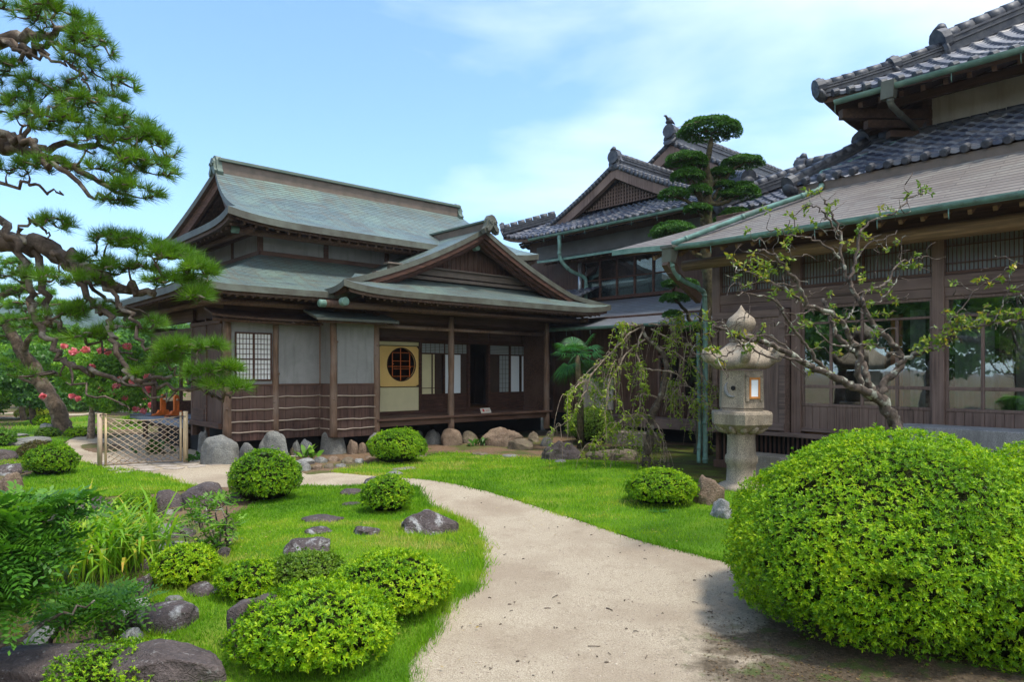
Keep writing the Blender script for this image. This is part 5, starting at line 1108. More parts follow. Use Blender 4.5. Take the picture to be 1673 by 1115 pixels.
RK = [
 (648, 752, 832, 876, 'rock_lichen', 'broad dark boulder with white lichen beside the path and small lawn point', dict(flat=.8, deep=.8)),
 (460, 554, 879, 912, 'rock_lichen', 'speckled low boulder on the lawn above the row of clipped bushes', dict(flat=.8, deep=.9)),
 (494, 562, 841, 856, 'rock_purple', 'flat stepping stone, upper left one of the group in the middle lawn', dict(flat=.5)),
 (498, 548, 859, 875, 'rock_lichen', 'grey stepping stone just above the speckled low boulder', dict(flat=.5)),
 (569, 621, 858, 877, 'rock_lichen', 'pale stepping stone between the lichen boulder and the speckled boulder', dict(flat=.6)),
 (555, 594, 820, 828, 'rock_purple', 'thin stepping stone level with the foot of the small round bush', dict(flat=.4)),
 (551, 594, 797, 811, 'rock_purple', 'brown stepping stone left of the small round bush on the lawn', dict(flat=.5)),
 (584, 642, 778, 800, 'rock_lichen', 'dark stepping stone where the path narrows behind the small round bush', dict(flat=.7)),
 (628, 662, 769, 781, 'rock_grey', 'grey stepping stone at the edge of the far lawn', dict(flat=.5)),
 (640, 684, 763, 769, 'rock_grey', 'thin grey slab in the far lawn below the veranda', dict(flat=.4)),
 (540, 578, 783, 789, 'rock_grey', 'thin slab lying in the sandy path', dict(flat=.4)) if False else None,
 (329, 396, 709, 758, 'rock_blue', 'large blue-grey pointed boulder under the corner post', dict(wall=14.45, flat=.8, sharp=.3, deep=.7)),
 (419, 476, 703, 742, 'rock_blue', 'rounded blue-grey boulder under the second wall post', dict(wall=14.45, flat=.8, deep=.6)),
 (390, 421, 722, 741, 'rock_blue', 'small squarish stone between the two blue-grey boulders', dict(wall=14.45, boxy=.5, deep=.8)),
 (518, 568, 698, 752, 'rock_grey', 'tall tapering brown-grey boulder under the middle log post', dict(wall=14.45, flat=1.0, deep=.7)),
 (475, 492, 718, 738, 'rock_grey', 'small rounded stone right of the second blue-grey boulder', dict(wall=14.45, deep=.8)),
 (473, 494, 728, 748, 'rock_moss', 'greenish stone low beside the rhubarb-like plant', dict(wall=14.45, deep=.8)),
 (490, 510, 716, 737, 'rock_pale', 'pale green stone leaning behind the broad-leaved plant', dict(wall=14.45, deep=.8)),
 (566, 585, 717, 746, 'rock_brown', 'upright brown stone right of the tall tapering boulder', dict(wall=13.95, deep=.8)),
 (582, 601, 722, 748, 'rock_brown', 'brown stone wedged between two boulders at the wall foot', dict(wall=13.95, deep=.8)),
 (598, 624, 706, 750, 'rock_grey', 'grey boulder under the log post at the veranda start', dict(wall=13.95, deep=.8)),
 (718, 756, 699, 735, 'rock_brown', 'egg shaped brown boulder carrying the middle veranda post', dict(wall=13.95, sharp=.15, deep=.8)),
 (748, 782, 703, 733, 'rock_moss', 'mossy boulder in the dark behind the egg shaped one', dict(t=17.6)),
 (690, 722, 700, 733, 'rock_grey', 'dark grey boulder left of the egg shaped boulder under the veranda', dict(t=17.4)),
 (660, 694, 703, 735, 'rock_grey', 'shadowed grey boulder under the left half of the veranda', dict(t=17.6)),
 (784, 868, 697, 731, 'rock_brown', 'long reddish stepping boulder in front of the veranda door', dict(deep=.5, flat=.6)),
 (828, 876, 716, 736, 'rock_moss', 'low mossy stone in front of the long reddish boulder', dict(deep=.6, flat=.7)),
 (862, 884, 704, 724, 'rock_moss', 'leaning green-brown stone beside the right veranda post', dict(t=18.2)),
 (882, 906, 712, 730, 'rock_grey', 'small grey footing stone of the right veranda post', dict(deep=.8)),
 (867, 950, 718, 753, 'rock_purple', 'craggy purple-brown rock at the back edge of the right lawn', dict(sharp=.35, rough=2.5, deep=.6)),
 (948, 1046, 732, 753, 'rock_moss', 'long low mossy rock right of the craggy one', dict(sharp=.25, deep=.4, flat=.6)),
 (1128, 1183, 774, 828, 'rock_brown', 'blotched brown rock between the low bush and the lantern', dict(sharp=.3, rough=2, deep=.9)),
 (1156, 1200, 812, 850, 'rock_pale', 'pale craggy stone against the big azalea', dict(sharp=.35, rough=3)),
 (370, 475, 968, 1078, 'rock_purple', 'large dark overhanging boulder left of the front azalea', dict(flat=.6, deep=1.0)),
 (202, 342, 984, 1036, 'rock_lichen', 'wide flat brown boulder with pale lichen rim by the pond', dict(flat=.45, deep=.7, sharp=.14)),
 (296, 362, 954, 979, 'rock_lichen', 'low brown stone in the grass right of the iris clump', dict(flat=.55)),
 (222, 258, 933, 976, 'rock_lichen', 'leaning grey stone between the iris and the round bush', dict(sharp=.3)),
 (192, 250, 975, 1000, 'rock_pale', 'small pale rough stone at the water edge', dict(sharp=.3)),
 (240, 305, 855, 882, 'rock_grey', 'pale grey flat rock in the dry stream bed', dict(flat=.5)),
 (243, 312, 884, 910, 'rock_pale', 'cracked pale rock above the small clipped bush', dict(flat=.6)),
 (352, 378, 892, 914, 'rock_purple', 'small dark stone at the lower edge of the pruned shrub', dict(flat=.6)),
 (244, 300, 799, 838, 'rock_purple', 'dark boulder left of the big dark boulder below the path', dict(flat=.6, t=None)),
 (294, 372, 789, 832, 'rock_purple', 'broad dark boulder holding the path edge', dict(flat=.55)),
 (246, 268, 816, 850, 'rock_purple', 'narrow dark stone standing by the yellow-green bush', dict(deep=.8)),
 (268, 286, 830, 842, 'pebble', 'small round pale cobble in the stream bed', dict()),
 (68, 172, 806, 852, 'rock_purple', 'large purple-brown boulder left of the stream bed', dict(flat=.6)),
 (160, 200, 818, 845, 'rock_purple', 'middling dark boulder beside the yellow-green bush', dict(flat=.7)),
 (0, 36, 770, 802, 'rock_brown', 'sloping reddish boulder at the left edge', dict(flat=.8)),
 (14, 46, 796, 812, 'rock_purple', 'small dark stone under the reddish sloping boulder', dict(flat=.7)),
 (-20, 45, 757, 778, 'rock_lichen', 'mottled flat stone left of the clipped round bush', dict(flat=.6)),
 (-30, 30, 733, 754, 'rock_purple', 'low dark stone above the mottled flat stone', dict(flat=.6)),
 (10, 86, 714, 730, 'rock_grey', 'long arched grey stone at the foot of the far lawn', dict(flat=.5)),
 (60, 90, 691, 712, 'rock_grey', 'squarish grey rock left of the leaning pine', dict(boxy=.5)),
 (0, 44, 708, 716, 'rock_grey', 'thin grey slab at the far left lawn', dict(flat=.5)),
 (124, 160, 696, 712, 'rock_grey', 'grey rock behind the left gate post', dict(flat=.7)),
 (165, 380, 1050, 1130, 'rock_purple', 'huge smooth dark boulder at the bottom edge', dict(flat=.5, sharp=.12, deep=.6)),
 (-40, 235, 1058, 1130, 'rock_purple', 'broad flat grey-brown boulder in the lower left corner', dict(flat=.4, sharp=.12, deep=.5)),
 (42, 100, 1020, 1062, 'rock_pale', 'pale rounded stone standing in the pond', dict(flat=.7)),
 (196, 248, 1024, 1060, 'rock_pale', 'rough pale stone behind the huge smooth boulder', dict(flat=.8, sharp=.3)),
 (100, 170, 1048, 1070, 'rock_moss', 'mossy stone between pond and flat boulder', dict(flat=.6)),
 (228, 262, 842, 858, 'rock_purple', 'dark stone between the small loose azalea and the pale flat rock', dict(flat=.6)),
 (262, 318, 858, 880, 'rock_lichen', 'mottled stone in the middle of the stream bed under the bare pruned stems', dict(flat=.6)),
 (232, 262, 908, 932, 'rock_purple', 'dark stone on the iris side of the leaning grey stone', dict(flat=.7)),
 (372, 408, 800, 822, 'rock_purple', 'dark edging boulder half behind the tall rounded azalea', dict(flat=.6)),
 (268, 300, 970, 990, 'rock_grey', 'small grey stone at the far rim of the wide flat boulder', dict(flat=.6)),
 (24, 66, 836, 856, 'rock_purple', 'dark boulder behind the feathery shrub at the left', dict(flat=.6)),
 (118, 168, 862, 884, 'rock_grey', 'flat grey slab half hidden behind the tops of the iris', dict(flat=.5)),
 (262, 300, 918, 938, 'rock_pale', 'small pale stone just above the round bush beside the iris', dict(flat=.6)),
 (205, 240, 868, 890, 'rock_purple', 'brown stone in the stream bed left of the pale flat rock', dict(flat=.6)),
 (318, 350, 838, 856, 'rock_lichen', 'small speckled stone under the bare pruned stems', dict(flat=.6)),
 (60, 118, 1058, 1082, 'rock_lichen', 'speckled slab at the pond rim beside the corner boulder', dict(flat=.5)),
 (150, 200, 1010, 1040, 'rock_moss', 'mossy stone at the waterline left of the wide flat boulder', dict(flat=.6)),
 (340, 362, 700, 735, 'rock_grey', 'dark boulder in the shade behind the corner boulder', dict(t=15.6)),
 (322, 344, 702, 740, 'rock_grey', 'upright grey footing stone under the boarded corner', dict(t=14.9, deep=.7)),
]
RK = [k for k in RK if k]
for i, (x0, x1, y0, y1, mt, lb, kw) in enumerate(RK): rock(x0, x1, y0, y1, mt, lb, 'garden rocks', seed=i * 7 + 3, **kw)
# the line of cobbles in front of the wall
COB = [(483, 515, 748, 760), (512, 535, 745, 757), (535, 556, 744, 755), (556, 580, 746, 758), (578, 596, 748, 757), (492, 510, 756, 770), (508, 530, 757, 768), (530, 548, 756, 766), (474, 492, 752, 768), (548, 566, 756, 764), (594, 612, 744, 750)]
for i, (x0, x1, y0, y1) in enumerate(COB): rock(x0, x1, y0, y1, ['rock_pale', 'rock_grey', 'rock_brown', 'rock_moss'][i % 4], 'small cobble in the low edging below the wall foot rocks', 'edging cobbles', seed=300 + i, flat=.7, name='cobble', cat='cobble', sharp=.12)
COB2 = [(640, 668, 736, 744), (770, 800, 738, 745), (820, 850, 741, 748), (668, 700, 742, 748), (905, 925, 750, 757)]
for i, (x0, x1, y0, y1) in enumerate(COB2): rock(x0, x1, y0, y1, ['rock_grey', 'rock_moss'][i % 2], 'flat edging stone between the right lawn and the veranda rocks', 'lawn edging stones', seed=330 + i, flat=.5, name='edging_stone', cat='stone', sharp=.12)

# ------------------------------------------------------------------ clipped bushes
def bush(c, rx, ry, rz, z0, mat, label, seed, leafL=.03, dens=1.0, group='clipped azaleas', name='azalea_bush', lobes=None, n_leaf=6, cat='bush', shag=.05, lump=.07, flat_bottom=.25):
    """rosettes of small leaves over one or more overlapping lobes, dark twiggy core inside"""
    rs = np.random.RandomState(seed); L = lobes or [(0, 0, 0, rx, ry, rz)]; parts = []; cores = []; off = 0; cv = []; cf = []
    for li, (dx, dy, dz, ax, ay, az) in enumerate(L):
        area = 2 * pi * ((ax * ay) ** 1.6 / 2 + (ax * az) ** 1.6 / 2 + (ay * az) ** 1.6 / 2) ** (1 / 1.6); n = int(area / (leafL * leafL * .46) * dens)
        u = nrm(rs.randn(n, 3)); u = u[u[:, 2] > -flat_bottom - rs.rand(len(u)) * .25]; lm = 1 + lump * noise3(u, seed + li, 2.6, 4); hol = np.clip(-noise3(u, seed + 31 + li, 4.5, 2) - .55, 0, 1); lm = lm - .38 * hol
        dep = rs.rand(len(u)) ** 2 * shag * 1.8; r = lm - dep
        P = u * np.array([ax, ay, az]) * r[:, None]; N = nrm(u / np.array([ax, ay, az])); P[:, 2] = np.maximum(P[:, 2], -az * .98 + 0)
        gap = noise3(u, seed + 50 + li, 6, 2); k = (gap > -.75) | (rs.rand(len(u)) < .5); P, N = P[k], N[k]
        P = P + np.array([dx, dy, dz]); keep = np.ones(len(P), bool)
        for lj, (ex, ey, ez, bx, by, bz) in enumerate(L):
            if lj != li: keep &= (((P - np.array([ex, ey, ez])) / np.array([bx, by, bz])) ** 2).sum(1) > .86
        P, N = P[keep], N[keep]; N = nrm(N + rs.randn(len(N), 3) * .28 + np.array([0, 0, .25])); parts.append(rosettes(P, N, n_leaf, leafL, leafL * .40, rs, .35, 1.25, jit=.42))
        kk = rs.rand(len(P)) < .05; Ps = P[kk] + N[kk] * rs.uniform(.3, 1.8, (kk.sum(), 1)) * leafL; parts.append(rosettes(Ps, N[kk], n_leaf, leafL * 1.1, leafL * .42, rs, .3, 1.0))
        V, Fc = ICO[4]; V = V.copy(); V *= (1 + lump * noise3(V, seed + li, 2.6, 4) - .38 * np.clip(-noise3(V, seed + 31 + li, 4.5, 2) - .55, 0, 1) - .10 - shag)[:, None]; V = V * np.array([ax, ay, az]) + np.array([dx, dy, dz]); cv.append(V); cf.append(Fc + off); off += len(V)
    v, f, r_ = merge(parts); root = empty(name, (c[0], c[1], z0), 0, label, cat, group); zc = c[2] - z0
    v[:, 2] += zc; o = arrmesh('foliage', v, f, mat, r_, parent=root)
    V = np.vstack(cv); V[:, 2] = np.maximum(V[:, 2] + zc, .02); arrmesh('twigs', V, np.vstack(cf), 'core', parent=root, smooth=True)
    return root
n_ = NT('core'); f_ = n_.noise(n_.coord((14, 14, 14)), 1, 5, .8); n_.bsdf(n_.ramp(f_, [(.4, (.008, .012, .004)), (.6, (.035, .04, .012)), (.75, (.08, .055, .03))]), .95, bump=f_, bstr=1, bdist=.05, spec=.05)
def bush_px(x0, x1, y0, y1, mat, label, seed, leafL=.03, squash=1.0, t=None, **kw):
    leafL *= .84; g = G((x0 + x1) / 2, y1) if t is None else at((x0 + x1) / 2, y1, t); tt = g.y; rx = (x1 - x0) / 2 / F * tt; tc_ = tt + rx * .75; rx *= tc_ / tt
    cx = ((x0 + x1) / 2 - CX) / F * tc_; z0 = gz(cx, tc_); topz = CH - (y0 - HY) / F * tc_; h = topz - z0; rz = h * .56
    return bush((cx, tc_, topz - rz), rx * .96, rx * squash, rz, z0, mat, label, seed, leafL, **kw)
bush_px(375, 491, 735, 824, 'leaf_azalea', 'tall rounded azalea at the path bend in front of the plaster wall', 1, .036)
bush_px(601, 698, 701, 760, 'leaf_azalea', 'smooth domed azalea on the lawn in front of the round window', 2, .034)
bush_px(589, 677, 777, 842, 'leaf_azalea', 'small round azalea on the lawn between stepping stones and lichen boulder', 3, .032, shag=.09)
bush_px(45, 124, 728, 780, 'leaf_azalea', 'low domed azalea at the left edge of the lawn before the gate', 4, .034)
bush_px(183, 252, 808, 862, 'leaf_azalea', 'small loose azalea beside the dark stones of the stream bed', 5, .03, shag=.1)
bush_px(249, 357, 893, 966, 'leaf_azalea', 'round bright azalea right of the iris clump', 6, .030, shag=.08)
bush_px(355, 458, 918, 988, 'leaf_azalea', 'low azalea at the left end of the front row', 7, .028, shag=.09)
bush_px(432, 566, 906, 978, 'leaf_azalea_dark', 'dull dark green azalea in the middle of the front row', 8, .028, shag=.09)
bush_px(538, 740, 907, 1022, 'leaf_azalea', 'wide domed azalea at the right end of the front row by the path', 9, .030, shag=.07)
bush_px(384, 644, 962, 1122, 'leaf_azalea', 'largest front azalea with loose shoots beside the dark boulder', 10, .032, shag=.12, lump=.09)
bush_px(1020, 1138, 767, 832, 'leaf_azalea', 'flattened azalea beside the blotched brown rock and lantern', 11, .032, shag=.07)
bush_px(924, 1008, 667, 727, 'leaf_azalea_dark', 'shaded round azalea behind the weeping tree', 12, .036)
bush_px(34, 84, 722, 752, 'leaf_red', 'brownish faded azalea behind the low domed one', 14, .036)
bush_px(56, 92, 680, 696, 'leaf_azalea', 'low green bush beside the foot of the leaning pine', 15, .05, group=None)
bush_px(110, 160, 700, 714, 'leaf_azalea', 'flat bright ground-hugging bush right of the leaning pine', 16, .05, group=None)
bush_px(30, 92, 665, 686, 'leaf_yellow', 'yellow-green low hedge plant along the far path', 17, .08, group=None, name='hedge', shag=.2)
bush_px(-30, 22, 700, 732, 'leaf_far', 'loose green bush at the left edge of the far lawn', 18, .06, group=None, shag=.2)
bush_px(60, 96, 700, 716, 'leaf_azalea_dark', 'small dull bush in front of the leaning pine trunk', 19, .05, group=None)
bush_px(205, 235, 678, 694, 'leaf_azalea', 'small green bush under the crape myrtle', 20, .06, group=None)
bush_px(78, 292, 1062, 1150, 'leaf_azalea', 'sparse small-leaved shrub cut by the bottom edge of the picture', 21, .022, dens=.5, shag=.3, lump=.12, group=None, name='shrub', cat='shrub')
# the huge azalea at the right, several overlapping domes
bush((3.02, 5.35, .50), 1.3, 1.2, .82, gz(2.7, 5.2), 'leaf_azalea', 'huge rounded azalea filling the lower right corner beside the path', 30, .0235, dens=1.05, shag=.11, lump=.085, flat_bottom=.5, lobes=[(-.08, 0, -.02, 1.18, 1.08, .80), (-.40, -.30, -.10, 1.02, .95, .66), (.30, -.72, -.25, .80, .62, .55), (1.35, -.10, .0, .95, .95, .70), (1.2, -.95, -.16, .66, .60, .56), (.95, -1.3, -.45, .55, .42, .36)])
def fern(px, py, t, label, seed, L=.35, n=9):
    rs = np.random.RandomState(seed); p = at(px, py, t); p.z = gz(p.x, p.y); m = []; V = []; Fs = []; k = 0
    for i in range(n):
        az = rs.rand() * 6.28; d = np.array([cos(az), sin(az), 0]); l = L * rs.uniform(.7, 1.1)
        for j in range(14):
            u = j / 14; q = d * l * u + np.array([0, 0, 1]) * l * (.75 * u - .62 * u * u); sd = np.array([-d[1], d[0], 0]); w = l * .30 * sin(pi * min(1, u + .12)) ** .8
            for sg in (-1, 1):
                tip = q + sd * sg * w + d * w * .35 + np.array([0, 0, -w * .2]); V += [q - d * l * .02, q + d * l * .03, tip]; Fs.append((k, k + 1, k + 2)); k += 3
    o = arrmesh('fern', np.array(V), np.array(Fs), 'leaf_palm', rs.rand(len(Fs)), loc=p); return tag(o, label, 'fern', 'ferns')
fern(1480, 1060, 3.55, 'fern growing under the huge azalea, the larger one', 1, .30); fern(1640, 1100, 3.5, 'fern at the lower right corner of the picture', 2, .30); fern(1075, 842, 9, 'small fern at the foot of the flattened azalea', 3, .18); fern(1110, 1080, 9, 'fern', 4) if False else None
# broad-leaved plant at the wall, dark ones by the gate
def clump(px, py, t, L, w, n, mat, label, seed, name='plant', up=.9, cat='plant', loc=None, curl=.5, seg=4, spread=.1):
    """arching strap leaves from one base"""
    rs = np.random.RandomState(seed); p = at(px, py, t) if loc is None else Vector(loc); p.z = gz(p.x, p.y); V = []; Fs = []; rn = []; k = 0
    for i in range(n):
        az = rs.rand() * 6.28; lean = rs.uniform(.05, 1) * (1 - up) * 1.57 + .05; d = np.array([cos(az), sin(az), 0]); b = np.array([rs.randn() * spread, rs.randn() * spread, 0]); l = L * rs.uniform(.6, 1.1); cu = curl * rs.uniform(.3, 1.3); q = b.copy(); an = lean; r_ = rs.rand(); sd = np.array([-d[1], d[0], 0]); sd = sd * cos(rs.rand() * .6)
        for j in range(seg + 1):
            ww = w * (sin(pi * (.16 + .84 * (1 - j / seg))) ** .6 if j < seg else .02) ; V += [q - sd * ww / 2, q + sd * ww / 2]
            if j: Fs.append((k - 2, k - 1, k + 1, k)); rn.append(min(1, r_ * .8 + (.25 if j == seg and r_ > .6 else 0)))
            k += 2; q = q + (d * sin(an) + np.array([0, 0, cos(an)])) * l / seg; an += cu * (j + 1) / seg
    o = arrmesh(name, np.array(V), np.array(Fs), mat, rn, loc=p); return tag(o, label, cat)
clump(500, 740, 14.6, .35, .12, 16, 'leaf_far', 'broad-leaved green plant growing between the wall foot stones', 5, up=.4)
clump(255, 738, 15.6, .45, .12, 34, 'leaf_dark', 'dark broad-leaved plants under the deck behind the lattice gate', 6, up=.35, spread=.16)
clump(316, 748, 14.4, .28, .10, 14, 'leaf_dark', 'small dark plant between the gate post and the corner boulder', 7, up=.4)
clump(775, 735, 17, .3, .09, 12, 'leaf_dark', 'small dark green plant beside the long reddish boulder', 8, up=.4)
clump(168, 962, 6.3, .80, .026, 420, 'leaf_iris', 'clump of long iris leaves with yellowing tips by the pond', 9, name='iris', up=.66, curl=.65, seg=6, spread=.24, cat='iris')
clump(222, 925, 6.8, .62, .02, 90, 'leaf_iris', 'thinner tuft of iris leaves leaning over the stream stones', 10, name='iris', up=.55, curl=.9, seg=6, spread=.12, cat='iris')
clump(60, 1000, 5.2, .5, .016, 50, 'leaf_iris', 'sparse reed leaves at the pond edge under the dark shrub', 11, name='reed', up=.5, curl=.9, seg=6, spread=.2, cat='reed')

# ------------------------------------------------------------------ stone lantern
def lantern():
    b = G(1211, 800); b.z = gz(b.x, b.y); k = b.y / F; root = empty('stone_lantern', b, 0, 'old granite lantern with curled roof corners beside the wooden wall', 'lantern')
    def z(py): return (800 - py) * k
    ro = R(18)
    def hexring(m, prof, n=6, mi=0, rot=ro, smooth=False): m.lathe((0, 0, 0), prof, n, mi, smooth, rot)
    m = MB(1); m.lathe((0, 0, 0), [(.36, -.05), (.37, .05), (.30, .09), (.225, .12), (.212, z(770)), (.212, z(760)), (.235, z(756)), (.242, z(750)), (.235, z(745)), (.212, z(742)), (.205, z(715)), (.22, z(703))], 32); m.build('column', 'granite', root)
    m = MB(2); hexring(m, [(.22, z(708)), (.31, z(703)), (.39, z(698)), (.45, z(694)), (.475, z(692)), (.485, z(676)), (.47, z(672)), (.34, z(671)), (.34, z(667))])
    for i in range(12):
        an = i / 12 * 6.283 + ro; m.tube([(cos(an) * .22, sin(an) * .22, z(706)), (cos(an) * .30, sin(an) * .30, z(701.5)), (cos(an) * .38, sin(an) * .38, z(697))], [.035, .05, .03], 8)
    m.build('platform', 'granite', root)
    # fire box, six sided, with a framed window, a crescent and a round hole
    m = MB(3); r0, r1 = .355, .335; zb, zt = z(666), z(606); vs = []
    hexring(m, [(r0, zb), (r0, zb + .02), (r1, zt)]); m.build('fire_box', 'granite', root)
    ap = r0 * cos(pi / 6)
    def face(i): an = ro + pi / 6 + i * pi / 3; return Vector((cos(an), sin(an), 0)), Vector((-sin(an), cos(an), 0))
    fs = [(face(i)[0].dot(Vector((-b.x, -b.y, 0)).normalized()), i) for i in range(6)]; fs.sort(reverse=True); i1, i2 = fs[0][1], fs[1][1]
    # right-hand visible face carries the window
    def scr(i): n, tt = face(i); return (b + n).x
    wi, mo = (i1, i2) if scr(i1) > scr(i2) else (i2, i1)
    n, tt = face(wi); c = n * (ap + .004); zm = (z(648) + z(620)) / 2; hw, hh = .078, .14
    m = MB(4)
    for s in (-1, 1): m.bar(c + tt * s * hw + Vector((0, 0, zm - hh - .02)), c + tt * s * hw + Vector((0, 0, zm + hh + .02)), .03, .03, up=n)
    for s in (-1, 1): m.bar(c + tt * -(hw) + Vector((0, 0, zm + s * hh)), c + tt * hw + Vector((0, 0, zm + s * hh)), .03, .03, up=n)
    o = m.build('window', 'lamp_orange', root); m = MB(5); p = c; m.poly([p - tt * hw + Vector((0, 0, zm - hh)), p + tt * hw + Vector((0, 0, zm - hh)), p + tt * hw + Vector((0, 0, zm + hh)), p - tt * hw + Vector((0, 0, zm + hh))], n * .006); m.build('paper', 'paper_blue', o)
    m = MB(6)
    for s in (-1, 1): m.bar(c + tt * s * (hw + .045) + Vector((0, 0, zm - hh - .05)), c + tt * s * (hw + .045) + Vector((0, 0, zm + hh + .05)), .05, .03, up=n)
    m.bar(c - tt * (hw + .07) + Vector((0, 0, zm + hh + .045)), c + tt * (hw + .07) + Vector((0, 0, zm + hh + .045)), .05, .03, up=n); m.build('window_surround', 'granite', root)
    n, tt = face(mo); c = n * (ap - .008); m = MB(7); m.tube([c + tt * .01 + Vector((0, 0, zm)), c + n * .014 + tt * .01 + Vector((0, 0, zm))], .035, 14, smooth=False); m.build('hole', 'black', root)
    m = MB(8); arc = [c + n * .006 + tt * (.0 - .11 * cos(t)) * (-1) * -1 + Vector((0, 0, zm - .02 + .14 * sin(t))) for t in np.linspace(-.6, -.1, 2)]
    pts = [c + n * .006 + tt * (.11 * cos(t)) + Vector((0, 0, zm + .13 * sin(t))) for t in np.linspace(pi * .75, pi * 1.62, 9)]; m.tube(pts, [.004, .014, .022, .028, .03, .028, .022, .014, .004], 6); m.build('crescent', 'granite_grey', root)
    # roof with curled corners
    m = MB(9); N = 72; rings = []; prof = [(0, z(603), 0), (.56, z(604), 0), (.66, z(598), 1), (.67, z(590), 1), (.56, z(582), .5), (.40, z(572), .1), (.27, z(563), 0), (.20, z(559), 0), (.0, z(558), 0)]
    vs = []
    for r, zz, kq in prof:
        for j in range(N):
            an = 2 * pi * j / N; ph = ((an - ro) / (pi / 3)) % 1; e = abs(2 * ph - 1); cr = e ** 5; rr = r * (.86 + .14 * cr * (1 if kq else .5)) * (1 / max(cos((ph - .5) * pi / 3), .87) * .93)
            rr *= .80; vs.append((rr * cos(an), rr * sin(an), zz + (.075 * cr * kq if r > .5 else 0) + .02 * e * (r > .2) * (r < .6)))
    fc = [(i * N + j, i * N + (j + 1) % N, (i + 1) * N + (j + 1) % N, (i + 1) * N + j) for i in range(len(prof) - 1) for j in range(N)]; m.add(vs, fc, 0, True)
    for i in range(6):
        an = ro + i * pi / 3; d = Vector((cos(an), sin(an), 0)); s_ = [(.22, .30), (.34, .235), (.46, .18), (.58, .165), (.68, .20), (.735, .27), (.72, .335), (.66, .35), (.625, .31), (.65, .275)]
        m.tube([d * x * .80 + Vector((0, 0, z(604) + y * .85)) for x, y in s_], [.04, .055, .065, .07, .075, .072, .06, .048, .035, .02], 9)
    m.build('lantern_roof', 'granite', root)
    m = MB(10); m.lathe((0, 0, 0), [(.10, z(562)), (.17, z(560)), (.175, z(556)), (.13, z(553)), (.17, z(551)), (.185, z(548)), (.13, z(545)), (.16, z(541)), (.205, z(536)), (.215, z(528)), (.19, z(521)), (.12, z(515)), (.06, z(509)), (.025, z(503)), (.004, z(499))], 28); m.build('finial', 'granite', root)
lantern()
# granite block in front of the right wing, footing slabs
def block(name, a0, a1, b0, b1, z1, label, mat='granite_grey', z0=-.15):
    m = MB(3); m.box(0, a1 - a0, 0, b1 - b0, z0 + .1, z1 + .1); o = m.build(name, mat, None, loc=W(a0, b0, -.1)); o.rotation_euler = (0, 0, ROT)
    bv = o.modifiers.new('bevel', 'BEVEL'); bv.width = .03; bv.segments = 2; return tag(o, label, 'stone block')
block('stone_block', 10.55, 11.25, -.6, 3.75, .98, 'long dressed granite block behind the huge azalea under the windows')
block('step_stone', 13.6, 14.3, 10.4, 12.6, .22, 'rough grey step stone in front of the dark ground floor wall', 'granite')
block('step_stone', 11.1, 11.6, 5.2, 6.6, .30, 'pale stone slab under the floor edge right of the lantern', 'granite')
# ------------------------------------------------------------------ lattice gate, rack, notice
def gate():
    l = G(163, 763); r = G(303, 757); d = (r - l); L = Vector((d.x, d.y, 0)).length; az = math.atan2(d.y, d.x); z = gz(l.x, l.y); root = empty('lattice_gate', Vector((l.x, l.y, z)), az, 'low bamboo lattice gate across the path by the deck', 'gate')
    k = l.y / F; h = (763 - 676) * k
    for x, w in ((0, .09), (L, .10)):
        m = MB(1); m.tube([(x, 0, -.1), (x, 0, h)], w / 2, 10); m.build('post', 'bamboo_pale' if x == 0 else 'wood_pale', root)
    for x in (.10, L - .09): m = MB(2); m.tube([(x, -.02, .02), (x, -.02, h - .01)], .022, 8); m.build('stile', 'wood_pale', root)
    m = MB(3); x0, x1, n = .11, L - .11, 9
    def top(x): u = (x - x0) / (x1 - x0); return h - .12 - .14 * u * (1 - u) * 4 * .5 + .03
    def clipseg(p, q):
        out = []
        for i in range(25):
            t = i / 24; a = (lerp(p[0], q[0], t), lerp(p[1], q[1], t))
            if x0 <= a[0] <= x1 and .04 <= a[1] <= top(a[0]): out.append(a)
        return out
    for k2 in range(-9, n + 9):
        for sg in (1, -1):
            xs = x0 + k2 * (x1 - x0) / n; p = (xs, .04); q = (p[0] + sg * 1.35, .04 + 1.0)
            s_ = clipseg(p, q)
            if len(s_) > 1: o = -.02 if sg == 1 else -.034; m.tube([(a, o, b) for a, b in (s_[0], s_[len(s_) // 2], s_[-1])], .009, 6)
    m.tube([(lerp(x0, x1, i / 8), -.027, top(lerp(x0, x1, i / 8))) for i in range(9)], .012, 7); m.tube([(x0, -.027, .04), (x1, -.027, .04)], .012, 7); m.build('lattice', 'bamboo_pale', root)
    m = MB(4); m.tube([(0, -.05, h - .02), (L, -.05, h - .10)], .008, 6); m.build('cord', 'rope_black', root)
gate()
def rack():
    a, b = 5.35, 19.75; z = .58; root = empty('wooden_rack', W(a, b, z), R(-125), 'orange-brown wooden rack with one crossbar standing on the grey deck', 'rack')
    for y in (-.02, .62):
        m = MB(1); m.poly([(-.05, y, 0), (.07, y, 0), (.10, y, .02), (.10, y, .10), (.065, y, .16), (.065, y, .50), (.03, y, .56), (-.03, y, .56), (-.065, y, .50), (-.065, y, .16), (-.10, y, .10), (-.10, y, .02)], (0, .07, 0)); m.build('upright', 'wood_orange', root)
        m = MB(2); m.poly([(-.30, y - .015, 0), (.30, y - .015, 0), (.27, y - .015, .05), (.16, y - .015, .07), (.12, y - .015, .15), (-.12, y - .015, .15), (-.16, y - .015, .07), (-.27, y - .015, .05)], (0, .10, 0)); m.build('foot', 'wood_orange', root)
    m = MB(3); m.tube([(0, -.06, .44), (0, .72, .44)], .028, 10); m.build('crossbar', 'wood_pale', root)
rack()
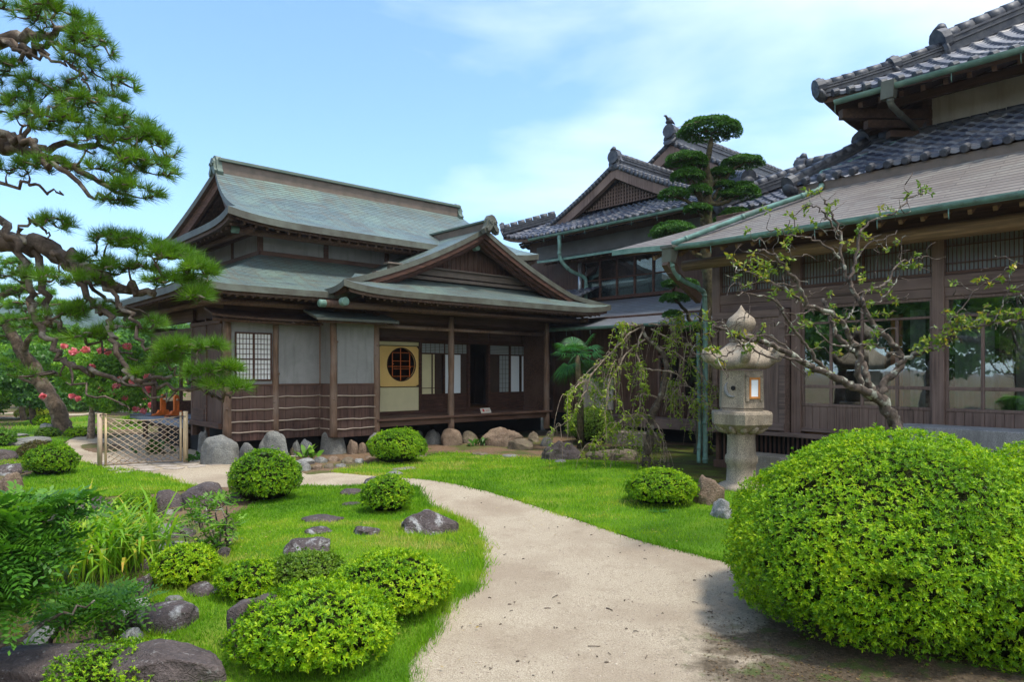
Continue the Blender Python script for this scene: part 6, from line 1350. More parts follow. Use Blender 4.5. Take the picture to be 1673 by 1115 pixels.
def notice():
    a, z = on_b(793, 673, B_B + .15); root = empty('notice_board', W(a, B_B + .1, FZ), ROT, 'small white notice with red mark lying on the veranda edge', 'notice')
    m = MB(1); m.poly([(-.17, 0, 0.005), (.17, 0, .005), (.17, .07, .13), (-.17, .07, .13)], (0, .01, -.004)); m.build('board', 'sign_white', root)
    m = MB(2); p = lambda x, y: (x, .07 * y - .004, .005 + .125 * y)
    ring = [p(-.08 + .035 * cos(t), .55 + .32 * sin(t)) for t in np.linspace(0, 6.283, 13)[:-1]]; m.add(ring, [tuple(range(12))]); m.build('red_mark', 'sign_red', root)
    m = MB(3)
    for y in (.35, .5, .65):
        for x in (.0, .03, .065, .10): m.add([p(x, y), p(x + .022, y), p(x + .022, y + .06), p(x, y + .06)], [(0, 1, 2, 3)])
    m.build('writing', 'sign_red', root)
notice()
def bird():
    q = W(19.95, GB2, 10.27); root = empty('bird', q, R(200), 'black bird perched on the rear gable ridge', 'bird')
    m = MB(1); m.tube([(-.34, 0, .02), (-.2, 0, .09), (-.05, 0, .16), (.08, 0, .22), (.15, 0, .31), (.19, 0, .37), (.25, 0, .38), (.33, 0, .36)], [.02, .055, .105, .10, .062, .062, .045, .008], 10); m.build('body', 'bird_black', root)
    m = MB(2)
    for s in (-1, 1): m.tube([(.1, s * .08, .2), (-.08, s * .10, .15), (-.28, s * .05, .05)], [.035, .05, .01], 7)
    m.build('wing', 'bird_black', root); m = MB(3)
    for s in (-1, 1): m.tube([(0, s * .04, .08), (.01, s * .04, -.05)], .012, 5)
    m.build('legs', 'bird_black', root)
bird(); bpy.data.objects['bird'].scale = (.68, .68, .68)
# litter on the path
rs = np.random.RandomState(77); m = MB(5)
for i in range(110):
    px, py = rs.uniform(690, 1320), 790 + 320 * rs.rand() ** .8; g = G(px, py)
    if not inside(np.array([[g.x, g.y]]), PATH)[0]: continue
    an = rs.rand() * 3.14; l = rs.uniform(.004, .016) * (3 if rs.rand() < .12 else 1); z = gz(g.x, g.y) + .009
    m.tube([(g.x - cos(an) * l, g.y - sin(an) * l, z), (g.x + rs.randn() * .006, g.y + rs.randn() * .006, z + .004), (g.x + cos(an) * l, g.y + sin(an) * l, z)], rs.uniform(.002, .005), 4)
tag(m.build('litter', 'bark_pine'), 'scattered dark twigs and fallen bits on the sandy path', kind='stuff')
# ------------------------------------------------------------------ big black pine reaching in from the left
def pad_targets(pads, seed, rs=None):
    """pads: (px, py, rx, ry, t, depth, n) -> points inside flattened clouds, denser near the top skin"""
    rs = np.random.RandomState(seed); out = []; up = []
    for px, py, rx, ry, t, dp, n in pads:
        c = np.array(at(px, py, t)); sx_, sz = rx / F * t, ry / F * t; u = nrm(rs.randn(n, 3)); u[:, 2] = np.where(u[:, 2] < -.25, -u[:, 2], u[:, 2]); r = rs.uniform(.45, 1, (n, 1)) ** .6
        p = c + u * r * np.array([sx_, dp, sz]); out.append(p); up.append(nrm(u * np.array([.9, .7, .6]) + np.array([0, 0, .75])))
    return np.vstack(out), np.vstack(up)
def pine_tree(name, label, limbs, pads, seed, base, L=.10, w=.0034, nn=70, mat='needle', bk='bark_pine', r0=.007, cat='pine tree', wob=.012, spread=1.15, sides=9):
    lim = limbs_px(limbs, seed, wob); T_, U_ = pad_targets(pads, seed); tw, dirs = grow(lim, T_, seed, r0=r0)
    rs = np.random.RandomState(seed + 1); root = empty(name, base, 0, label, cat)
    wood_mesh('trunk', lim, tw, bk, root, base, seed, sides)
    D = nrm(nrm(dirs) * .45 + U_ * .8); v, f, r_ = needles(T_, D, nn, L, w, rs, spread); arrmesh('needles', v - np.array(base), f, mat, r_, parent=root); return root
PT = 4.6
def P_(pts, t=PT): return [(x, y, t + (q[2] if len(q) > 2 else 0), q[0] if len(q) else .02) for x, y, *q in pts]
def L5(pts, r0, r1, t0=PT, t1=None):
    n = len(pts); t1 = t0 if t1 is None else t1; return [(x, y, lerp(t0, t1, i / (n - 1)), lerp(r0, r1, i / (n - 1))) for i, (x, y) in enumerate(pts)]
limbs = [
 L5([(-620, 1330), (-560, 1000), (-430, 640), (-330, 430), (-240, 300), (-150, 230), (-60, 222), (20, 240)], .24, .085, 5.2, 4.7),
 L5([(-330, 430), (-230, 400), (-110, 385), (-20, 392), (40, 398), (85, 412), (120, 428), (165, 450), (205, 470), (250, 482)], .15, .03, 5.1, 4.6),
 L5([(-240, 300), (-180, 150), (-110, 70), (-40, 75), (20, 62), (60, 58), (95, 48), (130, 35)], .12, .014, 5.1, 4.7),
 L5([(0, 70), (40, 78), (75, 72), (110, 80), (140, 95)], .04, .010, 4.75, 4.6), L5([(10, 70), (35, 85), (52, 92), (72, 82), (78, 95), (110, 104), (135, 122), (150, 140)], .022, .008, 4.7, 4.6),
 L5([(20, 240), (55, 252), (95, 262), (130, 280), (160, 300), (200, 318)], .06, .012, 4.7, 4.5), L5([(-40, 205), (20, 222), (60, 240), (110, 238), (160, 240), (210, 250), (255, 262)], .05, .008, 4.8, 4.9),
 L5([(0, 218), (40, 232), (70, 262), (120, 290), (150, 318), (190, 328)], .04, .01, 4.6, 4.4), L5([(30, 250), (50, 200), (90, 175), (130, 160), (170, 158)], .022, .007, 4.7, 4.8),
 L5([(-30, 290), (15, 300), (60, 305), (80, 318), (110, 322)], .02, .007, 4.7, 4.6),
 L5([(-60, 240), (-10, 344), (19, 385), (41, 434), (53, 490), (68, 536), (90, 573), (113, 596), (150, 607), (196, 618), (240, 625), (280, 615)], .040, .016, 4.8, 4.5),
 L5([(60, 405), (70, 460), (78, 500), (72, 530)], .036, .030, 4.9, 4.7),
 L5([(78, 520), (110, 540), (150, 560), (200, 575), (225, 590)], .02, .008, 4.7, 4.8),
 L5([(120, 430), (150, 495), (175, 520), (185, 545), (187, 570), (203, 600), (226, 618), (263, 630), (320, 641), (361, 652), (375, 645)], .032, .010, 4.7, 4.3),
 L5([(165, 450), (190, 485), (208, 510), (222, 528), (226, 558), (256, 581), (286, 603), (320, 630)], .022, .010, 4.6, 4.35),
 L5([(196, 618), (240, 640), (290, 645), (330, 628), (352, 612)], .012, .006, 4.5, 4.3),
 L5([(85, 412), (110, 440), (150, 470), (190, 500), (235, 512)], .03, .008, 4.6, 4.9), L5([(40, 398), (30, 372), (58, 366), (75, 382), (80, 395)], .018, .006, 4.6, 4.6),
 L5([(100, 590), (140, 640), (190, 655), (210, 665)], .012, .005, 4.5, 4.3)]
pads = [(30, 10, 70, 18, 4.8, .3, 30), (100, 42, 58, 26, 4.7, .32, 52), (150, 75, 26, 22, 4.6, .2, 20), (135, 108, 25, 20, 4.6, .2, 14), (100, 88, 30, 10, 4.7, .2, 8),
 (20, 125, 45, 22, 4.8, .3, 26), (85, 158, 38, 22, 4.8, .3, 28), (135, 145, 24, 14, 4.7, .2, 12), (205, 138, 20, 14, 4.7, .12, 9), (192, 165, 16, 10, 4.7, .1, 6), (40, 190, 60, 22, 4.8, .35, 34), (150, 185, 45, 20, 4.6, .28, 30),
 (100, 210, 60, 18, 4.6, .3, 34), (210, 215, 48, 20, 4.6, .3, 36), (255, 240, 28, 22, 4.6, .22, 22), (170, 240, 50, 18, 4.5, .3, 26), (240, 275, 42, 22, 4.5, .28, 34), (175, 285, 40, 16, 4.4, .2, 16), (225, 318, 38, 15, 4.4, .22, 20), (85, 272, 30, 12, 4.5, .2, 10), (35, 280, 45, 14, 4.6, .2, 16), (190, 332, 25, 8, 4.4, .15, 9),
 (95, 372, 22, 18, 4.6, .14, 12), (60, 362, 18, 6, 4.6, .1, 4), (40, 460, 55, 12, 4.7, .3, 22), (120, 462, 55, 14, 4.6, .25, 26),
 (190, 395, 34, 16, 4.6, .2, 18), (235, 408, 42, 18, 4.6, .25, 30), (285, 425, 38, 20, 4.5, .25, 32), (330, 448, 24, 20, 4.4, .2, 22), (215, 445, 50, 14, 4.6, .25, 24), (285, 465, 48, 14, 4.5, .22, 26), (325, 488, 22, 14, 4.4, .15, 14), (165, 430, 30, 14, 4.7, .2, 12),
 (150, 510, 28, 14, 4.7, .2, 14), (110, 520, 30, 16, 4.6, .2, 14), (205, 545, 40, 14, 4.8, .25, 16), (140, 552, 24, 12, 4.6, .2, 10), (60, 540, 30, 10, 4.8, .2, 8), (240, 530, 26, 10, 4.9, .2, 8),
 (292, 575, 34, 17, 4.35, .2, 30), (345, 568, 20, 8, 4.3, .1, 9), (268, 592, 22, 10, 4.4, .15, 10), (335, 610, 24, 9, 4.3, .14, 14), (375, 606, 14, 9, 4.3, .1, 9), (355, 632, 26, 9, 4.3, .14, 14), (392, 634, 16, 7, 4.3, .1, 9), (235, 612, 20, 8, 4.5, .15, 6), (60, 618, 40, 10, 4.6, .2, 8)]
limbs = [[(x, y, t, r * .72) for x, y, t, r in l] for l in limbs]; pads = [(x, y, rx * 1.04, ry, t, dp, int(n * 1.45)) for x, y, rx, ry, t, dp, n in pads]
pine_tree('pine_tree', 'large old pine reaching in from the left edge with twisted limbs and needle tufts', limbs, pads, 41, W(-6.6, 6.8, -.1) if False else tuple(at(-620, 1330, 5.2)), L=.082, w=.0036, nn=50, r0=.0075, wob=.016)
# leaning pine further back
g0 = G(104, 710); tL = g0.y
limbs = [L5([(106, 716), (104, 700), (92, 665), (72, 635), (55, 600), (35, 575), (22, 550), (8, 530)], .26, .13, tL, tL), L5([(55, 600), (40, 570), (60, 540), (85, 530)], .10, .05, tL, tL - 1), L5([(8, 530), (-20, 500), (10, 480), (36, 470), (38, 440)], .14, .07, tL, tL), L5([(72, 635), (40, 620), (10, 612)], .06, .03, tL, tL)]
pads = [(30, 440, 45, 14, tL, 1.2, 70), (-10, 480, 50, 14, tL, 1.2, 50), (70, 505, 60, 14, tL, 1.2, 70), (20, 530, 60, 14, tL, 1.2, 70), (10, 600, 50, 12, tL, 1.0, 40), (100, 560, 40, 10, tL, .9, 36), (-20, 560, 45, 14, tL, 1.2, 40), (50, 478, 40, 8, tL, 1, 30)]
pine_tree('pine_tree', 'leaning pine with a bare trunk standing on the far lawn', limbs, pads, 43, tuple(g0), L=.20, w=.013, nn=60, mat='needle_far', bk='bark_far', r0=.02, wob=.015)

# ------------------------------------------------------------------ leafy background trees
def leafy(name, label, crown, trunk, t, seed, mat='leaf_far', L=.12, n=900, nl=4, flowers=None, cat='tree', group=None, base_py=690, tr=.12, bk='bark_far', lw=.55, hole=-.45):
    rs = np.random.RandomState(seed); bx = trunk[0]; b = at(bx, base_py, t); b.z = -.15 if t > 22 else gz(b.x, b.y)
    root = empty(name, b, 0, label, cat, group); P = []; N = []
    for px, py, rx, ry, dt in crown:
        c = np.array(at(px, py, t + dt)); s_ = np.array([rx / F * t, max(rx, ry) / F * t * .8, ry / F * t]); k = max(20, int(n * rx * ry / 1500)); u = nrm(rs.randn(k, 3)); g = noise3(u, seed + int(px) % 91, 3.2, 3); r = (1 + .16 * g) * (1 - .38 * rs.rand(k) ** 1.6)
        kp = (g > hole) | (rs.rand(k) < .35); p = c + u * r[:, None] * s_; P.append(p[kp]); N.append(nrm(u[kp] + np.array([0, 0, .5])))
    P = np.vstack(P); N = np.vstack(N); kp = P[:, 2] > b.z + .05; P, N = P[kp], N[kp]
    v, f, r_ = rosettes(P, nrm(N + rs.randn(*N.shape) * .4), nl, L, L * lw, rs, .3, 1.4); arrmesh('crown', v - np.array(b), f, mat, r_, parent=root)
    top = [at(px, py + ry * .2, t + dt) for px, py, rx, ry, dt in crown]; m = MB(seed); nodes = [Vector(b), at(trunk[1], lerp(base_py, trunk[2], .5), t), at(trunk[1], trunk[2], t)]; s_ = spline([[*q, tr * (1 - .25 * i)] for i, q in enumerate(nodes)], 5); m.tube([p[:3] for p in s_], [float(p[3]) for p in s_], 8, jit=.08)
    for q in top:
        e = Vector(s_[-1][:3]); mid = (e + q) / 2 + Vector((rs.randn() * .2, rs.randn() * .2, .1)); m.tube([e, mid, q], [tr * .5, tr * .3, tr * .1], 6)
    m.build('trunk', bk, root, org=b)
    if flowers:
        FV = []; 
        for px, py, rr in flowers: c = np.array(at(px, py, t - rs.uniform(.2, .7))); k = 34; u = nrm(rs.randn(k, 3)); s2 = rr * .72 / F * t; FV.append((c + u * s2 * rs.uniform(.4, 1, (k, 1)) * np.array([1, 1, .8]), u))
        FP = np.vstack([a for a, _ in FV]); FN = np.vstack([a for _, a in FV]); v, f, r_ = rosettes(FP, FN, 4, .06 * t / 20, .05 * t / 20, rs, .4, 1.2); arrmesh('flowers', v - np.array(b), f, 'flower', r_, parent=root)
    return root
fl = [(270, 572, 6), (208, 566, 8), (190, 632, 6), (197, 620, 6), (118, 648, 5), (128, 652, 5), (165, 637, 5), (186, 642, 5), (70, 648, 5), (240, 615, 6), (245, 618, 7), (240, 638, 6), (243, 632, 5), (222, 669, 5), (234, 672, 5), (105, 566, 5), (120, 575, 9), (140, 572, 8), (165, 572, 8), (175, 575, 7), (216, 624, 6), (204, 650, 5), (150, 600, 5)]
leafy('crape_myrtle', 'pink-flowering crape myrtle behind the lattice gate', [(160, 620, 40, 34, 0), (205, 600, 46, 38, .5), (125, 610, 34, 36, .6), (240, 620, 30, 30, .3), (185, 650, 44, 22, -.3)], (148, 150, 645), 19.0, 51, 'leaf_far', .09, 1000, 5, fl, base_py=706, tr=.10, bk='bark_pale')
leafy('crape_myrtle', 'second crape myrtle with pale pink heads behind the deck corner', [(225, 655, 26, 22, 0), (250, 640, 24, 26, .4)], (235, 236, 668), 23.0, 52, 'leaf_far', .09, 900, 4, [(234, 650, 5), (247, 662, 5), (220, 640, 5)], base_py=690, tr=.07)
T2 = [('round green tree at the far left behind the leaning pine', [(10, 610, 60, 45, 0), (-30, 640, 50, 40, 1), (45, 630, 40, 34, 1)], (40, 35, 640), 26, 'leaf_far'),
 ('dark garden pine-like tree with spreading layers left of the crape myrtle', [(60, 590, 50, 22, 0), (40, 620, 60, 20, 0), (70, 648, 50, 18, 0)], (56, 52, 640), 24, 'leaf_fardark'),
 ('broad light green tree standing between the far path and the hill', [(120, 585, 70, 40, 0), (190, 580, 60, 34, 1), (70, 580, 50, 34, 1)], (120, 122, 600), 34, 'leaf_far'),
 ('darker conifer-like tree close to the left side of the tea house', [(228, 570, 30, 40, 0), (250, 595, 40, 40, 0), (215, 610, 40, 36, 1)], (236, 235, 610), 30, 'leaf_fardark'),
 ('dense evergreen farthest left beyond the lawn', [(-20, 560, 60, 45, 0), (30, 545, 50, 34, 1)], (-10, -5, 600), 38, 'leaf_fardark'),
 ('mid green tree filling the gap below the eaves', [(270, 610, 34, 46, 0), (290, 575, 30, 32, 1), (180, 640, 50, 34, 0)], (270, 268, 640), 36, 'leaf_far'),
 ('low rounded tree beside the far gravel path', [(150, 650, 50, 24, 0), (100, 655, 40, 22, 0)], (130, 130, 660), 32, 'leaf_fardark')]
for i, (lb, cr, tk, t, mt) in enumerate(T2): leafy('tree', lb, cr, tk, t, 60 + i, mt, .004 * t + .05, 1000 if t < 30 else 900, 3, group='background trees', base_py=690)
rs = np.random.RandomState(8); V = []; F_ = []
# far wood closing the horizon
m_parts = []
for i in range(90):
    a = rs.uniform(-.95, .95); y = rs.uniform(70, 130); x = a * y * 1.1; h = rs.uniform(4, 8); u = nrm(rs.randn(260, 3)); P = np.array([x, y, h * .55]) + u * np.array([h * .6, h * .6, h * .55]) * (1 + .2 * noise3(u, i, 3))[:, None]; m_parts.append(rosettes(P, u, 3, .9, .6, rs, .4, 1.4))
v, f, r_ = merge(m_parts); tag(arrmesh('woodland', v, f, 'leaf_fardark', r_), 'far line of woodland closing the horizon behind the garden', kind='stuff')
# trees across the garden that the glass reflects, outside the frame
for i, (x, y, h) in enumerate([(-13, 1.5, 7), (-15, -3, 8), (-12, -8, 7.5), (-18, 3.5, 8), (-9.5, -12, 8), (-3, -13, 7)]):
    rs = np.random.RandomState(90 + i); root = empty('tree', (x, y, -.1), 0, ['broad dark evergreen beyond the pond, out of the picture', 'tall evergreen behind the viewer on the left', 'rounded evergreen behind the viewer', 'evergreen farthest out on the left', 'evergreen behind the path', 'evergreen directly behind the viewer'][i], 'tree', 'garden edge trees'); Ps = []; Ns = []
    for k in range(7): c = np.array([rs.uniform(-1.6, 1.6), rs.uniform(-1.6, 1.6), h * rs.uniform(.35, .85)]); u = nrm(rs.randn(420, 3)); Ps.append(c + u * np.array([1.7, 1.7, 1.25]) * rs.uniform(.7, 1.05, (420, 1))); Ns.append(u)
    v, f, r_ = rosettes(np.vstack(Ps), np.vstack(Ns), 4, .28, .15, rs); arrmesh('crown', v, f, 'leaf_fardark', r_, parent=root); m = MB(i); m.tube([(0, 0, 0), (.1, 0, h * .4), (0, .1, h * .8)], [.28, .2, .06], 9, jit=.1); m.build('trunk', 'bark_far', root)

# ------------------------------------------------------------------ cloud-pruned tree in the courtyard
tc_ = 15.4; b = at(1150, 740, tc_); b.z = gz(b.x, b.y)
tr_ = [(1148, 745), (1152, 690), (1148, 640), (1157, 590), (1150, 540), (1158, 480), (1154, 420), (1156, 370), (1155, 330), (1160, 300), (1153, 270), (1160, 245), (1161, 225)]
pads = [(1160, 209, 50, 20), (1122, 259, 32, 13), (1214, 264, 33, 11), (1124, 286, 26, 15), (1176, 283, 23, 12), (1101, 317, 24, 13), (1142, 310, 19, 12), (1178, 302, 22, 10), (1212, 312, 28, 20), (1102, 376, 37, 17), (1201, 349, 25, 13), (1174, 363, 16, 10), (1140, 340, 22, 9), (1136, 268, 18, 9), (1190, 318, 22, 9), (1111, 463, 28, 10), (1102, 487, 23, 11), (1174, 475, 22, 11), (1099, 514, 15, 9), (1130, 535, 30, 9)]
limbs = [L5(tr_, .20, .05, tc_)]
for px, py, rx, ry in pads:
    j = min(tr_, key=lambda q: abs(q[1] - py - ry - 16)); s_ = 1 if px > 1156 else -1
    if abs(px - 1156) > 12: limbs.append(L5([j, (lerp(j[0], px, .35), lerp(j[1], py + ry, .3) + 3), (lerp(j[0], px, .7), lerp(j[1], py + ry * .6, .8)), (px, py + ry * .35)], .06, .022, tc_, tc_ + .2 * s_))
lim = limbs_px(limbs, 4, .012); root = empty('pruned_tree', b, 0, 'tall cloud-pruned evergreen with rounded pads rising above the roofs', 'tree'); rs = np.random.RandomState(17); tg = []; mp_ = []
for i, (px, py, rx, ry) in enumerate(pads):
    s_ = rx / F * tc_; c = np.array(at(px, py + ry * .25, tc_ + (0 if abs(px - 1156) < 12 else .2 * (1 if px > 1156 else -1)))); n = int(1500 * (rx / 30) ** 2 * (1 if ry > 14 else .9)); u = nrm(rs.randn(n, 3)); u[:, 2] = np.where(u[:, 2] < -.2, -u[:, 2], u[:, 2]); r = (1 + .10 * noise3(u, i, 4, 3)) * (1 - .25 * rs.rand(n) ** 2); hz = ry / F * tc_ * 1.05
    mp_.append(rosettes(c + u * r[:, None] * np.array([s_, s_ * .9, hz]) - np.array([0, 0, hz * .12]), nrm(u + np.array([0, 0, .8])), 5, .048, .017, rs, .2, 1.1))
    for k in range(7): tg.append(c + rs.randn(3) * np.array([s_ * .45, s_ * .4, hz * .12]))
tw, _ = grow(lim, np.array(tg), 3, r0=.010); v, f, r_ = merge(mp_); arrmesh('foliage', v - np.array(b), f, 'leaf_cloud', r_, parent=root); wood_mesh('trunk', lim, tw, 'bark_moss', root, b, 3)

# ------------------------------------------------------------------ weeping tree on the moss
bark('bark_trunk', (.10, .075, .055), (.24, .22, .17), 12)
tw_ = 13.0; b = G(1057, 766); tw_ = b.y
def Z1(x, y): return (860 + x * .3767, 440 + y * .3767)
ls = [[(520, 865), (520, 800), (535, 720), (545, 640), (575, 570), (600, 480), (605, 390), (560, 330), (520, 300), (500, 240)], [(575, 560), (520, 545), (495, 550), (490, 610), (470, 640), (430, 640), (395, 670)], [(600, 450), (620, 500), (660, 540), (640, 500)],
 [(500, 250), (450, 280), (400, 330), (340, 390), (290, 450), (250, 540), (220, 600), (190, 650), (130, 690), (110, 720)], [(500, 240), (440, 270), (380, 350), (340, 440), (310, 520), (290, 600)], [(510, 250), (480, 340), (490, 400), (510, 440), (520, 520)],
 [(530, 240), (600, 240), (680, 250), (740, 240), (800, 230)], [(540, 260), (620, 300), (700, 330), (780, 350), (840, 390)], [(560, 330), (640, 360), (720, 420), (780, 480), (820, 520)], [(505, 240), (430, 240), (400, 235)], [(520, 300), (450, 350), (400, 420), (360, 500), (350, 580), (330, 640)],
 [(500, 430), (560, 440), (640, 450), (700, 500), (760, 560), (800, 610)], [(545, 640), (500, 640), (460, 700), (440, 760)], [(545, 640), (580, 700), (600, 780), (605, 840)], [(430, 640), (380, 680), (330, 730), (290, 770)], [(575, 570), (640, 545), (700, 560), (760, 590)], [(290, 450), (230, 500), (180, 550)], [(340, 390), (300, 420), (240, 470), (190, 520)], [(450, 280), (420, 340), (410, 420), (400, 520), (395, 600)], [(600, 240), (640, 220), (680, 200)]]
limbs = []
for i, l in enumerate(ls):
    q = [Z1(*p) for p in l]; limbs.append(L5(q, .085 if i == 0 else .019, .03 if i == 0 else .005, tw_, tw_ + ([0, -.3, .2, -.5, .3, -.4, .3, -.2, .1, -.2, -.4, -.5, -.3, -.2, -.4, .2, -.5, .4, .1, 0][i])))
lim = limbs_px(limbs, 6, .010); rs = np.random.RandomState(12); hang = []
for l in lim[1:]:
    for k in range(14):
        j = rs.randint(len(l) // 4, len(l)); p = l[j, :3].copy(); ln = rs.uniform(.25, .8); d = np.array([rs.randn() * .35, rs.randn() * .35, 0]) * ln; pts = [p, p + d * .4 + np.array([0, 0, .04 * ln]), p + d * .8 - np.array([0, 0, ln * .45]), p + d - np.array([0, 0, ln])]; hang.append(np.hstack([spline([[*x, 0] for x in pts], 4)[:, :3], np.linspace(.006, .0025, 13)[:, None]]))
root = empty('weeping_tree', b, 0, 'small weeping tree with drooping bare twigs and yellow-green leaves on the moss', 'tree'); wood_mesh('trunk', lim[:1], [], 'bark_trunk', root, b, 5, 10, .12); wood_mesh('branches', lim[1:], hang, 'bark_pale', root, b, 6, 6)
LP = []; LN = []
for l in list(hang) + [q for q in lim[3:] for _ in (0, 1)]:
    if rs.rand() < .36:
        for j in range(3, len(l)):
            if rs.rand() < .75: LP.append(l[j, :3] + rs.randn(3) * .015); LN.append((rs.randn() * .5, rs.randn() * .5, -.6))
LP, LN = np.array(LP), np.array(LN); v, f, r_ = rosettes(np.vstack([LP, LP + rs.randn(*LP.shape) * .03]), np.vstack([LN, LN]), 2, .075, .032, rs, .2, 1.0, .3); arrmesh('leaves', v - np.array(b), f, 'leaf_yellow', r_, parent=root)

# ------------------------------------------------------------------ gnarled plum tree at the right
def Z2(x, y): return (1180 + x * .4126, 300 + y * .4126)
tp = 7.6
PL = [([(700, 1010), (690, 960), (660, 900), (620, 850), (570, 822)], .085, .06, 0, 0), ([(640, 870), (570, 825), (520, 805), (450, 770), (380, 740), (310, 700), (200, 640), (130, 620), (60, 605), (0, 575), (-40, 560)], .055, .014, 0, -.7), ([(330, 705), (250, 690), (180, 690), (100, 640), (40, 665), (0, 690), (-60, 670)], .014, .006, -.4, -.8), ([(250, 640), (150, 600), (80, 640), (10, 560), (-60, 545)], .012, .005, -.5, -.9),
 ([(600, 845), (565, 760), (555, 700), (500, 650), (450, 600), (425, 520), (400, 450)], .05, .02, 0, .3), ([(560, 820), (530, 740), (545, 670), (500, 600), (480, 560), (420, 510), (340, 480), (310, 410), (240, 320), (190, 270), (140, 260)], .042, .010, 0, -.3),
 ([(620, 840), (650, 780), (690, 740), (712, 690), (660, 620), (605, 560), (560, 490), (520, 430), (500, 380), (470, 300), (465, 200), (425, 110), (400, 60)], .05, .010, 0, .4), ([(690, 720), (740, 690), (790, 665), (850, 650), (900, 610), (940, 570), (1010, 568), (1100, 552), (1200, 540), (1260, 530)], .032, .010, 0, -.5),
 ([(930, 590), (905, 560), (900, 520), (940, 510), (1000, 430), (1050, 390)], .012, .005, -.2, -.3), ([(1060, 555), (1100, 500), (1130, 430), (1140, 370), (1150, 350)], .010, .004, -.4, -.5), ([(560, 490), (560, 440), (620, 410), (660, 380), (690, 325), (750, 300), (810, 290)], .022, .006, .1, .5),
 ([(500, 390), (530, 300), (545, 200), (600, 145), (690, 110), (740, 60), (790, 40)], .022, .006, .2, .6), ([(420, 745), (370, 700), (335, 640), (270, 560), (220, 480), (130, 440), (50, 440)], .026, .006, -.1, -.7), ([(340, 480), (250, 420), (150, 370), (90, 350), (40, 330)], .018, .005, -.1, -.5), ([(310, 410), (230, 400), (140, 390), (80, 410)], .012, .005, 0, -.3),
 ([(300, 390), (240, 330), (160, 280), (80, 270)], .016, .005, -.2, -.2), ([(475, 310), (400, 240), (330, 215), (260, 200), (210, 170)], .016, .005, .2, .1), ([(465, 210), (420, 140), (380, 100), (340, 90), (300, 110)], .014, .005, .3, .3), ([(425, 520), (360, 500), (300, 520), (230, 500)], .016, .006, .2, 0), ([(560, 480), (620, 470), (660, 420), (700, 360), (710, 250)], .014, .005, .2, .5),
 ([(530, 300), (590, 230), (640, 220), (700, 190)], .012, .005, .4, .6), ([(500, 640), (440, 640), (380, 590), (350, 540)], .014, .006, .1, -.1), ([(480, 560), (520, 500), (540, 440), (600, 420)], .014, .006, .1, .3), ([(710, 690), (640, 660), (590, 635), (540, 640)], .010, .004, -.1, -.5)]
lim = limbs_px([L5([Z2(*p) for p in q], a * .86, c, tp + d0, tp + d1) for q, a, c, d0, d1 in PL], 9, .010); b = at(*Z2(700, 1010), tp); b = Vector((b.x + .05, b.y, gz(b.x, b.y))); lim[0] = np.vstack([[b.x, b.y, b.z - .05, .11], lim[0]])
rs = np.random.RandomState(31); tg = []
for l in lim[1:]:
    for k in range(max(18, int(len(l) * .8))): j = rs.randint(int(len(l) * .35), len(l)); d = nrm(np.array([rs.randn(), rs.randn() * .8, rs.randn() * .9 + .35])); tg.append(l[j, :3] + d * rs.uniform(.08, .30))
tw, dirs = grow(lim, np.array(tg), 5, r0=.0042, bend=.2, minr=.0022); root = empty('plum_tree', b, 0, 'gnarled lichen-covered plum tree with sparse green leaves before the windows', 'tree'); wood_mesh('trunk', lim, tw, 'bark_plum', root, b, 8, 9, .14)
LP = []; LN = []
for l in tw:
    if rs.rand() < .24:
        for j in range(2, len(l)):
            for _ in range(2): LP.append(l[j, :3] + rs.randn(3) * .010); LN.append((rs.randn() * .6, rs.randn() * .6, rs.uniform(-.9, .4)))
for j in range(8, len(lim[7])):
    for _ in range(5): LP.append(lim[7][j, :3] + np.array([rs.randn() * .04, rs.randn() * .05, rs.uniform(-.03, .12)])); LN.append((rs.randn() * .6, rs.randn() * .6, .2))
v, f, r_ = rosettes(np.array(LP), np.array(LN), 2, .055, .028, rs, .2, 1.2, .25); arrmesh('leaves', v - np.array(b), f, 'leaf_plum', r_, parent=root)

# ------------------------------------------------------------------ fan palm by the dark wall
def palm(px, py, t, seed):
    b = at(px + 6, 700, t); b.z = gz(b.x, b.y); root = empty('palm_tree', b, 0, 'fan palm with spiky leaves against the dark wall right of the veranda', 'palm'); c = at(px, py, t); m = MB(1); m.tube([b, (Vector(b) + c) / 2 + Vector((.03, 0, 0)), c], [.09, .08, .07], 9, jit=.12); m.build('trunk', 'bark_moss', root, org=b)
    rs = np.random.RandomState(seed); V = []; Fs = []; k = 0; m = MB(2)
    for i in range(22):
        az = rs.rand() * 6.28; el = rs.uniform(-.9, 1.15); d = Vector((cos(az) * cos(el), sin(az) * cos(el), sin(el))); h = c + d * rs.uniform(.30, .55) + Vector((0, 0, -.05)); m.tube([c, (c + h) / 2 + Vector((0, 0, .06)), h], .010, 5); sd = d.cross(Vector((0, 0, 1))).normalized(); up = sd.cross(d)
        for j in range(26):
            an = lerp(-1.9, 1.9, j / 25) + rs.randn() * .03; e = (d * cos(an) + sd * sin(an)).normalized(); l = .42 * (1 - .15 * abs(an) / 2); w = up.cross(e).normalized() * .012 if up.cross(e).length > .01 else sd * .012; tip = h + e * l + up * .04 - Vector((0, 0, .14 * l / .4)); mid = h + e * l * .55 + up * .02
            V += [h, mid + w, tip, mid - w]; Fs.append((k, k + 1, k + 2, k + 3)); k += 4
    V = np.array([[*x] for x in V]) - np.array(b); arrmesh('leaves', V, np.array(Fs), 'leaf_palm', rs.rand(len(Fs)), parent=root); m.build('leaf_stalks', 'leaf_palm', root, org=b)
palm(943, 580, 16.6, 3)
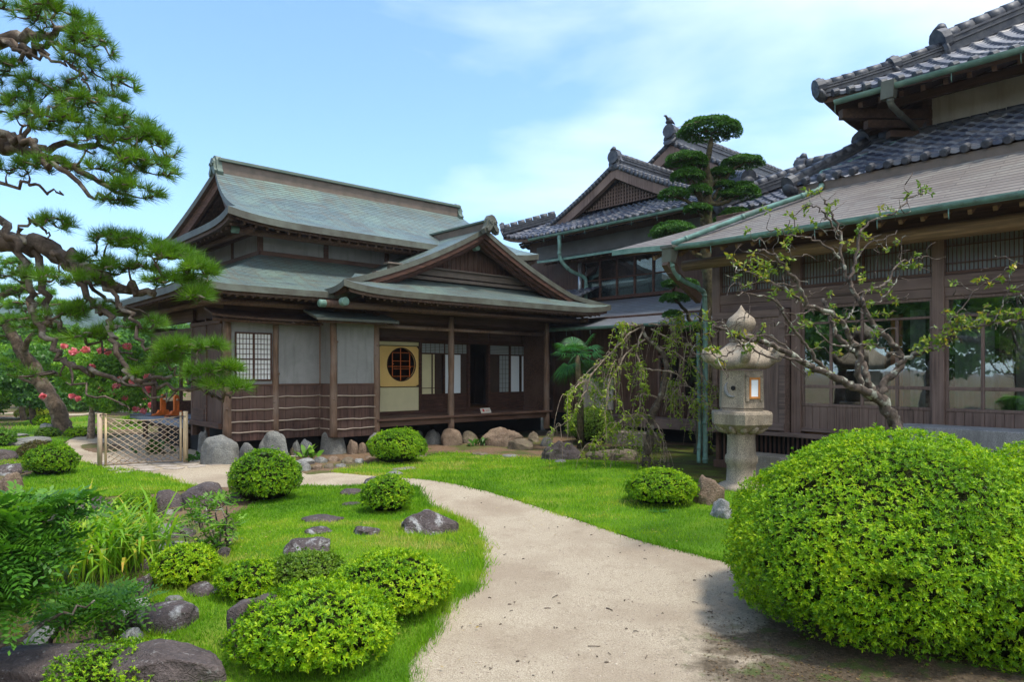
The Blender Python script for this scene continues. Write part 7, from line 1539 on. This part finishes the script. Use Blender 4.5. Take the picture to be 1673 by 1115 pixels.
# ------------------------------------------------------------------ shrubs in the left foreground
leaf('leaf_fg', [(0, (.025, .10, .012)), (.5, (.075, .22, .02)), (.85, (.16, .34, .025)), (1, (.28, .44, .04))])
def compound(name, label, limbs, targets_px, seed, base, L=.055, mat='leaf_fg', pairs=6, ll=.22, r0=.006):
    lim = limbs_px(limbs, seed, .012); T_, U_ = pad_targets(targets_px, seed); tw, dirs = grow(lim, T_, seed, r0=r0); rs = np.random.RandomState(seed); root = empty(name, base, 0, label, 'shrub'); wood_mesh('branches', lim, tw, 'bark_plum', root, base, seed, 7); V = []; Fs = []; k = 0; rn = []
    for c in T_:
        for q in range(5):
            az = rs.rand() * 6.28; d = nrm(np.array([cos(az), sin(az), rs.uniform(-.5, 1.0)])); sd = nrm(nrm(np.cross(d, [0, 0, 1])) + np.cross(nrm(np.cross(d, [0, 0, 1])), d) * rs.uniform(-1.2, 1.2)); up = np.cross(sd, d); r1 = rs.rand()
            for j in range(pairs * 2 + 1):
                u = (j // 2 + 1) / (pairs + 1); p = c + d * ll * u - np.array([0, 0, ll * .35 * u * u]); e = d if j == pairs * 2 else nrm(sd * (1 if j % 2 else -1) + d * .55 - up * .15); l = L * rs.uniform(.8, 1.15) * (1 - .25 * abs(u - .5)); w = np.cross(e, up) * l * .23; V += [p, p + e * l * .5 + w, p + e * l, p + e * l * .5 - w]; Fs.append((k, k + 1, k + 2, k + 3)); k += 4; rn.append(min(1, r1 * .7 + rs.rand() * .3))
    arrmesh('leaves', np.array(V) - np.array(base), np.array(Fs), mat, rn, parent=root); return root
bs = at(-120, 1060, 3.9); bs.z = gz(bs.x, bs.y)
compound('shrub', 'dark feathery-leaved shrub overhanging the pond at the lower left', [L5([(-120, 1110), (-80, 1000), (-30, 930), (40, 880), (90, 840)], .03, .008, 4.0, 4.2), L5([(-80, 1000), (-20, 985), (40, 960), (80, 940)], .02, .006, 4.0, 4.1), L5([(-60, 1060), (20, 1050), (90, 1010), (150, 985)], .018, .006, 4.0, 4.3), L5([(-30, 930), (-20, 870), (30, 830)], .014, .006, 4.1, 4.3)],
 [(10, 850, 50, 36, 4.1, .3, 40), (60, 845, 34, 16, 4.3, .2, 12), (-5, 920, 60, 50, 4.0, .3, 60), (55, 905, 36, 24, 4.1, .2, 16), (0, 985, 56, 35, 4.0, .25, 40), (130, 826, 24, 10, 4.3, .1, 5), (100, 850, 20, 10, 4.3, .1, 4)], 71, bs)
bs = at(60, 1090, 4.5); bs.z = gz(bs.x, bs.y)
compound('shrub', 'smaller grey-green feathery shrub in front of the iris clump', [L5([(60, 1075), (100, 1030), (140, 1000), (190, 985)], .018, .006, 4.5, 4.7), L5([(100, 1030), (130, 985), (160, 960)], .012, .005, 4.5, 4.8)], [(150, 1000, 46, 22, 4.7, .22, 30), (195, 995, 24, 18, 4.7, .18, 12), (110, 1010, 30, 18, 4.6, .18, 14)], 72, bs, L=.045)
# pruned shrub with bare grey stems on the lawn edge
g0 = G(362, 900); t0 = g0.y; lim_ = []
for e in [(300, 830), (318, 842), (288, 868), (330, 818), (352, 828), (372, 832), (310, 880), (280, 888), (388, 850)]: lim_.append(L5([(366, 902), (lerp(366, e[0], .35), lerp(902, e[1], .28)), (lerp(366, e[0], .7), lerp(902, e[1], .72)), e], .014, .006, t0, t0 + random.Random(e[0]).uniform(-.35, .35)))
compound('shrub', 'hard-pruned shrub with bare grey stems and few leaves beside the lawn', lim_, [(345, 828, 40, 20, t0, .3, 9), (370, 870, 22, 22, t0, .25, 8), (305, 862, 26, 18, t0, .25, 6), (355, 893, 26, 8, t0, .2, 8)], 73, tuple(g0), L=.06, mat='leaf_far', pairs=3, ll=.14)

rs = np.random.RandomState(19); V = []; Fs = []; k = 0
for ring_px in ('mid', 'right'):
    for i in range(260):
        px, py = (rs.uniform(380, 780), rs.uniform(800, 1100)) if ring_px == 'mid' else (rs.uniform(600, 1180), rs.uniform(745, 910)); g = G(px, py); az = rs.rand() * 6.28; l = rs.uniform(.012, .032)
        b = np.array([g.x, g.y, gz(g.x, g.y) + rs.uniform(.02, .045)]); d = np.array([cos(az), sin(az), rs.uniform(-.2, .3)]) * l; s_ = np.array([-sin(az), cos(az), .2]) * l * .3; V += [b, b + d * .5 + s_, b + d, b + d * .5 - s_]; Fs.append((k, k + 1, k + 2, k + 3)); k += 4
leaf('lawn_litter', [(0, (.16, .10, .04)), (.5, (.34, .24, .08)), (1, (.46, .36, .10))], .2)
tag(arrmesh('fallen_leaves', np.array(V), np.array(Fs), 'lawn_litter', rs.rand(len(Fs))), 'yellow-brown leaves scattered over the lawns', kind='stuff')
# ------------------------------------------------------------------ weeds and grass tufts on the bare soil by the stream, twigs under the huge azalea
rs = np.random.RandomState(91); V = []; Fs = []; rn = []; k = 0
for i in range(900):
    px, py = rs.uniform(0, 360), rs.uniform(808, 1100); g = G(px, py)
    if inside(np.array([[g.x, g.y]]), PATH)[0] or rs.rand() < .35: continue
    hgt = rs.uniform(.02, .07) * (1.8 if rs.rand() < .1 else 1); r1 = rs.rand()
    for j in range(16):
        az = rs.rand() * 6.28; o = rs.randn(2) * .04; ln = rs.uniform(.2, 1) * hgt; b = np.array([g.x + o[0], g.y + o[1], gz(g.x + o[0], g.y + o[1])]); sd = np.array([cos(az), sin(az), 0]) * .004
        V += [b - sd, b + sd, b + np.array([cos(az + 1) * ln, sin(az + 1) * ln, hgt * rs.uniform(.6, 1.1)])]; Fs.append((k, k + 1, k + 2)); k += 3; rn.append(min(1, r1 * .6 + rs.rand() * .3))
tag(arrmesh('weeds', np.array(V), np.array(Fs), 'grass', rn), 'sparse weeds and grass tufts on the brown soil by the stream bed', kind='stuff')
big = [o for o in bpy.data.objects if o.get('label', '').startswith('huge rounded azalea')][0]; m = MB(4); rr = random.Random(6)
for i in range(60):
    a = rr.uniform(0, 6.28); e = Vector((big.location.x + .2 + cos(a) * rr.uniform(.5, 1.25), big.location.y - .1 + sin(a) * rr.uniform(.5, 1.1), big.location.z + rr.uniform(.12, .55))); s0 = Vector((big.location.x + rr.uniform(-.5, .8), big.location.y + rr.uniform(-.7, .3), big.location.z)); mid = (s0 + e) / 2 + Vector((rr.uniform(-.1, .1), rr.uniform(-.1, .1), -.05))
    m.tube([s0, mid, e], [.018, .012, .005], 6)
m.build('branches', 'bark_pine', big, org=big.location)
rs = np.random.RandomState(14); V = []; Fs = []; rn = []; k = 0
for i in range(2600):
    px, py = rs.uniform(1150, 1673), rs.uniform(960, 1115); g = G(px, py); az = rs.rand() * 6.28; l = rs.uniform(.008, .022); b = np.array([g.x, g.y, gz(g.x, g.y) + .008]); d = np.array([cos(az), sin(az), rs.uniform(-.1, .4)]) * l; s_ = np.array([-sin(az), cos(az), rs.uniform(-.2, .2)]) * l * .35
    V += [b, b + d * .5 + s_, b + d, b + d * .5 - s_]; Fs.append((k, k + 1, k + 2, k + 3)); k += 4; rn.append(rs.rand())
leaf('dead_leaf', [(0, (.05, .03, .015)), (.6, (.13, .08, .04)), (.85, (.20, .14, .05)), (1, (.10, .16, .03))], .15)
tag(arrmesh('fallen_leaves', np.array(V), np.array(Fs), 'dead_leaf', rn), 'small fallen leaves on the dark soil under the huge azalea', kind='stuff')
plain('sand_stone', (.50, .42, .33), (.30, .24, .19), 6, .9, .1)
rs = np.random.RandomState(15); V0, F0 = ICO[2]; V = []; Fs = []; k = 0
for i in range(2600):
    px, py = rs.uniform(640, 1130), 800 + 315 * rs.rand() ** .7; g = G(px, py)
    if not inside(np.array([[g.x, g.y]]), PATH)[0]: continue
    s_ = rs.uniform(.002, .0055) * (1.8 if rs.rand() < .04 else 1); V.append(V0[:12 if False else len(V0)] * np.array([s_, s_ * rs.uniform(.7, 1), s_ * .6]) + np.array([g.x, g.y, gz(g.x, g.y) + .006])); Fs.append(F0 + k); k += len(V0)
tag(arrmesh('gravel', np.vstack(V), np.vstack(Fs), 'sand_stone'), 'loose small stones on the sandy path', kind='stuff')
# ------------------------------------------------------------------ air
n = NT('haze_air'); pv = n.add('VolumePrincipled'); pv.inputs['Color'].default_value = (.80, .88, 1, 1); pv.inputs['Density'].default_value = .00042; pv.inputs['Anisotropy'].default_value = .2
n.link(pv.outputs[0], n.out.inputs['Volume'])
m = MB(1); m.add([(x, y, z) for z in (-6, 160) for x, y in ((-3200, -700), (3200, -700), (3200, 4200), (-3200, 4200))], [(0, 3, 2, 1), (4, 5, 6, 7), (0, 1, 5, 4), (1, 2, 6, 5), (2, 3, 7, 6), (3, 0, 4, 7)])
tag(m.build('haze', 'haze_air'), 'thin summer haze that turns the far hills blue', kind='stuff')
